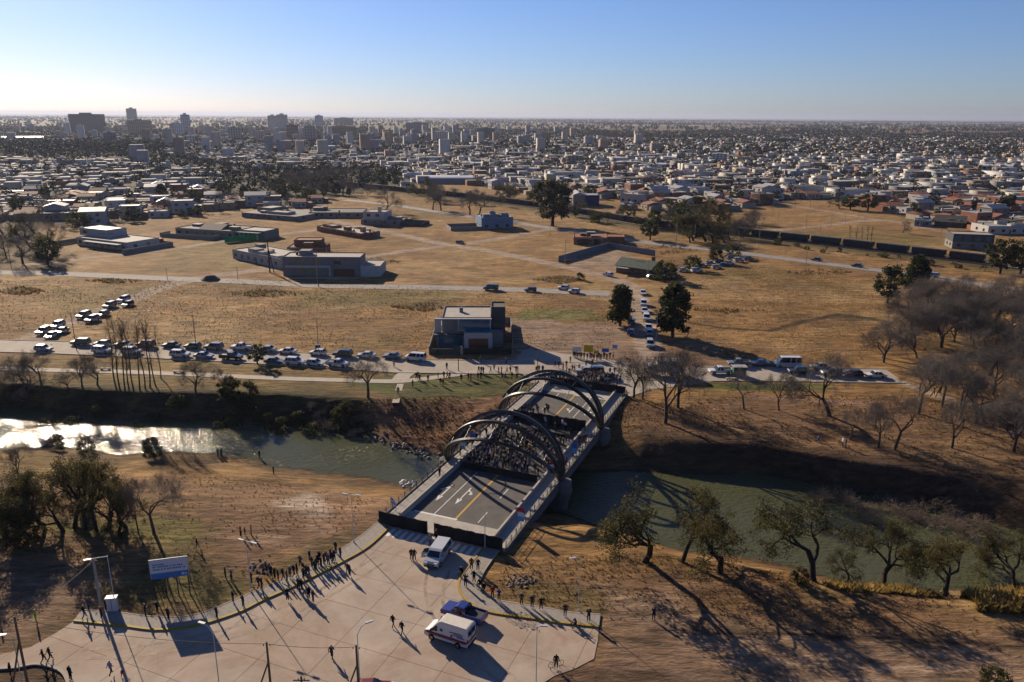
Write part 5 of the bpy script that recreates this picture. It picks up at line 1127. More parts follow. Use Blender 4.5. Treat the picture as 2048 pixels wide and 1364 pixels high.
def person(p, jc, tc, kd='stand', face=None, label=None, group=None, sc=1.0, name='person', z=None):
    o = obj(name, PM[kd]); o.location = (p[0], p[1], p[2] if z is None else z); o.rotation_euler = (0, 0, rnd.uniform(0, 6.28) if face is None else face); s = sc * rnd.uniform(.96, 1.05); o.scale = (s, s, s)
    for i, m_ in enumerate((rnd.choice(SK), rnd.choice(HR), cloth(jc), cloth(tc), M_SHOE)):
        o.material_slots[i].link = 'OBJECT'; o.material_slots[i].material = m_
    tag(o, label or f'person in {jc} jacket', 'person', group); return o
def surf(px, py):
    """standing level at that place: bridge deck, sidewalks, apron or earth"""
    p = at(px, py); return p
FACE_BR = lambda p: math.atan2(-(p[0] - 5), -(-(130 - p[1])) ) if False else math.atan2(-(5 - p[0]), 130 - p[1])
DARK = ['black', 'navy', 'charcoal', 'black', 'brown', 'charcoal', 'olive', 'navy', 'grey', 'maroon']
TR = ['black', 'denim', 'charcoal', 'denim', 'navy']
KD = ['stand', 'arms', 'pockets', 'stand', 'photo', 'walk']
c3 = lambda x, y: (380 + x / 2.939, 900 + y / 2.939)
left_kerb = [(160, 1000), (255, 905), (315, 935), (210, 755), (245, 770), (405, 822), (424, 828), (362, 792), (450, 725), (472, 738), (500, 770), (548, 772), (572, 782), (575, 892), (650, 692), (630, 742), (685, 752), (700, 758), (735, 722), (752, 690), (772, 704), (705, 662), (790, 684), (803, 668), (815, 686), (850, 662), (858, 612), (885, 642), (640, 832), (657, 838), (700, 882), (725, 902), (928, 740), (940, 748), (590, 760), (612, 752), (668, 735), (718, 700), (742, 708), (762, 672), (828, 655), (838, 672), (520, 778), (480, 752), (433, 742), (668, 768)]
ORDL = ['in front', 'at the back', 'near the kerb', 'at the left end', 'at the right end', 'in the middle']
where3 = lambda x, y: ('on the concrete before the left sidewalk' if (x, y) in ((575, 892), (640, 832), (657, 838), (700, 882), (725, 902), (928, 740), (940, 748)) else 'in the left sidewalk crowd' if x > 420 else 'at the left sidewalk, left of the crowd')
for i, (x, y) in enumerate(left_kerb):
    q = c3(x, y); p = at(*q); jc = DARK[i * 7 % 10] if i not in (17, 9) else ('maroon', 'brown')[i == 9]; tc = TR[i * 3 % 5]
    zz = .2 if 'sidewalk' in where3(x, y) and x > 100 else .05
    person(p, jc, tc, KD[i % 6], FACE_BR(p) + rnd.uniform(-.4, .4), f'person in {jc} jacket and {tc} trousers {where3(x, y)}', 'crowd on the left sidewalk', z=zz if x > 260 or y > 890 else None)
singles = [((786, 1255), 'black', 'black', 'walk', 'person in black walking left of another on the open concrete'), ((804, 1269), 'charcoal', 'black', 'walk', 'person in charcoal walking right of another on the open concrete'), ((664, 1318), 'navy', 'black', 'walk', 'lone person in navy walking on the concrete above the red car'),
           ((482, 1074), 'orange', 'black', 'stand', 'person in orange jacket, left of three on the bare earth'), ((490, 1071), 'black', 'black', 'stand', 'short person in black, middle of three on the bare earth', ), ((503, 1071), 'pink', 'beige', 'stand', 'person in pink, right of three on the bare earth'),
           ((395, 1098), 'maroon', 'grey', 'walk', 'lone person in maroon walking near the grove'), ((547, 945), 'black', 'black', 'stand', 'lone person in black on the earth slope below the river'), ((519, 914), 'charcoal', 'black', 'stand', 'lone person at the near water edge'), ((436, 911), 'black', 'black', 'stand', 'left one of two people at the near water edge'), ((443, 911), 'navy', 'black', 'stand', 'right one of two people at the near water edge'),
           ((170, 1240), 'black', 'denim', 'walk', 'person in black jacket at the left tip of the left sidewalk'), ((178, 1221), 'denim', 'denim', 'photo', 'person in denim on the grass behind the left tip of the sidewalk'), ((204, 1241), 'maroon', 'black', 'arms', 'person in maroon beside the white junction cabinet'), ((213, 1224), 'black', 'black', 'stand', 'person in black right beside the white junction cabinet'), ((292, 1236), 'charcoal', 'black', 'arms', 'person in charcoal with a stroller-like bag on the left sidewalk'), ((316, 1231), 'black', 'olive', 'pockets', 'person with hand on hip on the grass below the billboard'), ((338, 1244), 'black', 'black', 'stand', 'person in black standing in the shadow of the billboard'),
           ((73, 1246), 'hivis', 'hivis', 'stand', 'person in bright green high-visibility clothes on the left earth'), ((88, 1326), 'black', 'black', 'walk', 'left one of two dark figures below the green-clad person'), ((101, 1322), 'brown', 'black', 'walk', 'right one of two dark figures below the green-clad person'), ((142, 1361), 'navy', 'black', 'stand', 'dark figure at the bottom left apron edge'), ((223, 1353), 'lilac', 'navy', 'walk', 'person in lilac at the bottom left beside a child'), ((1, 1246), 'navy', 'black', 'stand', 'dark figure cut by the left picture edge'), ((22, 1352), 'black', 'black', 'stand', 'dark figure on the traffic island at bottom left'),
           ((823, 1121), 'black', 'black', 'stand', 'left one of two people in black beside the open van'), ((829, 1122), 'charcoal', 'black', 'pockets', 'right one of two people in black beside the open van'), ((860, 1092), 'grey', 'charcoal', 'stand', 'person in grey beside the rear of the silver van'), ((873, 1082), 'maroon', 'black', 'stand', 'person in maroon coming through the barrier gap'),
           ((943, 1142), 'brown', 'black', 'stand', 'person in brown on the right kerb nearest the bridge'), ((956, 1144), 'navy', 'black', 'stand', 'person in navy on the right sidewalk, second from the bridge'), ((948, 1168), 'black', 'black', 'pockets', 'person in black in the middle of the right sidewalk bend'), ((931, 1176), 'black', 'black', 'photo', 'person photographing at the yellow kerb bend'), ((985, 1200), 'red', 'denim', 'arms', 'person in red jacket on the right sidewalk'), ((998, 1205), 'blue', 'navy', 'arms', 'person in blue jacket beside the one in red'),
           ((1043, 1213), 'olive', 'black', 'stand', 'person in olive behind the right sidewalk'), ((1064, 1219), 'navy', 'black', 'stand', 'person in navy right of the one in olive'), ((1082, 1222), 'black', 'black', 'pockets', 'person in black in the middle of the right sidewalk row'), ((1130, 1236), 'black', 'denim', 'stand', 'person in black near the end of the right sidewalk'), ((1177, 1247), 'charcoal', 'black', 'photo', 'last person at the right end of the right sidewalk'), ((1112, 1340), 'black', 'black', 'stand', 'person in black holding a bicycle at the bottom apron edge'), ((1307, 1241), 'navy', 'navy', 'photo', 'lone person in navy standing on the right-hand earth'), ((995, 1096), 'lilac', 'grey', 'stand', 'person in pale lilac hoodie at the right end of the barrier'), ((1685, 893), 'white', 'denim', 'stand', 'walker in white top on the far right slope'), ((1691, 895), 'black', 'denim', 'stand', 'walker in black beside the one in white on the far right slope'), ((1637, 884), 'blue', 'black', 'sit', 'person in blue sitting on the far right slope')]
for q, jc, tc, kd, lb in singles:
    p = at(*q); onw = q[0] > 915 and q[1] > 1140 and q[0] < 1200 or (165 < q[0] < 345 and q[1] > 1225)
    person(p, jc, tc, kd, FACE_BR(p) + rnd.uniform(-.5, .5), lb, 'people scattered over the foreground', z=(.2 if onw else None if p[2] < -.1 or q[0] > 1250 or q[1] < 1050 else max(p[2], .055)), sc=.75 if 'short' in lb else 1.0)
person(at(246, 1356), 'red', 'red', 'walk', 1.0, 'small child in red at the bottom left', 'people scattered over the foreground', .62, z=.055)
for q, lb in (((960, 1176), 'left one of two people sitting at the bend of the right sidewalk'), ((968, 1184), 'right one of two people sitting at the bend of the right sidewalk'), ((923, 1152), 'person sitting in the shadow of the silver van'), ((1151, 1256), 'person sitting on the far right end of the yellow kerb')):
    p = at(*q); person(p, 'black', 'charcoal', 'sit', rnd.uniform(2, 4), lb, 'people scattered over the foreground', z=.2)
# far side of the river
c6 = lambda x, y: (760 + x / 6.0235, 580 + y / 6.0235)
farp = [(805, 960), (1375, 970), (1215, 880), (1520, 890), (1190, 1000), (1220, 1010), (1245, 1010), (1335, 1005), (1430, 1010), (1465, 1010), (1530, 1005), (1570, 1005), (1640, 1000), (1660, 1000), (1885, 1000), (1915, 990), (1960, 1000), (460, 1070), (440, 1080), (480, 1100), (700, 1080), (770, 1070), (810, 1070), (840, 1075), (730, 1150), (760, 1160), (980, 1100), (1065, 1090), (1095, 1090), (1180, 1080), (1215, 1080), (395, 1170), (580, 1110), (1470, 1090), (1510, 1090), (1590, 1080), (1650, 1090), (220, 1260), (170, 930), (690, 790), (1600, 740), (725, 750), (915, 770)]
for i, (x, y) in enumerate(farp):
    q = c6(x, y); p = at(*q); jc = rnd.choice(DARK + ['red', 'blue', 'beige']); tc = rnd.choice(TR); lawn = y > 1020; 
    person(p, jc, tc, rnd.choice(['stand', 'walk', 'pockets', 'arms']), None, f'person in {jc} jacket and {tc} trousers {"on the green far lawn" if lawn else "on the avenue across the river"}', 'people on the far lawn' if lawn else 'people on the far avenue', z=max(p[2], .06))
c9 = lambda x, y: (1080 + x / 9.309, 690 + y / 9.309)
farq = [(50, 510), (280, 430), (345, 430), (430, 470), (490, 430), (495, 520), (545, 560), (600, 500), (640, 510), (725, 490), (780, 540), (830, 560), (855, 420), (970, 400), (565, 340), (1300, 560), (1385, 550), (1470, 540), (1430, 670), (1490, 700), (1370, 670), (1290, 760), (1430, 810), (840, 700), (940, 740), (1000, 680), (1080, 730), (1140, 700), (300, 670), (370, 660), (430, 690), (500, 690), (1175, 690), (1040, 680), (1010, 640), (910, 620)]
for i, (x, y) in enumerate(farq):
    p = at(*c9(x, y)); jc = rnd.choice(DARK + ['red', 'blue', 'white']); tc = rnd.choice(TR)
    person(p, jc, tc, rnd.choice(['stand', 'walk', 'pockets', 'arms', 'photo']), None, f'person in {jc} jacket and {tc} trousers behind the far bridge barrier', 'crowd at the far end of the bridge', z=.08)
for i, (x, y) in enumerate([(640, 250), (700, 260), (770, 260), (880, 280), (930, 260), (1000, 290), (1060, 290), (1130, 290), (1190, 260), (1240, 280), (1300, 260), (1360, 250), (620, 230), (820, 270), (670, 245), (740, 250), (960, 270), (1100, 270)]):
    p = at(*c9(x, y)); jc = rnd.choice(DARK + ['red', 'blue', 'white', 'yellow']); person(p, jc, rnd.choice(TR), rnd.choice(['stand', 'wave', 'arms']), R(180) + rnd.uniform(-.4, .4), f'person in {jc} among the banner holders beyond the avenue', 'banner holders', z=max(p[2], .03))
# on the bridge
for (s, t), lb in (((-9.2, -8.4), 'left one of two people on the left walkway under the near arches'), ((-9.9, -8.2), 'right one of two people on the left walkway under the near arches'), ((-1.5, -8.6), 'person with a flag on the left bridge walkway'), ((36.5, 2.6), 'lone person before the far barrier on the bridge deck'), ((18.8, -2.2), 'lone person on the open deck behind the backdrop')):
    person((*bst(s, t), DZ + (.14 if abs(t) > 7 else 0)), 'black', 'black', 'stand', None, lb, None)
rgb_ = random.Random(5); placed = []
def drop(n, s0, s1, t0, t1, kinds, label, group, md=.55, pal=None, dz=0.0):
    k = 0; tr = 0
    while k < n and tr < 6000:
        tr += 1; s = rgb_.uniform(s0, s1); t = rgb_.uniform(t0, t1)
        if any((s - a) ** 2 + (t - b) ** 2 < md * md for a, b in placed): continue
        placed.append((s, t)); k += 1; jc = rgb_.choice(pal or DARK + ['blue', 'black', 'grey', 'navy', 'charcoal']); tc = rgb_.choice(TR)
        person((*bst(s, t), DZ + dz), jc, tc, rgb_.choice(kinds), B_RZ + rgb_.uniform(-.5, .5), label.format(c=jc + ' jacket and ' + tc + ' trousers'), group)
drop(38, -4.8, 12, -6.6, -2.6, ['stand', 'pockets', 'photo', 'arms'], 'person in {c} in the standing crowd, left half of the bridge', 'crowd on the bridge', .6)
drop(32, -3.5, 11, -2.6, 6.6, ['sit', 'stand', 'stand', 'arms'], 'person in {c} in the audience before the bridge stage', 'audience on the bridge', .8)
drop(16, -3, 14, 7.7, 9.2, ['stand', 'photo'], 'person in {c} on the right bridge walkway', 'crowd on the right walkway', .6, None, .14)
drop(10, 1, 16, -9.2, -7.7, ['stand', 'photo'], 'person in {c} on the left bridge walkway', 'crowd on the left walkway', .6, None, .14)
drop(9, 13.5, 16, -4, 5, ['stand', 'arms'], 'person in {c} on the stage of the bridge', 'people on the stage', .8, ['black', 'navy', 'charcoal', 'white'], .5)
drop(14, 17.2, 24, -6.6, -1.5, ['stand', 'walk', 'pockets'], 'person in {c} on the deck behind the backdrop', 'people behind the backdrop', .7)
drop(8, 17.2, 19, 0, 6.6, ['stand', 'pockets'], 'person in {c} right behind the black backdrop', 'people behind the backdrop', .7)

def crowd_mass(name, spots, label):
    Vs, Qs, Ts, mis = [], [], [], []; o = 0; pal = ['black', 'navy', 'charcoal', 'grey', 'brown', 'denim']; mats_ = [SK[0], HR[0]] + [cloth(c) for c in pal] + [cloth('denim'), M_SHOE]
    for x, y, z in spots:
        me = PM[rnd.choice(['stand', 'arms', 'pockets'])]; co = np.empty(len(me.vertices) * 3); me.vertices.foreach_get('co', co); co = co.reshape(-1, 3); a = rnd.uniform(0, 6.28)
        V = np.stack([co[:, 0] * math.cos(a) - co[:, 1] * math.sin(a) + x, co[:, 0] * math.sin(a) + co[:, 1] * math.cos(a) + y, co[:, 2] + z], 1); jc = 2 + rnd.randrange(len(pal))
        for p in me.polygons:
            vi = [i + o for i in p.vertices]
            if len(vi) == 4: Qs.append(vi); mis.append((0, 1, jc, 8, 9)[p.material_index])
        Vs.append(V); o += len(V)
    ob = obj(name, mesh_np(name, np.concatenate(Vs), Qs, mats=mats_, mi=mis, smooth=True)); tag(ob, label, 'crowd', kind='stuff')
crowd_mass('far_crowd', [(*at(*c9(rnd.uniform(80, 1300), rnd.uniform(600, 800)))[:2], .08) for _ in range(120)], 'packed mass of onlookers pressed against the far bridge barrier')

sp_ = []
while len(sp_) < 125:
    s, t = rgb_.uniform(-4.6, 12), rgb_.uniform(-6.4, 6.5)
    if all((s - a) ** 2 + (t - b) ** 2 > .2 for a, b in placed): placed.append((s, t)); sp_.append((*bst(s, t), DZ))
crowd_mass('bridge_crowd', sp_, 'dense dark crowd filling the gaps of the audience on the bridge')
# ------------------------------------------------------------------ houses in the fields
def W(name, c, v=.12): return mat(name, c, .9, v, .7, .2, bump=.05, bscale=6)
W_WHITE, W_CREAM, W_GREY, W_DGREY, W_BRICK, W_TAN, W_BLUE = W('wall_white', (.52, .50, .47)), W('wall_cream', (.46, .40, .31)), W('wall_grey', (.25, .235, .225)), W('wall_dark_grey', (.085, .085, .09)), W('wall_brick', (.30, .125, .075), .3), W('wall_tan', (.42, .31, .21)), W('wall_blue', (.16, .25, .36))
M_ROOFM = mat('metal_roof', (.38, .37, .36), .55, .25, .5, .4); M_ROOFT = mat('tile_roof', (.28, .10, .055), .85, .3, 2); M_ROOFG = mat('green_roof', (.055, .085, .06), .7, .3, 1); M_ROOFC = mat('roof_membrane', (.40, .365, .325), .85, .15, .6); M_ROOFD = mat('dark_roof', (.10, .085, .075), .85, .25, 1)
M_WIN = mat('window_glass', (.018, .03, .04), .08, .1, 1, .6); M_FRAME = mat('window_frame', (.30, .29, .28), .6, .1, 3); M_WOOD = mat('garage_wood', (.20, .065, .030), .6, .25, 3); M_BGLASS = mat('blue_glass', (.03, .13, .21), .06, .1, 1, .6)
class House:
    """thing with walls, roof slabs, windows: boxes in a local frame (x right, y away, z up)"""
    def __init__(s, px, py, label, rz=0.0, name='house', cat='house', group=None, p=None):
        p = at(px, py) if p is None else p; s.e = empty(name, (p[0], p[1], max(p[2], 0)), rz); tag(s.e, label, cat, group)
    def wall(s, x0, x1, y0, y1, z0, z1, m=None, roof=None, par=.35, name='wall'):
        w = MB().bx(x0, x1, y0, y1, z0, z1).build(name, m or W_WHITE, s.e)
        if roof:
            MB().bx(x0 + .2, x1 - .2, y0 + .2, y1 - .2, z1, z1 + .06).build('roof', roof, s.e)
            q = MB()
            for a in ((x0, x1, y0, y0 + .18), (x0, x1, y1 - .18, y1), (x0, x0 + .18, y0 + .18, y1 - .18), (x1 - .18, x1, y0 + .18, y1 - .18)): q.bx(a[0], a[1], a[2], a[3], z1, z1 + par)
            q.build('parapet', m or W_WHITE, s.e)
        return w
    def win(s, x0, x1, z0, z1, y, m=None, deep=.06):
        f = MB().bx(x0 - .06, x1 + .06, y - deep, y - .003, z0 - .06, z1 + .06).build('window', M_FRAME, s.e); MB().bx(x0, x1, y - deep - .02, y - deep - .002, z0, z1).build('pane', m or M_WIN, f)
    def wins(s, y0, y1, z0, z1, x, m=None, sg=1):
        f = MB().bx(x + .003 * sg, x + .06 * sg, y0 - .06, y1 + .06, z0 - .06, z1 + .06).build('window', M_FRAME, s.e); MB().bx(x + .062 * sg, x + .08 * sg, y0, y1, z0, z1).build('pane', m or M_WIN, f)
    def box(s, name, x0, x1, y0, y1, z0, z1, m): return MB().bx(x0, x1, y0, y1, z0, z1).build(name, m, s.e)
    def yard(s, x0, x1, y0, y1, h, m, name='garden_wall', skip=''):
        t = .2
        for c, a in (('f', (x0, x1, y0, y0 + t)), ('b', (x0, x1, y1 - t, y1)), ('l', (x0, x0 + t, y0 + t, y1 - t)), ('r', (x1 - t, x1, y0 + t, y1 - t))):
            if c not in skip: MB().bx(*a, 0, h).build(name, m, s.e)
    def gable(s, x0, x1, y0, y1, z0, h, m, over=.4, along='x'):
        if along == 'x': vs = [(x0 - over, y0 - over, z0), (x1 + over, y0 - over, z0), (x1 + over, y1 + over, z0), (x0 - over, y1 + over, z0), (x0 - over, (y0 + y1) / 2, z0 + h), (x1 + over, (y0 + y1) / 2, z0 + h)]; fs = [(0, 1, 5, 4), (2, 3, 4, 5), (1, 2, 5), (3, 0, 4), (3, 2, 1, 0)]
        else: vs = [(x0 - over, y0 - over, z0), (x1 + over, y0 - over, z0), (x1 + over, y1 + over, z0), (x0 - over, y1 + over, z0), ((x0 + x1) / 2, y0 - over, z0 + h), ((x0 + x1) / 2, y1 + over, z0 + h)]; fs = [(1, 2, 5, 4), (3, 0, 4, 5), (0, 1, 4), (2, 3, 5), (3, 2, 1, 0)]
        MB().add(vs, fs).build('roof', m, s.e)
    def tank(s, x, y, z): MB().tube([(x, y, z), (x, y, z + .9), (x, y, z + 1.1)], [.45, .45, .2], 10).build('water_tank', M_TRIM, s.e)
# modern house on the avenue: origin at its front wall, middle
av_rz = math.atan2(*(flat(1010, 722) - flat(862, 722))[::-1])
h = House(934, 712, 'modern two-storey grey house with blue glass, dark tower and walled yard on the avenue', av_rz, 'modern_house', p=np.array([*flat(935, 706), 0]))
h.wall(-8, 8.6, 5, 21, 0, 3.4, W_GREY, M_ROOFC); h.wall(-6.5, 5.6, 6, 18, 3.46, 7.0, W_GREY, M_ROOFC); h.wall(5.65, 9.2, 9, 15, 0, 8.9, W_DGREY, M_ROOFD)
h.wall(-.9, 6.0, 2.2, 4.95, 0, 4.0, W_WHITE, M_ROOFC); h.box('garage_door', .2, 5.0, 2.12, 2.19, 0, 3.0, M_WOOD)
h.box('glass_wall', -2.2, 5.3, 5.2, 5.28, 4.0, 6.8, M_BGLASS); h.box('glass_wall', -7.2, -1.6, 4.9, 4.97, .4, 3.0, M_BGLASS); h.box('glass_wall', -1.6, 5.2, 4.9, 4.97, 4.05, 4.2, M_BGLASS)
h.box('terrace_frame', -8.2, -6.6, 5.2, 5.6, 3.4, 7.1, W_WHITE); h.box('terrace_frame', -8.2, 5.8, 5.1, 5.95, 6.95, 7.2, W_WHITE); h.box('terrace_frame', 5.32, 5.62, 5.1, 5.95, 3.5, 6.93, W_WHITE); h.box('terrace_frame', -2.55, -2.25, 5.1, 5.95, 3.5, 6.93, W_WHITE); h.box('canopy', -8.4, -.95, 3.6, 4.95, 3.2, 3.5, W_DGREY)
h.tank(-7.2, 9, 3.5); h.box('chimney', -2.4, -1.5, 12, 12.9, 7.06, 8.3, W_GREY)
h.yard(-9.2, 11.0, -1.5, 27, 2.0, W_GREY, skip='f'); h.box('front_wall', -9.0, -1.6, -1.5, -1.3, 0, 1.5, W_DGREY); h.box('front_gate', -1.0, 10.6, -1.45, -1.38, .1, 1.6, M_TRIM); h.box('gate_post', -1.58, -1.05, -1.55, -1.2, 0, 2.1, W_CREAM)
h.box('balcony_rail', -1.5, 5.5, 4.4, 4.46, 4.06, 4.9, M_BGLASS); h.box('paved_yard', -8.9, 10.7, -1.2, 2.1, 0.02, .05, M_CONC)
# long two-storey house
p0, p1 = flat(567, 552), flat(722, 553); rz_ = math.atan2(*(p1 - p0)[::-1]); L_ = float(np.linalg.norm(p1 - p0))
h = House(0, 0, 'long grey two-storey house with balcony windows and a white side wing', rz_, 'long_house', p=np.array([*p0, 0]))
h.wall(0, L_, 0, 10, 0, 3.4, W_GREY); h.wall(0, L_, .0, 10, 3.403, 6.6, W_GREY, M_ROOFC); h.box('balcony', 1.2, L_ * .62, -1.2, -.01, 3.2, 3.5, W_WHITE); h.box('balcony_wall', 1.2, L_ * .62, -1.2, -1.05, 3.5, 4.1, W_WHITE)
for f in (.13, .22, .33, .42): h.win(L_ * f, L_ * (f + .06), 4.1, 6.0, 0, W('amber_curtain', (.35, .25, .10)))
for f in (.2, .3, .38): h.win(L_ * f, L_ * (f + .06), .8, 2.8, 0, W('amber_curtain', (.35, .25, .10)))
h.win(L_ * .66, L_ * .75, 4.2, 5.6, 0); h.box('garage_door', L_ * .65, L_ * .92, -.06, -.004, 0, 2.6, M_WOOD); h.box('column', L_ * .60, L_ * .62, -1.1, -.7, 0, 3.2, W_WHITE)
h.wall(L_ + .02, L_ + 7, -.5, 12, 0, 3.6, W_WHITE, M_ROOFC); h.tank(4, 5, 6.7); h.box('stair_head', 5, 9, 4, 8, 6.66, 8.4, W_GREY); h.box('forecourt', 2, L_, -4.5, -1.5, .02, .05, M_CONC)
def clutter(h, L, depth, hgt, wm, seed):
    g = random.Random(seed)
    for k in range(g.randint(2, 4)):       # raised rooms, stair heads and tanks on the roof
        w, d = g.uniform(2.2, min(6, L * .3)), g.uniform(2, min(5, depth * .4)); x, y = g.uniform(.4, max(.5, L - w - .4)), g.uniform(.4, max(.5, depth - d - .4)); t = hgt + .07 + g.uniform(.5, 1.9)
        h.box('roof_room', x, x + w, y, y + d, hgt + .06 + .004 * k, t, wm); h.box('roof_slab', x - .15, x + w + .15, y - .15, y + d + .15, t, t + .12, M_ROOFC if g.random() < .6 else M_ROOFD)
    for k in range(g.randint(1, 3)): h.tank(g.uniform(1, L - 1), g.uniform(1, depth - 1), hgt + .05)
    for k in range(g.randint(2, 4)):       # lean-to sheds and yard walls round it
        x = g.uniform(-3, L); h.box('lean_to', x, x + g.uniform(2, 4), depth + .05, depth + g.uniform(2, 5), 0, g.uniform(2, 2.8), g.choice([W_GREY, W_BRICK, W_TAN]))
    h.box('door', L * .5, L * .5 + .9, -.05, -.004, 0, 2.05, M_WOOD); h.box('cornice', -.1, L + .1, -.12, -.01, hgt - .15, hgt + .02, W_CREAM)
# white walled house with flat roofs
def quad_house(a, b, depth, hgt, label, wm, rm, name='house', extra=None, yardm=None, yardh=2.2, yd=0):
    p0, p1 = flat(*a), flat(*b); rz_ = math.atan2(*(p1 - p0)[::-1]); L = float(np.linalg.norm(p1 - p0)); h = House(0, 0, label, rz_, name, p=np.array([*p0, 0])); h.wall(0, L, 0, depth, 0, hgt, wm, rm); h.L = L
    k = max(2, int(L / 4.5))
    for i in range(k): h.win(L * (i + .3) / k, L * (i + .3) / k + min(1.6, L / k * .5), 1.0, 2.3, 0)
    for i in range(2): h.wins(depth * (.2 + .4 * i), depth * (.2 + .4 * i) + 1.5, 1.0, 2.3, 0, sg=-1); h.wins(depth * (.2 + .4 * i), depth * (.2 + .4 * i) + 1.5, 1.0, 2.3, L)
    clutter(h, L, depth, hgt, wm, int(L * 100))
    if yardm: h.yard(-1, L + 2, -yd, depth + 6, yardh, yardm)
    return h
h = quad_house((466, 517), (560, 537), 14, 3.4, 'white house behind a long white wall, left of the long grey house', W_WHITE, M_ROOFC); h.tank(6, 5, 3.5); h.box('wall_tower', 7, 10, 6, 9, 3.46, 5.8, W_GREY); h.box('wall_block', 12, 17, 2, 8, 3.46, 4.6, W_TAN)
gn = empty('green_netting', (*flat(450, 486), 0), math.atan2(*(flat(535, 478) - flat(450, 486))[::-1])); tag(gn, 'bright green construction netting on posts behind the white walled house', 'netting')
gl_ = float(np.linalg.norm(flat(535, 478) - flat(450, 486))); MB().bx(0, gl_, -.04, .0, .1, 2.6).build('net', mat('green_net', (.01, .32, .10), .8, .15, 2), gn)
for k in range(6): MB().bx(gl_ * k / 5 - .05, gl_ * k / 5 + .05, .01, .1, 0, 2.7).build('post', M_POST, gn)
h = quad_house((575, 512), (650, 512), 12, 3.2, 'red-brick house under construction behind the long grey house', W_BRICK, M_ROOFD); h.wall(2, 13, 4, 11, 3.27, 5.6, W_BRICK, M_ROOFT); h.box('blue_sheet', 6, 12, -.08, -.01, .4, 1.6, W_BLUE)
h = quad_house((155, 490), (255, 502), 16, 3.2, 'white modern house with pool and stepped flat roofs at the left field edge', W_WHITE, M_ROOFC); h.wall(-6, 12, 6, 15.9, 3.27, 6.2, W_WHITE, M_ROOFM); h.box('pergola', 8, h.L - 2, -3, -.1, 2.6, 2.8, W_WHITE); h.box('pool', 12, 22, -6, -3.2, .03, .06, M_BGLASS); h.yard(-7, h.L + 6, -7, 18, 1.9, W_GREY, skip='f'); h.win(-4, -1, 4.2, 5.4, 6)
h = quad_house((352, 470), (470, 478), 18, 3.2, 'long grey walled house with columns in the left middle ground', W_GREY, M_ROOFD); h.wall(h.L + .02, h.L + 14, 3, 14, 0, 3.6, W_GREY, M_ROOFC); h.gable(h.L * .35, h.L * .7, 3, 13, 3.3, 2.0, M_ROOFD, .5); h.yard(-3, h.L * .8, -7, -.3, 1.9, W_GREY, skip='b')
for k in range(5): h.box('column', h.L + 2 + k * 2.4, h.L + 2.5 + k * 2.4, .4, .9, 0, 3.0, W_WHITE)
h.box('porch_roof', h.L + 1, h.L + 13, 0, 2.95, 3.0, 3.3, W_GREY)
h = quad_house((484, 434), (592, 443), 26, 2.6, 'grey walled compound with pale flat roofs at the edge of town', W_GREY, None); h.wall(4, 14, 8, 20, 2.62, 4.6, W_GREY, M_ROOFC); h.wall(16, 30, 3, 10, 2.62, 3.6, W_CREAM, M_ROOFC)
h = quad_house((618, 436), (725, 436), 20, 2.8, 'empty grey walled plot left of the white field house', W_GREY, M_ROOFD)
h = quad_house((634, 462), (722, 478), 9, 2.2, 'unfinished low red-brick walls beside the dirt crossroads', W_BRICK, M_ROOFC); h.wall(2, 11, 2, 7, 2.26, 3.0, W_BRICK, M_ROOFD); h.box('tank_stand', h.L - 6, h.L - 4, 4, 6, 2.3, 4.6, W_TAN)
h = quad_house((722, 449), (800, 452), 12, 2.4, 'white two-storey house with grey garden wall in the middle of the field', W_GREY, M_ROOFC); h.wall(1, 13, 1, 11, 2.47, 6.4, W_WHITE, M_ROOFC); h.box('chimney', 8, 9.5, 4, 5.5, 6.46, 9.0, W_WHITE); h.win(3, 5, 4.2, 5.6, 1); h.win(8, 10, 4.2, 5.6, 1); h.yard(h.L, h.L + 12, 0, 12, 1.8, W_DGREY)
h = quad_house((963, 459), (1026, 457), 14, 5.6, 'pale blue-grey cubic house with a low walled yard in the upper field', W_BLUE, M_ROOFC); h.wall(5, 8, 3, 6, 5.67, 8.0, W_BLUE, M_ROOFC); h.yard(-16, -.05, -2, 12, 1.8, W_GREY)
h = quad_house((1147, 489), (1214, 490), 14, 3.0, 'unfinished red-brick shell house with flat slab near the railway road', W_BRICK, M_ROOFT); h.wall(h.L + .02, h.L + 8, 3, 12, 0, 3.0, W_BRICK, M_ROOFT); h.box('opening', 2, 7, -.05, -.004, .1, 2.5, M_TRIM); h.box('opening', 9, 12, -.05, -.004, .1, 2.5, M_TRIM)
# walled plot and green-roofed hut
wl_ = empty('plot_wall', (*flat(1117, 524), 0), 0); tag(wl_, 'long grey-blue block wall around the bare plot beside the green-roofed hut', 'wall')
pts = [flat(1117, 524), flat(1216, 496), flat(1310, 512)]
for a, b in zip(pts[:-1], pts[1:]):
    L_ = float(np.linalg.norm(b - a)); nseg = int(L_ / 4)
    for k in range(nseg):
        q0 = a + (b - a) * k / nseg - pts[0]; q1 = a + (b - a) * (k + 1) / nseg - pts[0]; c_ = (q0 + q1) / 2; dd = q1 - q0
        MB().box((c_[0], c_[1], 1.2), (float(np.linalg.norm(dd)) - .05, .2, 2.4), math.atan2(dd[1], dd[0])).build('wall_panel', W('block_wall', (.20, .215, .24)), wl_)
h = quad_house((1232, 545), (1300, 555), 9, 2.8, 'dark rustic hut with green sheet roof beside the parked cars', W('hut_wall', (.16, .115, .09)), None, 'hut'); h.gable(0, h.L, 0, 9, 2.82, 2.4, M_ROOFG, .6); h.box('chimney', h.L - 3, h.L - 2, 6, 7, 3, 6.4, W_BRICK); h.box('awning', 1, 6, -2.5, -.08, 2.4, 2.5, M_ROOFM)
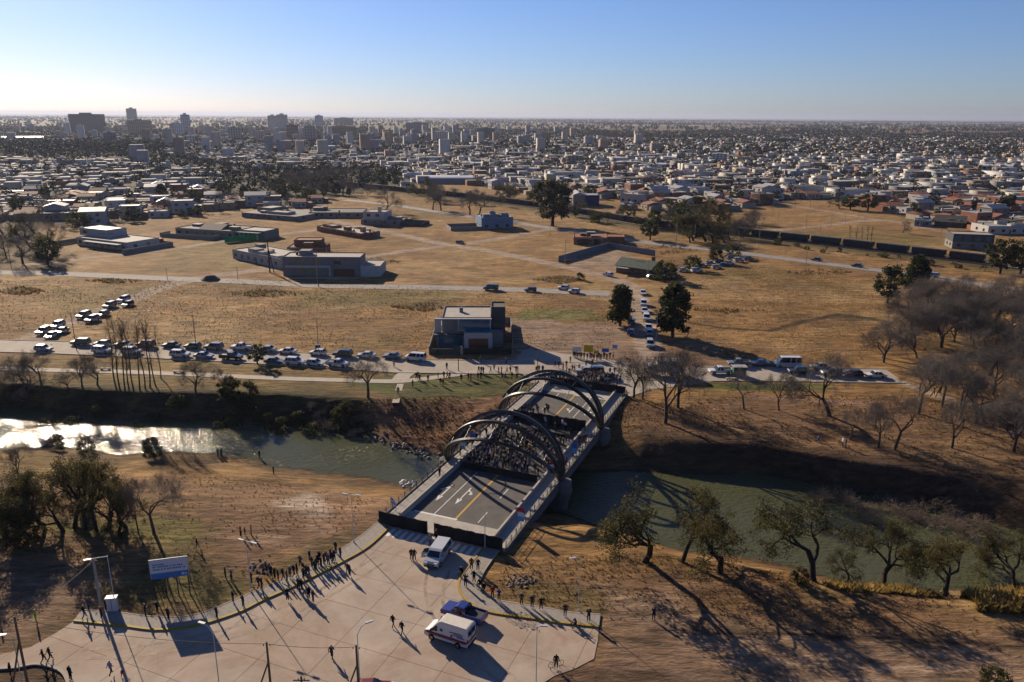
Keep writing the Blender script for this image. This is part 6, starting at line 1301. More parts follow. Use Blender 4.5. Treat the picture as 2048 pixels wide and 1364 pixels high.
h = quad_house((1903, 497), (1985, 500), 10, 3.0, 'grey-blue two-storey apartment block with balconies behind the wagons', W_GREY, None, 'apartment_block'); h.wall(0, h.L, 0, 10, 3.003, 6.2, W_DGREY, M_ROOFC)
for k in range(4): h.win(h.L * (k + .2) / 4, h.L * (k + .7) / 4, 3.8, 5.6, 0, M_BGLASS)
h = quad_house((1975, 468), (2060, 468), 14, 3.6, 'long white workshop building at the right edge behind the railway', W_WHITE, M_ROOFM, 'workshop')
h = quad_house((1828, 452), (1862, 454), 10, 3.0, 'blue-grey shed with vertical panels by the right dirt road', W_BLUE, M_ROOFM, 'shed')
h = quad_house((1868, 452), (1930, 456), 12, 2.6, 'dark low shed with sloping roof by the right dirt road', W_DGREY, None, 'shed'); h.gable(0, h.L, 0, 12, 2.62, 3, M_ROOFD)
h = quad_house((1240, 404), (1290, 408), 14, 5.5, 'white two-storey house with brick side wing beyond the railway', W_WHITE, M_ROOFC); h.wall(h.L + .02, h.L + 22, 2, 14, 0, 4.2, W_BRICK, M_ROOFC)
h = quad_house((1146, 412), (1170, 412), 18, 7.0, 'tall metal shed with dark blue doors beside the eucalyptus', W_GREY, None, 'shed'); h.gable(0, h.L, 0, 18, 7.02, 1.6, M_ROOFM, .3, 'y'); h.wall(h.L + .02, h.L + 9, 0, 16, 0, 6.5, W('wall_navy', (.015, .035, .12)), M_ROOFM)
h = quad_house((1240, 418), (1262, 420), 6, 2.8, 'small blue-roofed kiosk on the green strip beyond the railway', W_WHITE, None, 'kiosk'); h.gable(0, h.L, 0, 6, 2.82, .8, W_BLUE, .4)
h = quad_house((560, 432), (560 + 14, 434), 3, 1.6, 'small white utility box building on the field edge', W_WHITE, M_ROOFC, 'utility_hut')

# ------------------------------------------------------------------ the town
CA = R(17); ca, sa = math.cos(CA), math.sin(CA)
rg = np.random.default_rng(77)
u, v = np.meshgrid(np.arange(-3600, 3600, 13.0), np.arange(150, 4200, 13.0)); u = u.ravel() + rg.uniform(-3, 3, u.size); v = v.ravel() + rg.uniform(-3, 3, v.size)
street = ((u % 104) < 13) | ((v % 91) < 12)
hx_, hy_ = u * ca - v * sa, u * sa + v * ca
kk = hy_ * _f[1] + (-CAM_H) * _f[2] * 1.0; dX = hx_ * _r[0] + hy_ * _r[1] - CAM_H * _r[2]; dF = hx_ * _f[0] + hy_ * _f[1] - CAM_H * _f[2]; dU = hx_ * _u[0] + hy_ * _u[1] - CAM_H * _u[2]
okd = dF > 50; pxs = np.where(okd, PW / 2 + FPX * dX / np.maximum(dF, 1), -9999); pys = np.where(okd, PH / 2 - FPX * dU / np.maximum(dF, 1), 9999)
edge = np.interp(pxs, EDGE[:, 0], EDGE[:, 1])
dens = vnoise(hx_, hy_, 260, 31); far_lim = 2700 + 900 * (vnoise(pxs * 3, pxs * 0, 300, 4) - .3)
park = (pxs < 330) & (pys < 322) & (pys > 288) | ((pxs > 190) & (pxs < 540) & (np.abs(pys - (300 + (pxs - 190) * .16)) < 12)) | ((pxs > 440) & (pxs < 800) & (pys > 342) & (pys < 402))
inb = okd & (pxs > -140) & (pxs < 2190) & (pys < edge) & (hy_ < far_lim)
sel = inb & ~street & (rg.random(u.size) < .74 + .24 * (dens > .36) + .2 * (hy_ < 620)) & ~park & ~((hy_ > 1900) & (dens < .42) & (pxs > 1200))
bxs, bys, bpx, bpyy = hx_[sel], hy_[sel], pxs[sel], pys[sel]; nb = len(bxs)
sx = rg.uniform(7, 12.5, nb); sy = rg.uniform(7, 12.5, nb); sz = np.where(rg.random(nb) < .80, rg.uniform(2.9, 4.2, nb), rg.uniform(5.6, 7.5, nb)); big_ = rg.random(nb) < .035; sx[big_] *= rg.uniform(1.6, 3.2, big_.sum()); sy[big_] *= 1.5; sz[big_] = rg.uniform(5, 8, big_.sum())
ctr = np.exp(-((bpx - 600) / 420) ** 2) * np.exp(-((bys - 1700) / 800) ** 2); tall = rg.random(nb) < ctr * .035; sz[tall] = rg.uniform(13, 32, tall.sum()); sx[tall] = rg.uniform(10, 15, tall.sum()); sy[tall] = rg.uniform(10, 14, tall.sum())
rot = CA + np.where(rg.random(nb) < .5, 0, math.pi / 2)
PALW = np.array([(.62, .60, .57), (.58, .55, .50), (.50, .43, .34), (.38, .36, .35), (.30, .16, .10), (.40, .27, .17), (.30, .38, .46), (.66, .65, .63), (.22, .21, .21)]); pw = np.array([.22, .16, .13, .14, .09, .08, .04, .10, .04])
PALR = np.array([(.42, .40, .38), (.52, .50, .47), (.28, .26, .245), (.24, .11, .07), (.12, .115, .11), (.74, .73, .71)]); pr_ = np.array([.24, .17, .24, .12, .10, .13])  # near-white last tone paints in the glint of sunlit roofs
cw = PALW[rg.choice(len(PALW), nb, p=pw)] * rg.uniform(.7, 1.15, (nb, 1)); cw[tall] = np.array([(.50, .44, .38), (.36, .26, .21), (.56, .55, .54), (.30, .30, .34)])[rg.choice(4, tall.sum())]; cr_i = rg.choice(len(PALR), nb, p=pr_); cr = PALR[cr_i] * rg.uniform(.6, 1.1, (nb, 1))
order = np.argsort(bys + np.abs(bxs) * .25); near_i = order[:300]; far_i = order[300:]
M_TOWN = mat('town_walls_and_roofs', (.5, .5, .5), .88, .12, .3, .2, attr='col')
# the nearest 300 as houses with parts; shapes shared by variant
HV = {}
WM = [('white', W_WHITE), ('cream', W_CREAM), ('grey', W_GREY), ('brick-red', W_BRICK), ('tan', W_TAN), ('pale blue', W_BLUE)]
RM = [('grey sheet roof', M_ROOFM), ('pale flat roof', M_ROOFC), ('dark flat roof', M_ROOFD), ('red tiled roof', M_ROOFT)]
def house_variant(k):
    g = random.Random(k); w, d = g.uniform(8, 11.5), g.uniform(8, 11); two = (k % 5 == 0); hgt = 6.2 if two else g.uniform(3.0, 3.6); wn, wm_ = WM[[0, 0, 1, 2, 0, 3, 1, 4, 2, 5, 0, 2, 1, 0, 3, 2, 0, 1, 2, 0][k % 20]]; rn, rm = RM[(k * 7 + k // 4) % 4]
    parts = [('wall', MB().bx(-w / 2, w / 2, -d / 2, d / 2, 0, hgt).mesh('wall', wm_))]
    if rn.startswith('red') or (rn.startswith('grey') and k % 3 == 0):
        o = .4; hh = g.uniform(1.3, 2.0); m = MB().add([(-w / 2 - o, -d / 2 - o, hgt + .01), (w / 2 + o, -d / 2 - o, hgt + .01), (w / 2 + o, d / 2 + o, hgt + .01), (-w / 2 - o, d / 2 + o, hgt + .01), (-w / 2 - o, 0, hgt + hh), (w / 2 + o, 0, hgt + hh)], [(0, 1, 5, 4), (2, 3, 4, 5), (1, 2, 5), (3, 0, 4), (3, 2, 1, 0)]).mesh('roof', rm)
    else:
        m = MB().bx(-w / 2 + .2, w / 2 - .2, -d / 2 + .2, d / 2 - .2, hgt, hgt + .08)
        for a in ((-w / 2, w / 2, -d / 2, -d / 2 + .18), (-w / 2, w / 2, d / 2 - .18, d / 2), (-w / 2, -w / 2 + .18, -d / 2 + .18, d / 2 - .18), (w / 2 - .18, w / 2, -d / 2 + .18, d / 2 - .18)): m.bx(*a, hgt, hgt + .4)
        m = m.mesh('roof', rm)
    parts.append(('roof', m))
    parts.append(('annex', MB().bx(w / 2 + .01, w / 2 + g.uniform(3, 5), -d / 2 + .5, d / 2 - 2, 0, 2.7).mesh('annex', WM[g.randrange(4)][1])))
    if k % 2: parts.append(('water_tank', MB().tube([(w * .2, 0, hgt + .05), (w * .2, 0, hgt + 1.4), (w * .2, 0, hgt + 1.6)], [.6, .6, .25], 8).mesh('water_tank', M_TRIM if k % 4 == 1 else W_WHITE)))
    for sg in (-1, 1):
        for f in (-.28, .22):
            for z in ((1.0, 3.9) if two else (1.0,)): parts.append(('window', MB().bx(w * f, w * f + 1.5, sg * d / 2, sg * (d / 2 + .05), z, z + 1.3).mesh('window', M_WIN)))
    parts.append(('door', MB().bx(-.5, .5, -d / 2 - .05, -d / 2, 0, 2.1).mesh('door', M_WOOD)))
    return parts, f'{"two-storey" if two else "single-storey"} {wn} house with {rn}'
for k in range(20): HV[k] = house_variant(k)
def region(x): return 'in the left suburb' if x < 330 else 'left of the tree belt' if x < 760 else 'behind the eucalyptus' if x < 1300 else 'right of the thicket' if x < 1650 else 'in the right-hand suburb'
for n_i, i in enumerate(near_i):
    parts, lb = HV[n_i % 20 if n_i % 3 else (n_i * 11) % 20]; e = empty('house', (bxs[i], bys[i], 0), float(rot[i] + rg.choice([0, math.pi]))); s_ = rg.uniform(.9, 1.12); e.scale = (s_, s_, s_)
    for nm, me in parts: obj(nm, me, e)
    yy_ = np.interp(bpx[i], EDGE[:, 0], EDGE[:, 1]) - bpyy[i]; tag(e, f'{lb}, {"front row" if yy_ < 9 else "second row" if yy_ < 18 else "farther back"} {region(bpx[i])}', 'house', 'suburban houses')
# all further houses as one mass
def box_mass(cx, cy, wx_, wy_, hz_, rt, c_w, c_r, wins=True):
    n = len(cx); cs, sn = np.cos(rt), np.sin(rt)
    def corners(kx, ky): return cx + (kx * wx_ / 2) * cs - (ky * wy_ / 2) * sn, cy + (kx * wx_ / 2) * sn + (ky * wy_ / 2) * cs
    V = np.zeros((n, 12, 3)); sgn = [(-1, -1), (1, -1), (1, 1), (-1, 1)]
    for q, (a, b) in enumerate(sgn):
        x, y = corners(a, b); V[:, q] = np.stack([x, y, np.zeros(n)], 1); V[:, 4 + q] = np.stack([x, y, hz_], 1); x, y = corners(a * .97, b * .97); V[:, 8 + q] = np.stack([x, y, hz_ + .02], 1)
    base = (np.arange(n) * 12)[:, None]
    Q = np.concatenate([base + np.array(f) for f in ((0, 1, 5, 4), (1, 2, 6, 5), (2, 3, 7, 6), (3, 0, 4, 7), (8, 9, 10, 11))])
    C_ = np.repeat(c_w[:, None], 12, 1); C_[:, 8:] = c_r[:, None]
    return V.reshape(-1, 3), Q, C_.reshape(-1, 3)
f_ = far_i; V1, Q1, C1 = box_mass(bxs[f_], bys[f_], sx[f_], sy[f_], sz[f_], rot[f_], cw[f_], cr[f_])
g_ = f_[rg.random(len(f_)) < .45]; V2, Q2, C2_ = box_mass(bxs[g_] + rg.uniform(-3, 3, len(g_)), bys[g_] + rg.uniform(-3, 3, len(g_)), rg.uniform(2, 5, len(g_)), rg.uniform(2, 5, len(g_)), sz[g_] + rg.uniform(.8, 2.4, len(g_)), rot[g_], cw[g_] * .95, cr[g_])
parts_V, parts_Q, parts_C, off = [V1, V2], [Q1, Q2 + len(V1)], [C1, C2_], len(V1) + len(V2)
for sgx in (-.28, .05, .3):      # dark window openings on the sides that face the river and the sunset
    for face in (0, 1):
        s_ = f_[rg.random(len(f_)) < .7]; cs, sn = np.cos(rot[s_]), np.sin(rot[s_]); lx = sgx * sx[s_] if face == 0 else -(sx[s_] / 2 + .02); ly = -(sy[s_] / 2 + .02) if face == 0 else sgx * sy[s_]
        if face == 0: ly = np.where(np.cos(rot[s_] ) > .5, ly, ly)
        cx, cy = bxs[s_] + lx * cs - ly * sn, bys[s_] + lx * sn + ly * cs; w_ = np.full(len(s_), 1.5); d_ = np.full(len(s_), .1)
        Vw, Qw, Cw = box_mass(cx, cy, w_ if face == 0 else d_, d_ if face == 0 else w_, np.full(len(s_), 2.3), rot[s_], np.tile((.02, .025, .03), (len(s_), 1)), np.tile((.02, .025, .03), (len(s_), 1))); Vw[:, 2] = np.maximum(Vw[:, 2], 1.0)
        parts_V.append(Vw); parts_Q.append(Qw + off); parts_C.append(Cw); off += len(Vw)
town = obj('town_houses', mesh_np('town_houses', np.concatenate(parts_V), np.concatenate(parts_Q), mats=[M_TOWN], col=np.concatenate(parts_C))); tag(town, 'endless low houses of the town stretching to the horizon', 'houses', kind='stuff')
# trees through the town: 150 nearest as trees, the rest as one wood
st_ = inb & (rg.random(u.size) < np.where(park, .95, .29 + .16 * (dens < .46) + .35 * (hy_ > 2200)))
tx, ty = hx_[st_] + rg.uniform(-7, 7, st_.sum()), hy_[st_] + rg.uniform(-7, 7, st_.sum()); tpx = pxs[st_]
od = np.argsort(ty + np.abs(tx) * .25)
kk_ = ['round', 'bare', 'round', 'gum', 'bare', 'conifer', 'scrub']; kl = dict(round='dark leafy tree', bare='bare grey tree', gum='tall shaggy tree', conifer='dark conifer', scrub='low leafless tree')
for n_i, i in enumerate(od[:110]):
    kd = kk_[rg.integers(7)]; tree(kd, (tx[i], ty[i], 0), rg.uniform(5, 10), f'{"broad " if n_i % 3 == 0 else "slim " if n_i % 3 == 1 else ""}{kl[kd]} {"before" if n_i < 45 else "among" if n_i < 80 else "well behind"} the first houses {region(tpx[i])}', 'town_tree', 'trees among the nearest houses', 1.35 if n_i % 3 == 0 else .85 if n_i % 3 == 1 else 1.1)
# one clump mesh per remaining tree: leaf-sized faces thrown through a rounded volume
ri = od[110:]; nt_ = len(ri); dist = ty[ri]
near_t = ri[dist < 1100]; far_t = ri[dist >= 1100]
def clumps(idx, per, leaf, hr):
    n = len(idx); h_ = rg.uniform(*hr, n); a = rg.normal(size=(n, per, 3)); a /= np.linalg.norm(a, axis=2)[..., None]; rr = rg.random((n, per, 1)) ** .4
    P = a * rr * np.stack([h_ * .42, h_ * .42, h_ * .42], 1)[:, None]; P[..., 2] += (h_ * .58)[:, None]; P[..., 0] += tx[idx][:, None]; P[..., 1] += ty[idx][:, None]
    pal = np.array([(.035, .042, .018), (.05, .052, .022), (.075, .062, .056), (.085, .070, .064), (.085, .075, .02)]); c = pal[rg.choice(5, n, p=[.30, .25, .2, .17, .08])]
    cols = np.repeat(c, per, 0) * rg.uniform(.6, 1.4, (n * per, 1))
    return leafquads(rg, P.reshape(-1, 3), leaf, cols)
Va, Qa, Ca = clumps(near_t, 46, .75, (5, 10)); Vb, Qb, Cb = clumps(far_t, 16, 1.7, (6, 13))
wood = obj('town_trees', mesh_np('town_trees', np.concatenate([Va, Vb]), np.concatenate([Qa, Qb + len(Va)]), mats=[M_LEAFD], col=np.concatenate([Ca, Cb]))); tag(wood, 'far-off trees scattered through the town as one mass', 'trees', kind='stuff')
# shelter belts out on the plain
bt = []
for k in range(260):
    y0 = rg.uniform(2900, 14000) ** 1.0; x0 = rg.uniform(-.78, .78) * y0; L = rg.uniform(80, 700); n = int(L / 9); a_ = rg.uniform(-.25, .25)
    t_ = rg.uniform(-L, L, n); bt.append(np.stack([x0 + t_ * math.cos(a_), y0 + t_ * math.sin(a_) + rg.uniform(-14, 14, n)], 1))
bt = np.concatenate(bt); tx = bt[:, 0]; ty = bt[:, 1]; Vc, Qc, Cc = clumps(np.arange(len(bt)), 7, 4.2, (8, 19))
belt = obj('shelter_belts', mesh_np('shelter_belts', Vc, Qc, mats=[M_LEAFD], col=Cc * .9)); tag(belt, 'dark tree belts on the plain along the horizon', 'trees', kind='stuff')

# tall buildings of the centre, each with its own windows
def tower(px, by, ty_, w, c, label, storeys, crown=None, depth=.8, style='windows', name='tower_block'):
    p = flat(px, by); p3 = np.array([p[0], p[1], 0]); H = up_to(p3, ty_); k = np.linalg.norm([p[0], p[1], CAM_H]) / FPX; wm = w * k * .98; dp = wm * depth
    rz_ = -math.atan2(p[0], p[1]); e = empty(name, (p[0], p[1], 0), rz_); tag(e, label, 'building')
    m = W('tower_%d_%d_%d' % tuple(int(v * 100) for v in c), c, .06); MB().bx(-wm / 2, wm / 2, 0, dp, 0, H).build('wall', m, e)
    MB().bx(-wm * .2, wm * .15, dp * .3, dp * .7, H, H + H * .07).build('roof_house', m, e)
    fh = H / storeys; nc = max(3, int(wm / 4.2)); mb = MB()
    for s in range(storeys):
        for q in range(nc):
            x0 = -wm / 2 + wm * (q + .22) / nc; x1 = -wm / 2 + wm * (q + .78) / nc
            if style == 'bands': x0, x1 = -wm / 2 + wm * (q + .03) / nc, -wm / 2 + wm * (q + .97) / nc
            mb.bx(x0, x1, -.12, 0, fh * (s + .3), fh * (s + .78))
        for q in range(max(2, nc // 2)): mb.bx(-wm / 2 - .12, -wm / 2, dp * (q + .25) / max(2, nc // 2), dp * (q + .75) / max(2, nc // 2), fh * (s + .3), fh * (s + .78))
    o = mb.build('windows', M_WIN, e); o['kind'] = 'stuff'
    return e
tower(178, 268, 228, 56, (.16, .12, .13), 'wide dark brownish slab building on the left skyline', 10); tower(281, 274, 240, 38, (.45, .34, .24), 'tan tower block on the left skyline', 12); tower(298, 272, 241, 14, (.42, .27, .2), 'narrow pinkish tower beside the tan one', 11)
tg = tower(266, 250, 217, 17, (.10, .16, .18), 'tallest glass tower with slanting sides on the left skyline', 14, style='bands', name='glass_tower')
tower(222, 292, 264, 20, (.16, .17, .22), 'dark blue-grey block in the left town', 8); tower(359, 276, 246, 14, (.58, .62, .68), 'left one of the pair of pale towers', 11); tower(374, 272, 229, 16, (.55, .58, .62), 'taller right one of the pair of pale towers', 14); tower(383, 292, 271, 14, (.62, .62, .62), 'small white tower below the pale pair', 7)
tower(470, 284, 254, 22, (.45, .40, .37), 'beige residential block left of the centre', 9); tower(547, 262, 231, 18, (.52, .47, .45), 'left one of the twin high-rises at the centre', 13); tower(566, 263, 229, 20, (.56, .52, .5), 'right one of the twin high-rises at the centre', 14); tower(586, 284, 249, 22, (.34, .25, .22), 'brown striped high-rise below the twins', 12, style='bands'); tower(621, 288, 251, 20, (.42, .38, .38), 'grey slender high-rise right of the brown one', 12)
tower(639, 256, 231, 15, (.5, .5, .55), 'pale distant tower behind the centre', 9); tower(688, 252, 236, 36, (.06, .10, .12), 'dark teal block rising behind the brick building', 5, style='bands'); tower(684, 277, 252, 54, (.34, .2, .15), 'broad brick-red apartment building', 7); tower(835, 270, 245, 44, (.27, .25, .29), 'cluster-like grey-purple apartment tower', 8); tower(884, 288, 263, 26, (.64, .62, .60), 'white apartment block with vertical stripes', 7); tower(972, 280, 256, 36, (.08, .13, .15), 'dark teal glazed block right of the white one', 7, style='bands'); tower(1088, 284, 264, 26, (.42, .28, .17), 'tan and brown block in the middle distance', 6)
tower(650, 308, 292, 40, (.50, .54, .60), 'white low block before the brick building', 4); tower(1150, 332, 311, 30, (.42, .37, .28), 'beige slab block right of the middle', 6); tower(1438, 328, 307, 28, (.66, .65, .63), 'bright white block at the right middle distance', 5); tower(1570, 288, 277, 48, (.02, .10, .10), 'long dark green glazed block in the right distance', 3, style='bands', depth=.3); tower(600, 298, 280, 24, (.40, .33, .3), 'beige mid-rise left of the white low block', 6); tower(430, 300, 283, 18, (.5, .48, .46), 'pale mid-rise in the left town', 5); tower(760, 296, 280, 22, (.46, .42, .4), 'grey-beige mid-rise right of the brick building', 5); tower(520, 282, 262, 14, (.48, .42, .4), 'slim beige tower left of the twins', 8)
def hall(px, by, w, hpx, c, rm, label):
    p = flat(px, by); k = np.linalg.norm([p[0], p[1], CAM_H]) / FPX; wm = w * k; H = hpx * k; e = empty('hall', (p[0], p[1], 0), -math.atan2(p[0], p[1])); tag(e, label, 'hall'); dp = min(wm * .6, 45); MB().bx(-wm / 2, wm / 2, 0, dp, 0, H).build('wall', W('hall_%d' % int(c[0] * 100), c), e)
    n = 8; vs = []; fs = []
    for q in range(n + 1): a = math.pi * q / n; y = dp / 2 - dp / 2 * math.cos(a) * 1.03; z = H + H * .45 * math.sin(a); vs += [(-wm / 2 - .4, y, z), (wm / 2 + .4, y, z)]
    for q in range(n): fs.append((2 * q, 2 * q + 1, 2 * q + 3, 2 * q + 2))
    MB().add(vs, fs).build('roof', rm, e)
    for q in range(4): MB().bx(-wm / 2 + wm * (q + .25) / 4, -wm / 2 + wm * (q + .6) / 4, -.1, 0, H * .15, H * .7).build('bay_door', M_FRAME, e)
WR = mat('white_sheet_roof', (.72, .71, .70), .5, .08, .3, .4)
for a in ((950, 334, 84, 6, (.5, .52, .55), 'long hall with white vaulted roof in the middle distance'), (38, 284, 72, 6, (.4, .36, .3), 'long white-roofed hall at the far left'), (745, 362, 58, 5, (.45, .44, .43), 'low white-roofed hall before the tree belt'), (1318, 322, 64, 6, (.35, .38, .42), 'hall with pale roof right of the beige slab'), (1310, 336, 54, 6, (.38, .33, .28), 'brown-walled hall below the pale-roofed one'), (1760, 345, 60, 6, (.6, .58, .55), 'white warehouse in the right suburb'), (900, 368, 90, 10, (.3, .28, .29), 'grey vaulted sports hall beyond the railway'), (830, 358, 30, 9, (.6, .58, .55), 'white school-like block with tall piers'), (1990, 345, 46, 9, (.55, .55, .53), 'white factory with silo at the right'), (700, 300, 50, 4, (.4, .42, .45), 'flat hall in the centre')): hall(*a[:5], WR, a[5])
# ------------------------------------------------------------------ goods train and railway bank
TRACK = catmull(fl([(690, 372), (780, 381), (900, 393), (1060, 413), (1180, 432), (1300, 452), (1420, 464), (1540, 477), (1700, 495), (1850, 513), (2000, 531), (2160, 552)]), 6)
strip('railway_bed', dense(TRACK, 8), 6.5, .35, mat('ballast', (.13, .105, .085), .95, .3, 1), .5)
M_STEELR = mat('rail_steel', (.10, .08, .07), .5, .2, 3, .4, metal=.5); rl = MB()
L, Rr = ribbon(dense(TRACK, 8), 1.5, 0)
for side in (L, Rr): rl.tube([(p[0], p[1], .45) for p in side], .06, 4)
tag(rl.build('rails', M_STEELR), kind='structure')
M_WAG = mat('wagon_dark_steel', (.030, .034, .042), .7, .35, .6, .3, randv=.35); M_WAGT = mat('wagon_hatch_grey', (.16, .155, .15), .7, .2, 1)
ORDW = 'last second third fourth fifth sixth seventh eighth ninth tenth eleventh twelfth thirteenth fourteenth fifteenth sixteenth seventeenth eighteenth nineteenth twentieth twenty-first twenty-second twenty-third twenty-fourth twenty-fifth twenty-sixth twenty-seventh twenty-eighth twenty-ninth thirtieth thirty-first thirty-second thirty-third thirty-fourth thirty-fifth'.split() + ['one more'] * 20
wp_ = empty('goods_wagon'); b = MB(); 
b.add([(-5.6, -1.2, .9), (5.6, -1.2, .9), (5.6, 1.2, .9), (-5.6, 1.2, .9), (-6.3, -1.5, 1.7), (6.3, -1.5, 1.7), (6.3, 1.5, 1.7), (-6.3, 1.5, 1.7), (-6.3, -1.5, 3.5), (6.3, -1.5, 3.5), (6.3, 1.5, 3.5), (-6.3, 1.5, 3.5)], [(3, 2, 1, 0), (0, 1, 5, 4), (1, 2, 6, 5), (2, 3, 7, 6), (3, 0, 4, 7), (4, 5, 9, 8), (5, 6, 10, 9), (6, 7, 11, 10), (7, 4, 8, 11), (8, 9, 10, 11)]); b.build('hopper_body', M_WAG, wp_)
MB().bx(-5.6, 5.6, -.6, .6, 3.505, 3.68).build('roof_hatch', M_WAGT, wp_); MB().bx(-6.8, 6.8, -1.3, 1.3, .7, .88).build('underframe', M_TRIM, wp_)
for k in range(8): 
    for sg in (-1, 1): MB().bx(-5.6 + k * 1.58, -5.5 + k * 1.58, sg * 1.5, sg * 1.58, 1.9, 3.5).build('side_rib', M_WAG, wp_)
wmm = MB().tube([(0, -.85, 0), (0, -.72, 0)], .42, 12).tube([(0, .72, 0), (0, .85, 0)], .42, 12).tube([(0, -.8, 0), (0, .8, 0)], .07, 6).mesh('wheelset', M_STEELR)
for x in (-5.3, -3.8, 3.8, 5.3): obj('wheelset', wmm, wp_, loc=(x, 0, .44))
TD = np.array(dense(TRACK, 1.0)); cum = np.concatenate([[0], np.cumsum(np.linalg.norm(np.diff(TD, axis=0), axis=1))]); tot = cum[-1]; s_ = 4.0; nW = 0; pos = []
while s_ + 14 < tot:
    a = np.array([np.interp(s_, cum, TD[:, 0]), np.interp(s_, cum, TD[:, 1])]); b2 = np.array([np.interp(s_ + 13, cum, TD[:, 0]), np.interp(s_ + 13, cum, TD[:, 1])]); c_ = (a + b2) / 2; q = proj(c_[0], c_[1], 2)
    if -30 < q[0] < 2000: pos.append((c_, math.atan2(*(b2 - a)[::-1]), q[0]))
    s_ += 14.4
for i, (c_, an, qx) in enumerate(pos):
    o = wp_ if i == 0 else copy_tree(wp_); o.location = (c_[0], c_[1], .07); o.rotation_euler = (0, 0, an); n_ = len(pos)
    tag(o,  f'dark hopper wagon of the goods train, {ORDW[n_ - 1 - i]} wagon from the right end', 'wagon', 'goods train wagons')
# ------------------------------------------------------------------ lamp posts, utility poles, wires
M_POLEW = mat('lamp_post_white', (.60, .60, .62), .5, .08, 3, .4); M_POLEC = mat('pole_concrete', (.36, .34, .31), .9, .15, 3); M_POLEWOOD = mat('pole_wood', (.16, .125, .085), .9, .25, 3); M_WIRE = mat('wire_black', (.02, .02, .02), .7, .1, 3); M_LUM = mat('luminaire_grey', (.5, .51, .53), .4, .1, 3)
def lamp(px, py, h, arms, label, rz=0.0, m=None, z=None, r=.055, group='lamp posts'):
    p = at(px, py); e = empty('lamp_post', (p[0], p[1], p[2] if z is None else z), rz); tag(e, label, 'lamp post', group); m = m or M_POLEW
    MB().tube([(0, 0, 0), (0, 0, h * .5), (0, 0, h)], [r, r * .85, r * .6], 8).build('pole', m, e); MB().tube([(0, 0, 0), (0, 0, .35)], r * 1.8, 8).build('base', m, e)
    for dx, rise in arms:
        MB().tube([(0, 0, h - .1), (dx * .4, 0, h + rise * .7), (dx, 0, h + rise)], .045, 6).build('arm', m, e)
        MB().box((dx * 1.12, 0, h + rise - .03), (.75, .26, .12)).build('luminaire', M_LUM, e)
lamp(503, 1187, 6.9, [(1.0, .05), (-.7, .05)], 'white lamp post amid the left sidewalk, second from the barrier', B_RZ, z=.15); lamp(708, 1087, 7.1, [(1.0, .15), (-.9, -.1)], 'tall white twin-arm lamp post on the left sidewalk near the bridge', B_RZ, z=.15); lamp(1157, 1224, 7.0, [(-.8, .1)], 'white lamp post behind the right sidewalk', .2, z=.1); lamp(970, 1096, 5.6, [], 'thin white mast at the right end of the barrier', z=.1, r=.06)
lamp(722, 1400, 7.6, [(1.1, .9)], 'white lamp post with slanting arm at the bottom, left of the red car', R(30)); lamp(1072, 1370, 6.9, [(.6, .1)], 'white lamp post at the bottom beside the cyclist'); lamp(442, 1400, 7.6, [(-1.1, .9)], 'white lamp post with slanting arm at the bottom left of the concrete', R(-20)); lamp(232, 1222, 7.2, [(-1.8, -.1)], 'white lamp post with a long arm beside the junction cabinet', R(18)); lamp(48, 1385, 6.6, [(-.8, .2)], 'white lamp post at the bottom left corner', R(10))
def pole(px, py, ty_, label, m=None, brace=None, r=.14, cross=False, group='utility poles', z=None, name='utility_pole'):
    p = at(px, py); h = up_to(p, ty_); e = empty(name, (p[0], p[1], p[2]), 0); tag(e, label, 'pole', group); MB().tube([(0, 0, -.2), (0, 0, h)], [r, r * .7], 8).build('shaft', m or M_POLEWOOD, e)
    if brace: MB().tube([(brace, -.3, 0), (0, 0, h * .72)], [r * .7, r * .6], 6).build('brace', m or M_POLEWOOD, e)
    if cross: MB().box((0, 0, h - .5), (1.6, .1, .12)).build('cross_arm', m or M_POLEWOOD, e)
    for k in (-1, 1): MB().tube([(k * .3, 0, h - .42), (k * .3, 0, h - .25)], .05, 6).build('insulator', M_TRIM, e)
    return e, p, h
W1 = pole(546, 1420, 1284, 'braced wooden pole at the bottom left of the concrete', brace=-2.0); W2 = pole(720, 1424, 1290, 'braced wooden pole beside the lamp at the bottom centre', brace=-2.0); W3 = pole(62, 1400, 1233, 'braced wooden pole at the bottom left corner', brace=-1.8); W4 = pole(202, 1214, 1117, 'thick pale concrete pole beside the junction cabinet', M_POLEC, r=.2); pole(606, 1400, 1352, 'short pole whose forked top shows at the bottom edge', cross=True)
def wire(a, b, name='overhead_wire', label=None):
    (e, p, h), (e2, p2, h2) = a, b; A = Vector((p[0], p[1], p[2] + h - .2)); B = Vector((p2[0], p2[1], p2[2] + h2 - .2)); n = 14; pts = []
    for k in range(n + 1): t = k / n; q = A.lerp(B, t); q.z -= 4 * t * (1 - t) * (B - A).length * .03; pts.append(q)
    o = MB().tube(pts, .022, 4).build(name, M_WIRE); tag(o, label, 'wire', 'overhead wires')
wire(W1, W2, label='thin sagging wire between the two bottom wooden poles'); wire(W3, W1, label='thin sagging wire from the left corner pole to the bottom pole'); wire(W3, W4, label='thin wire from the left corner pole to the concrete pole')
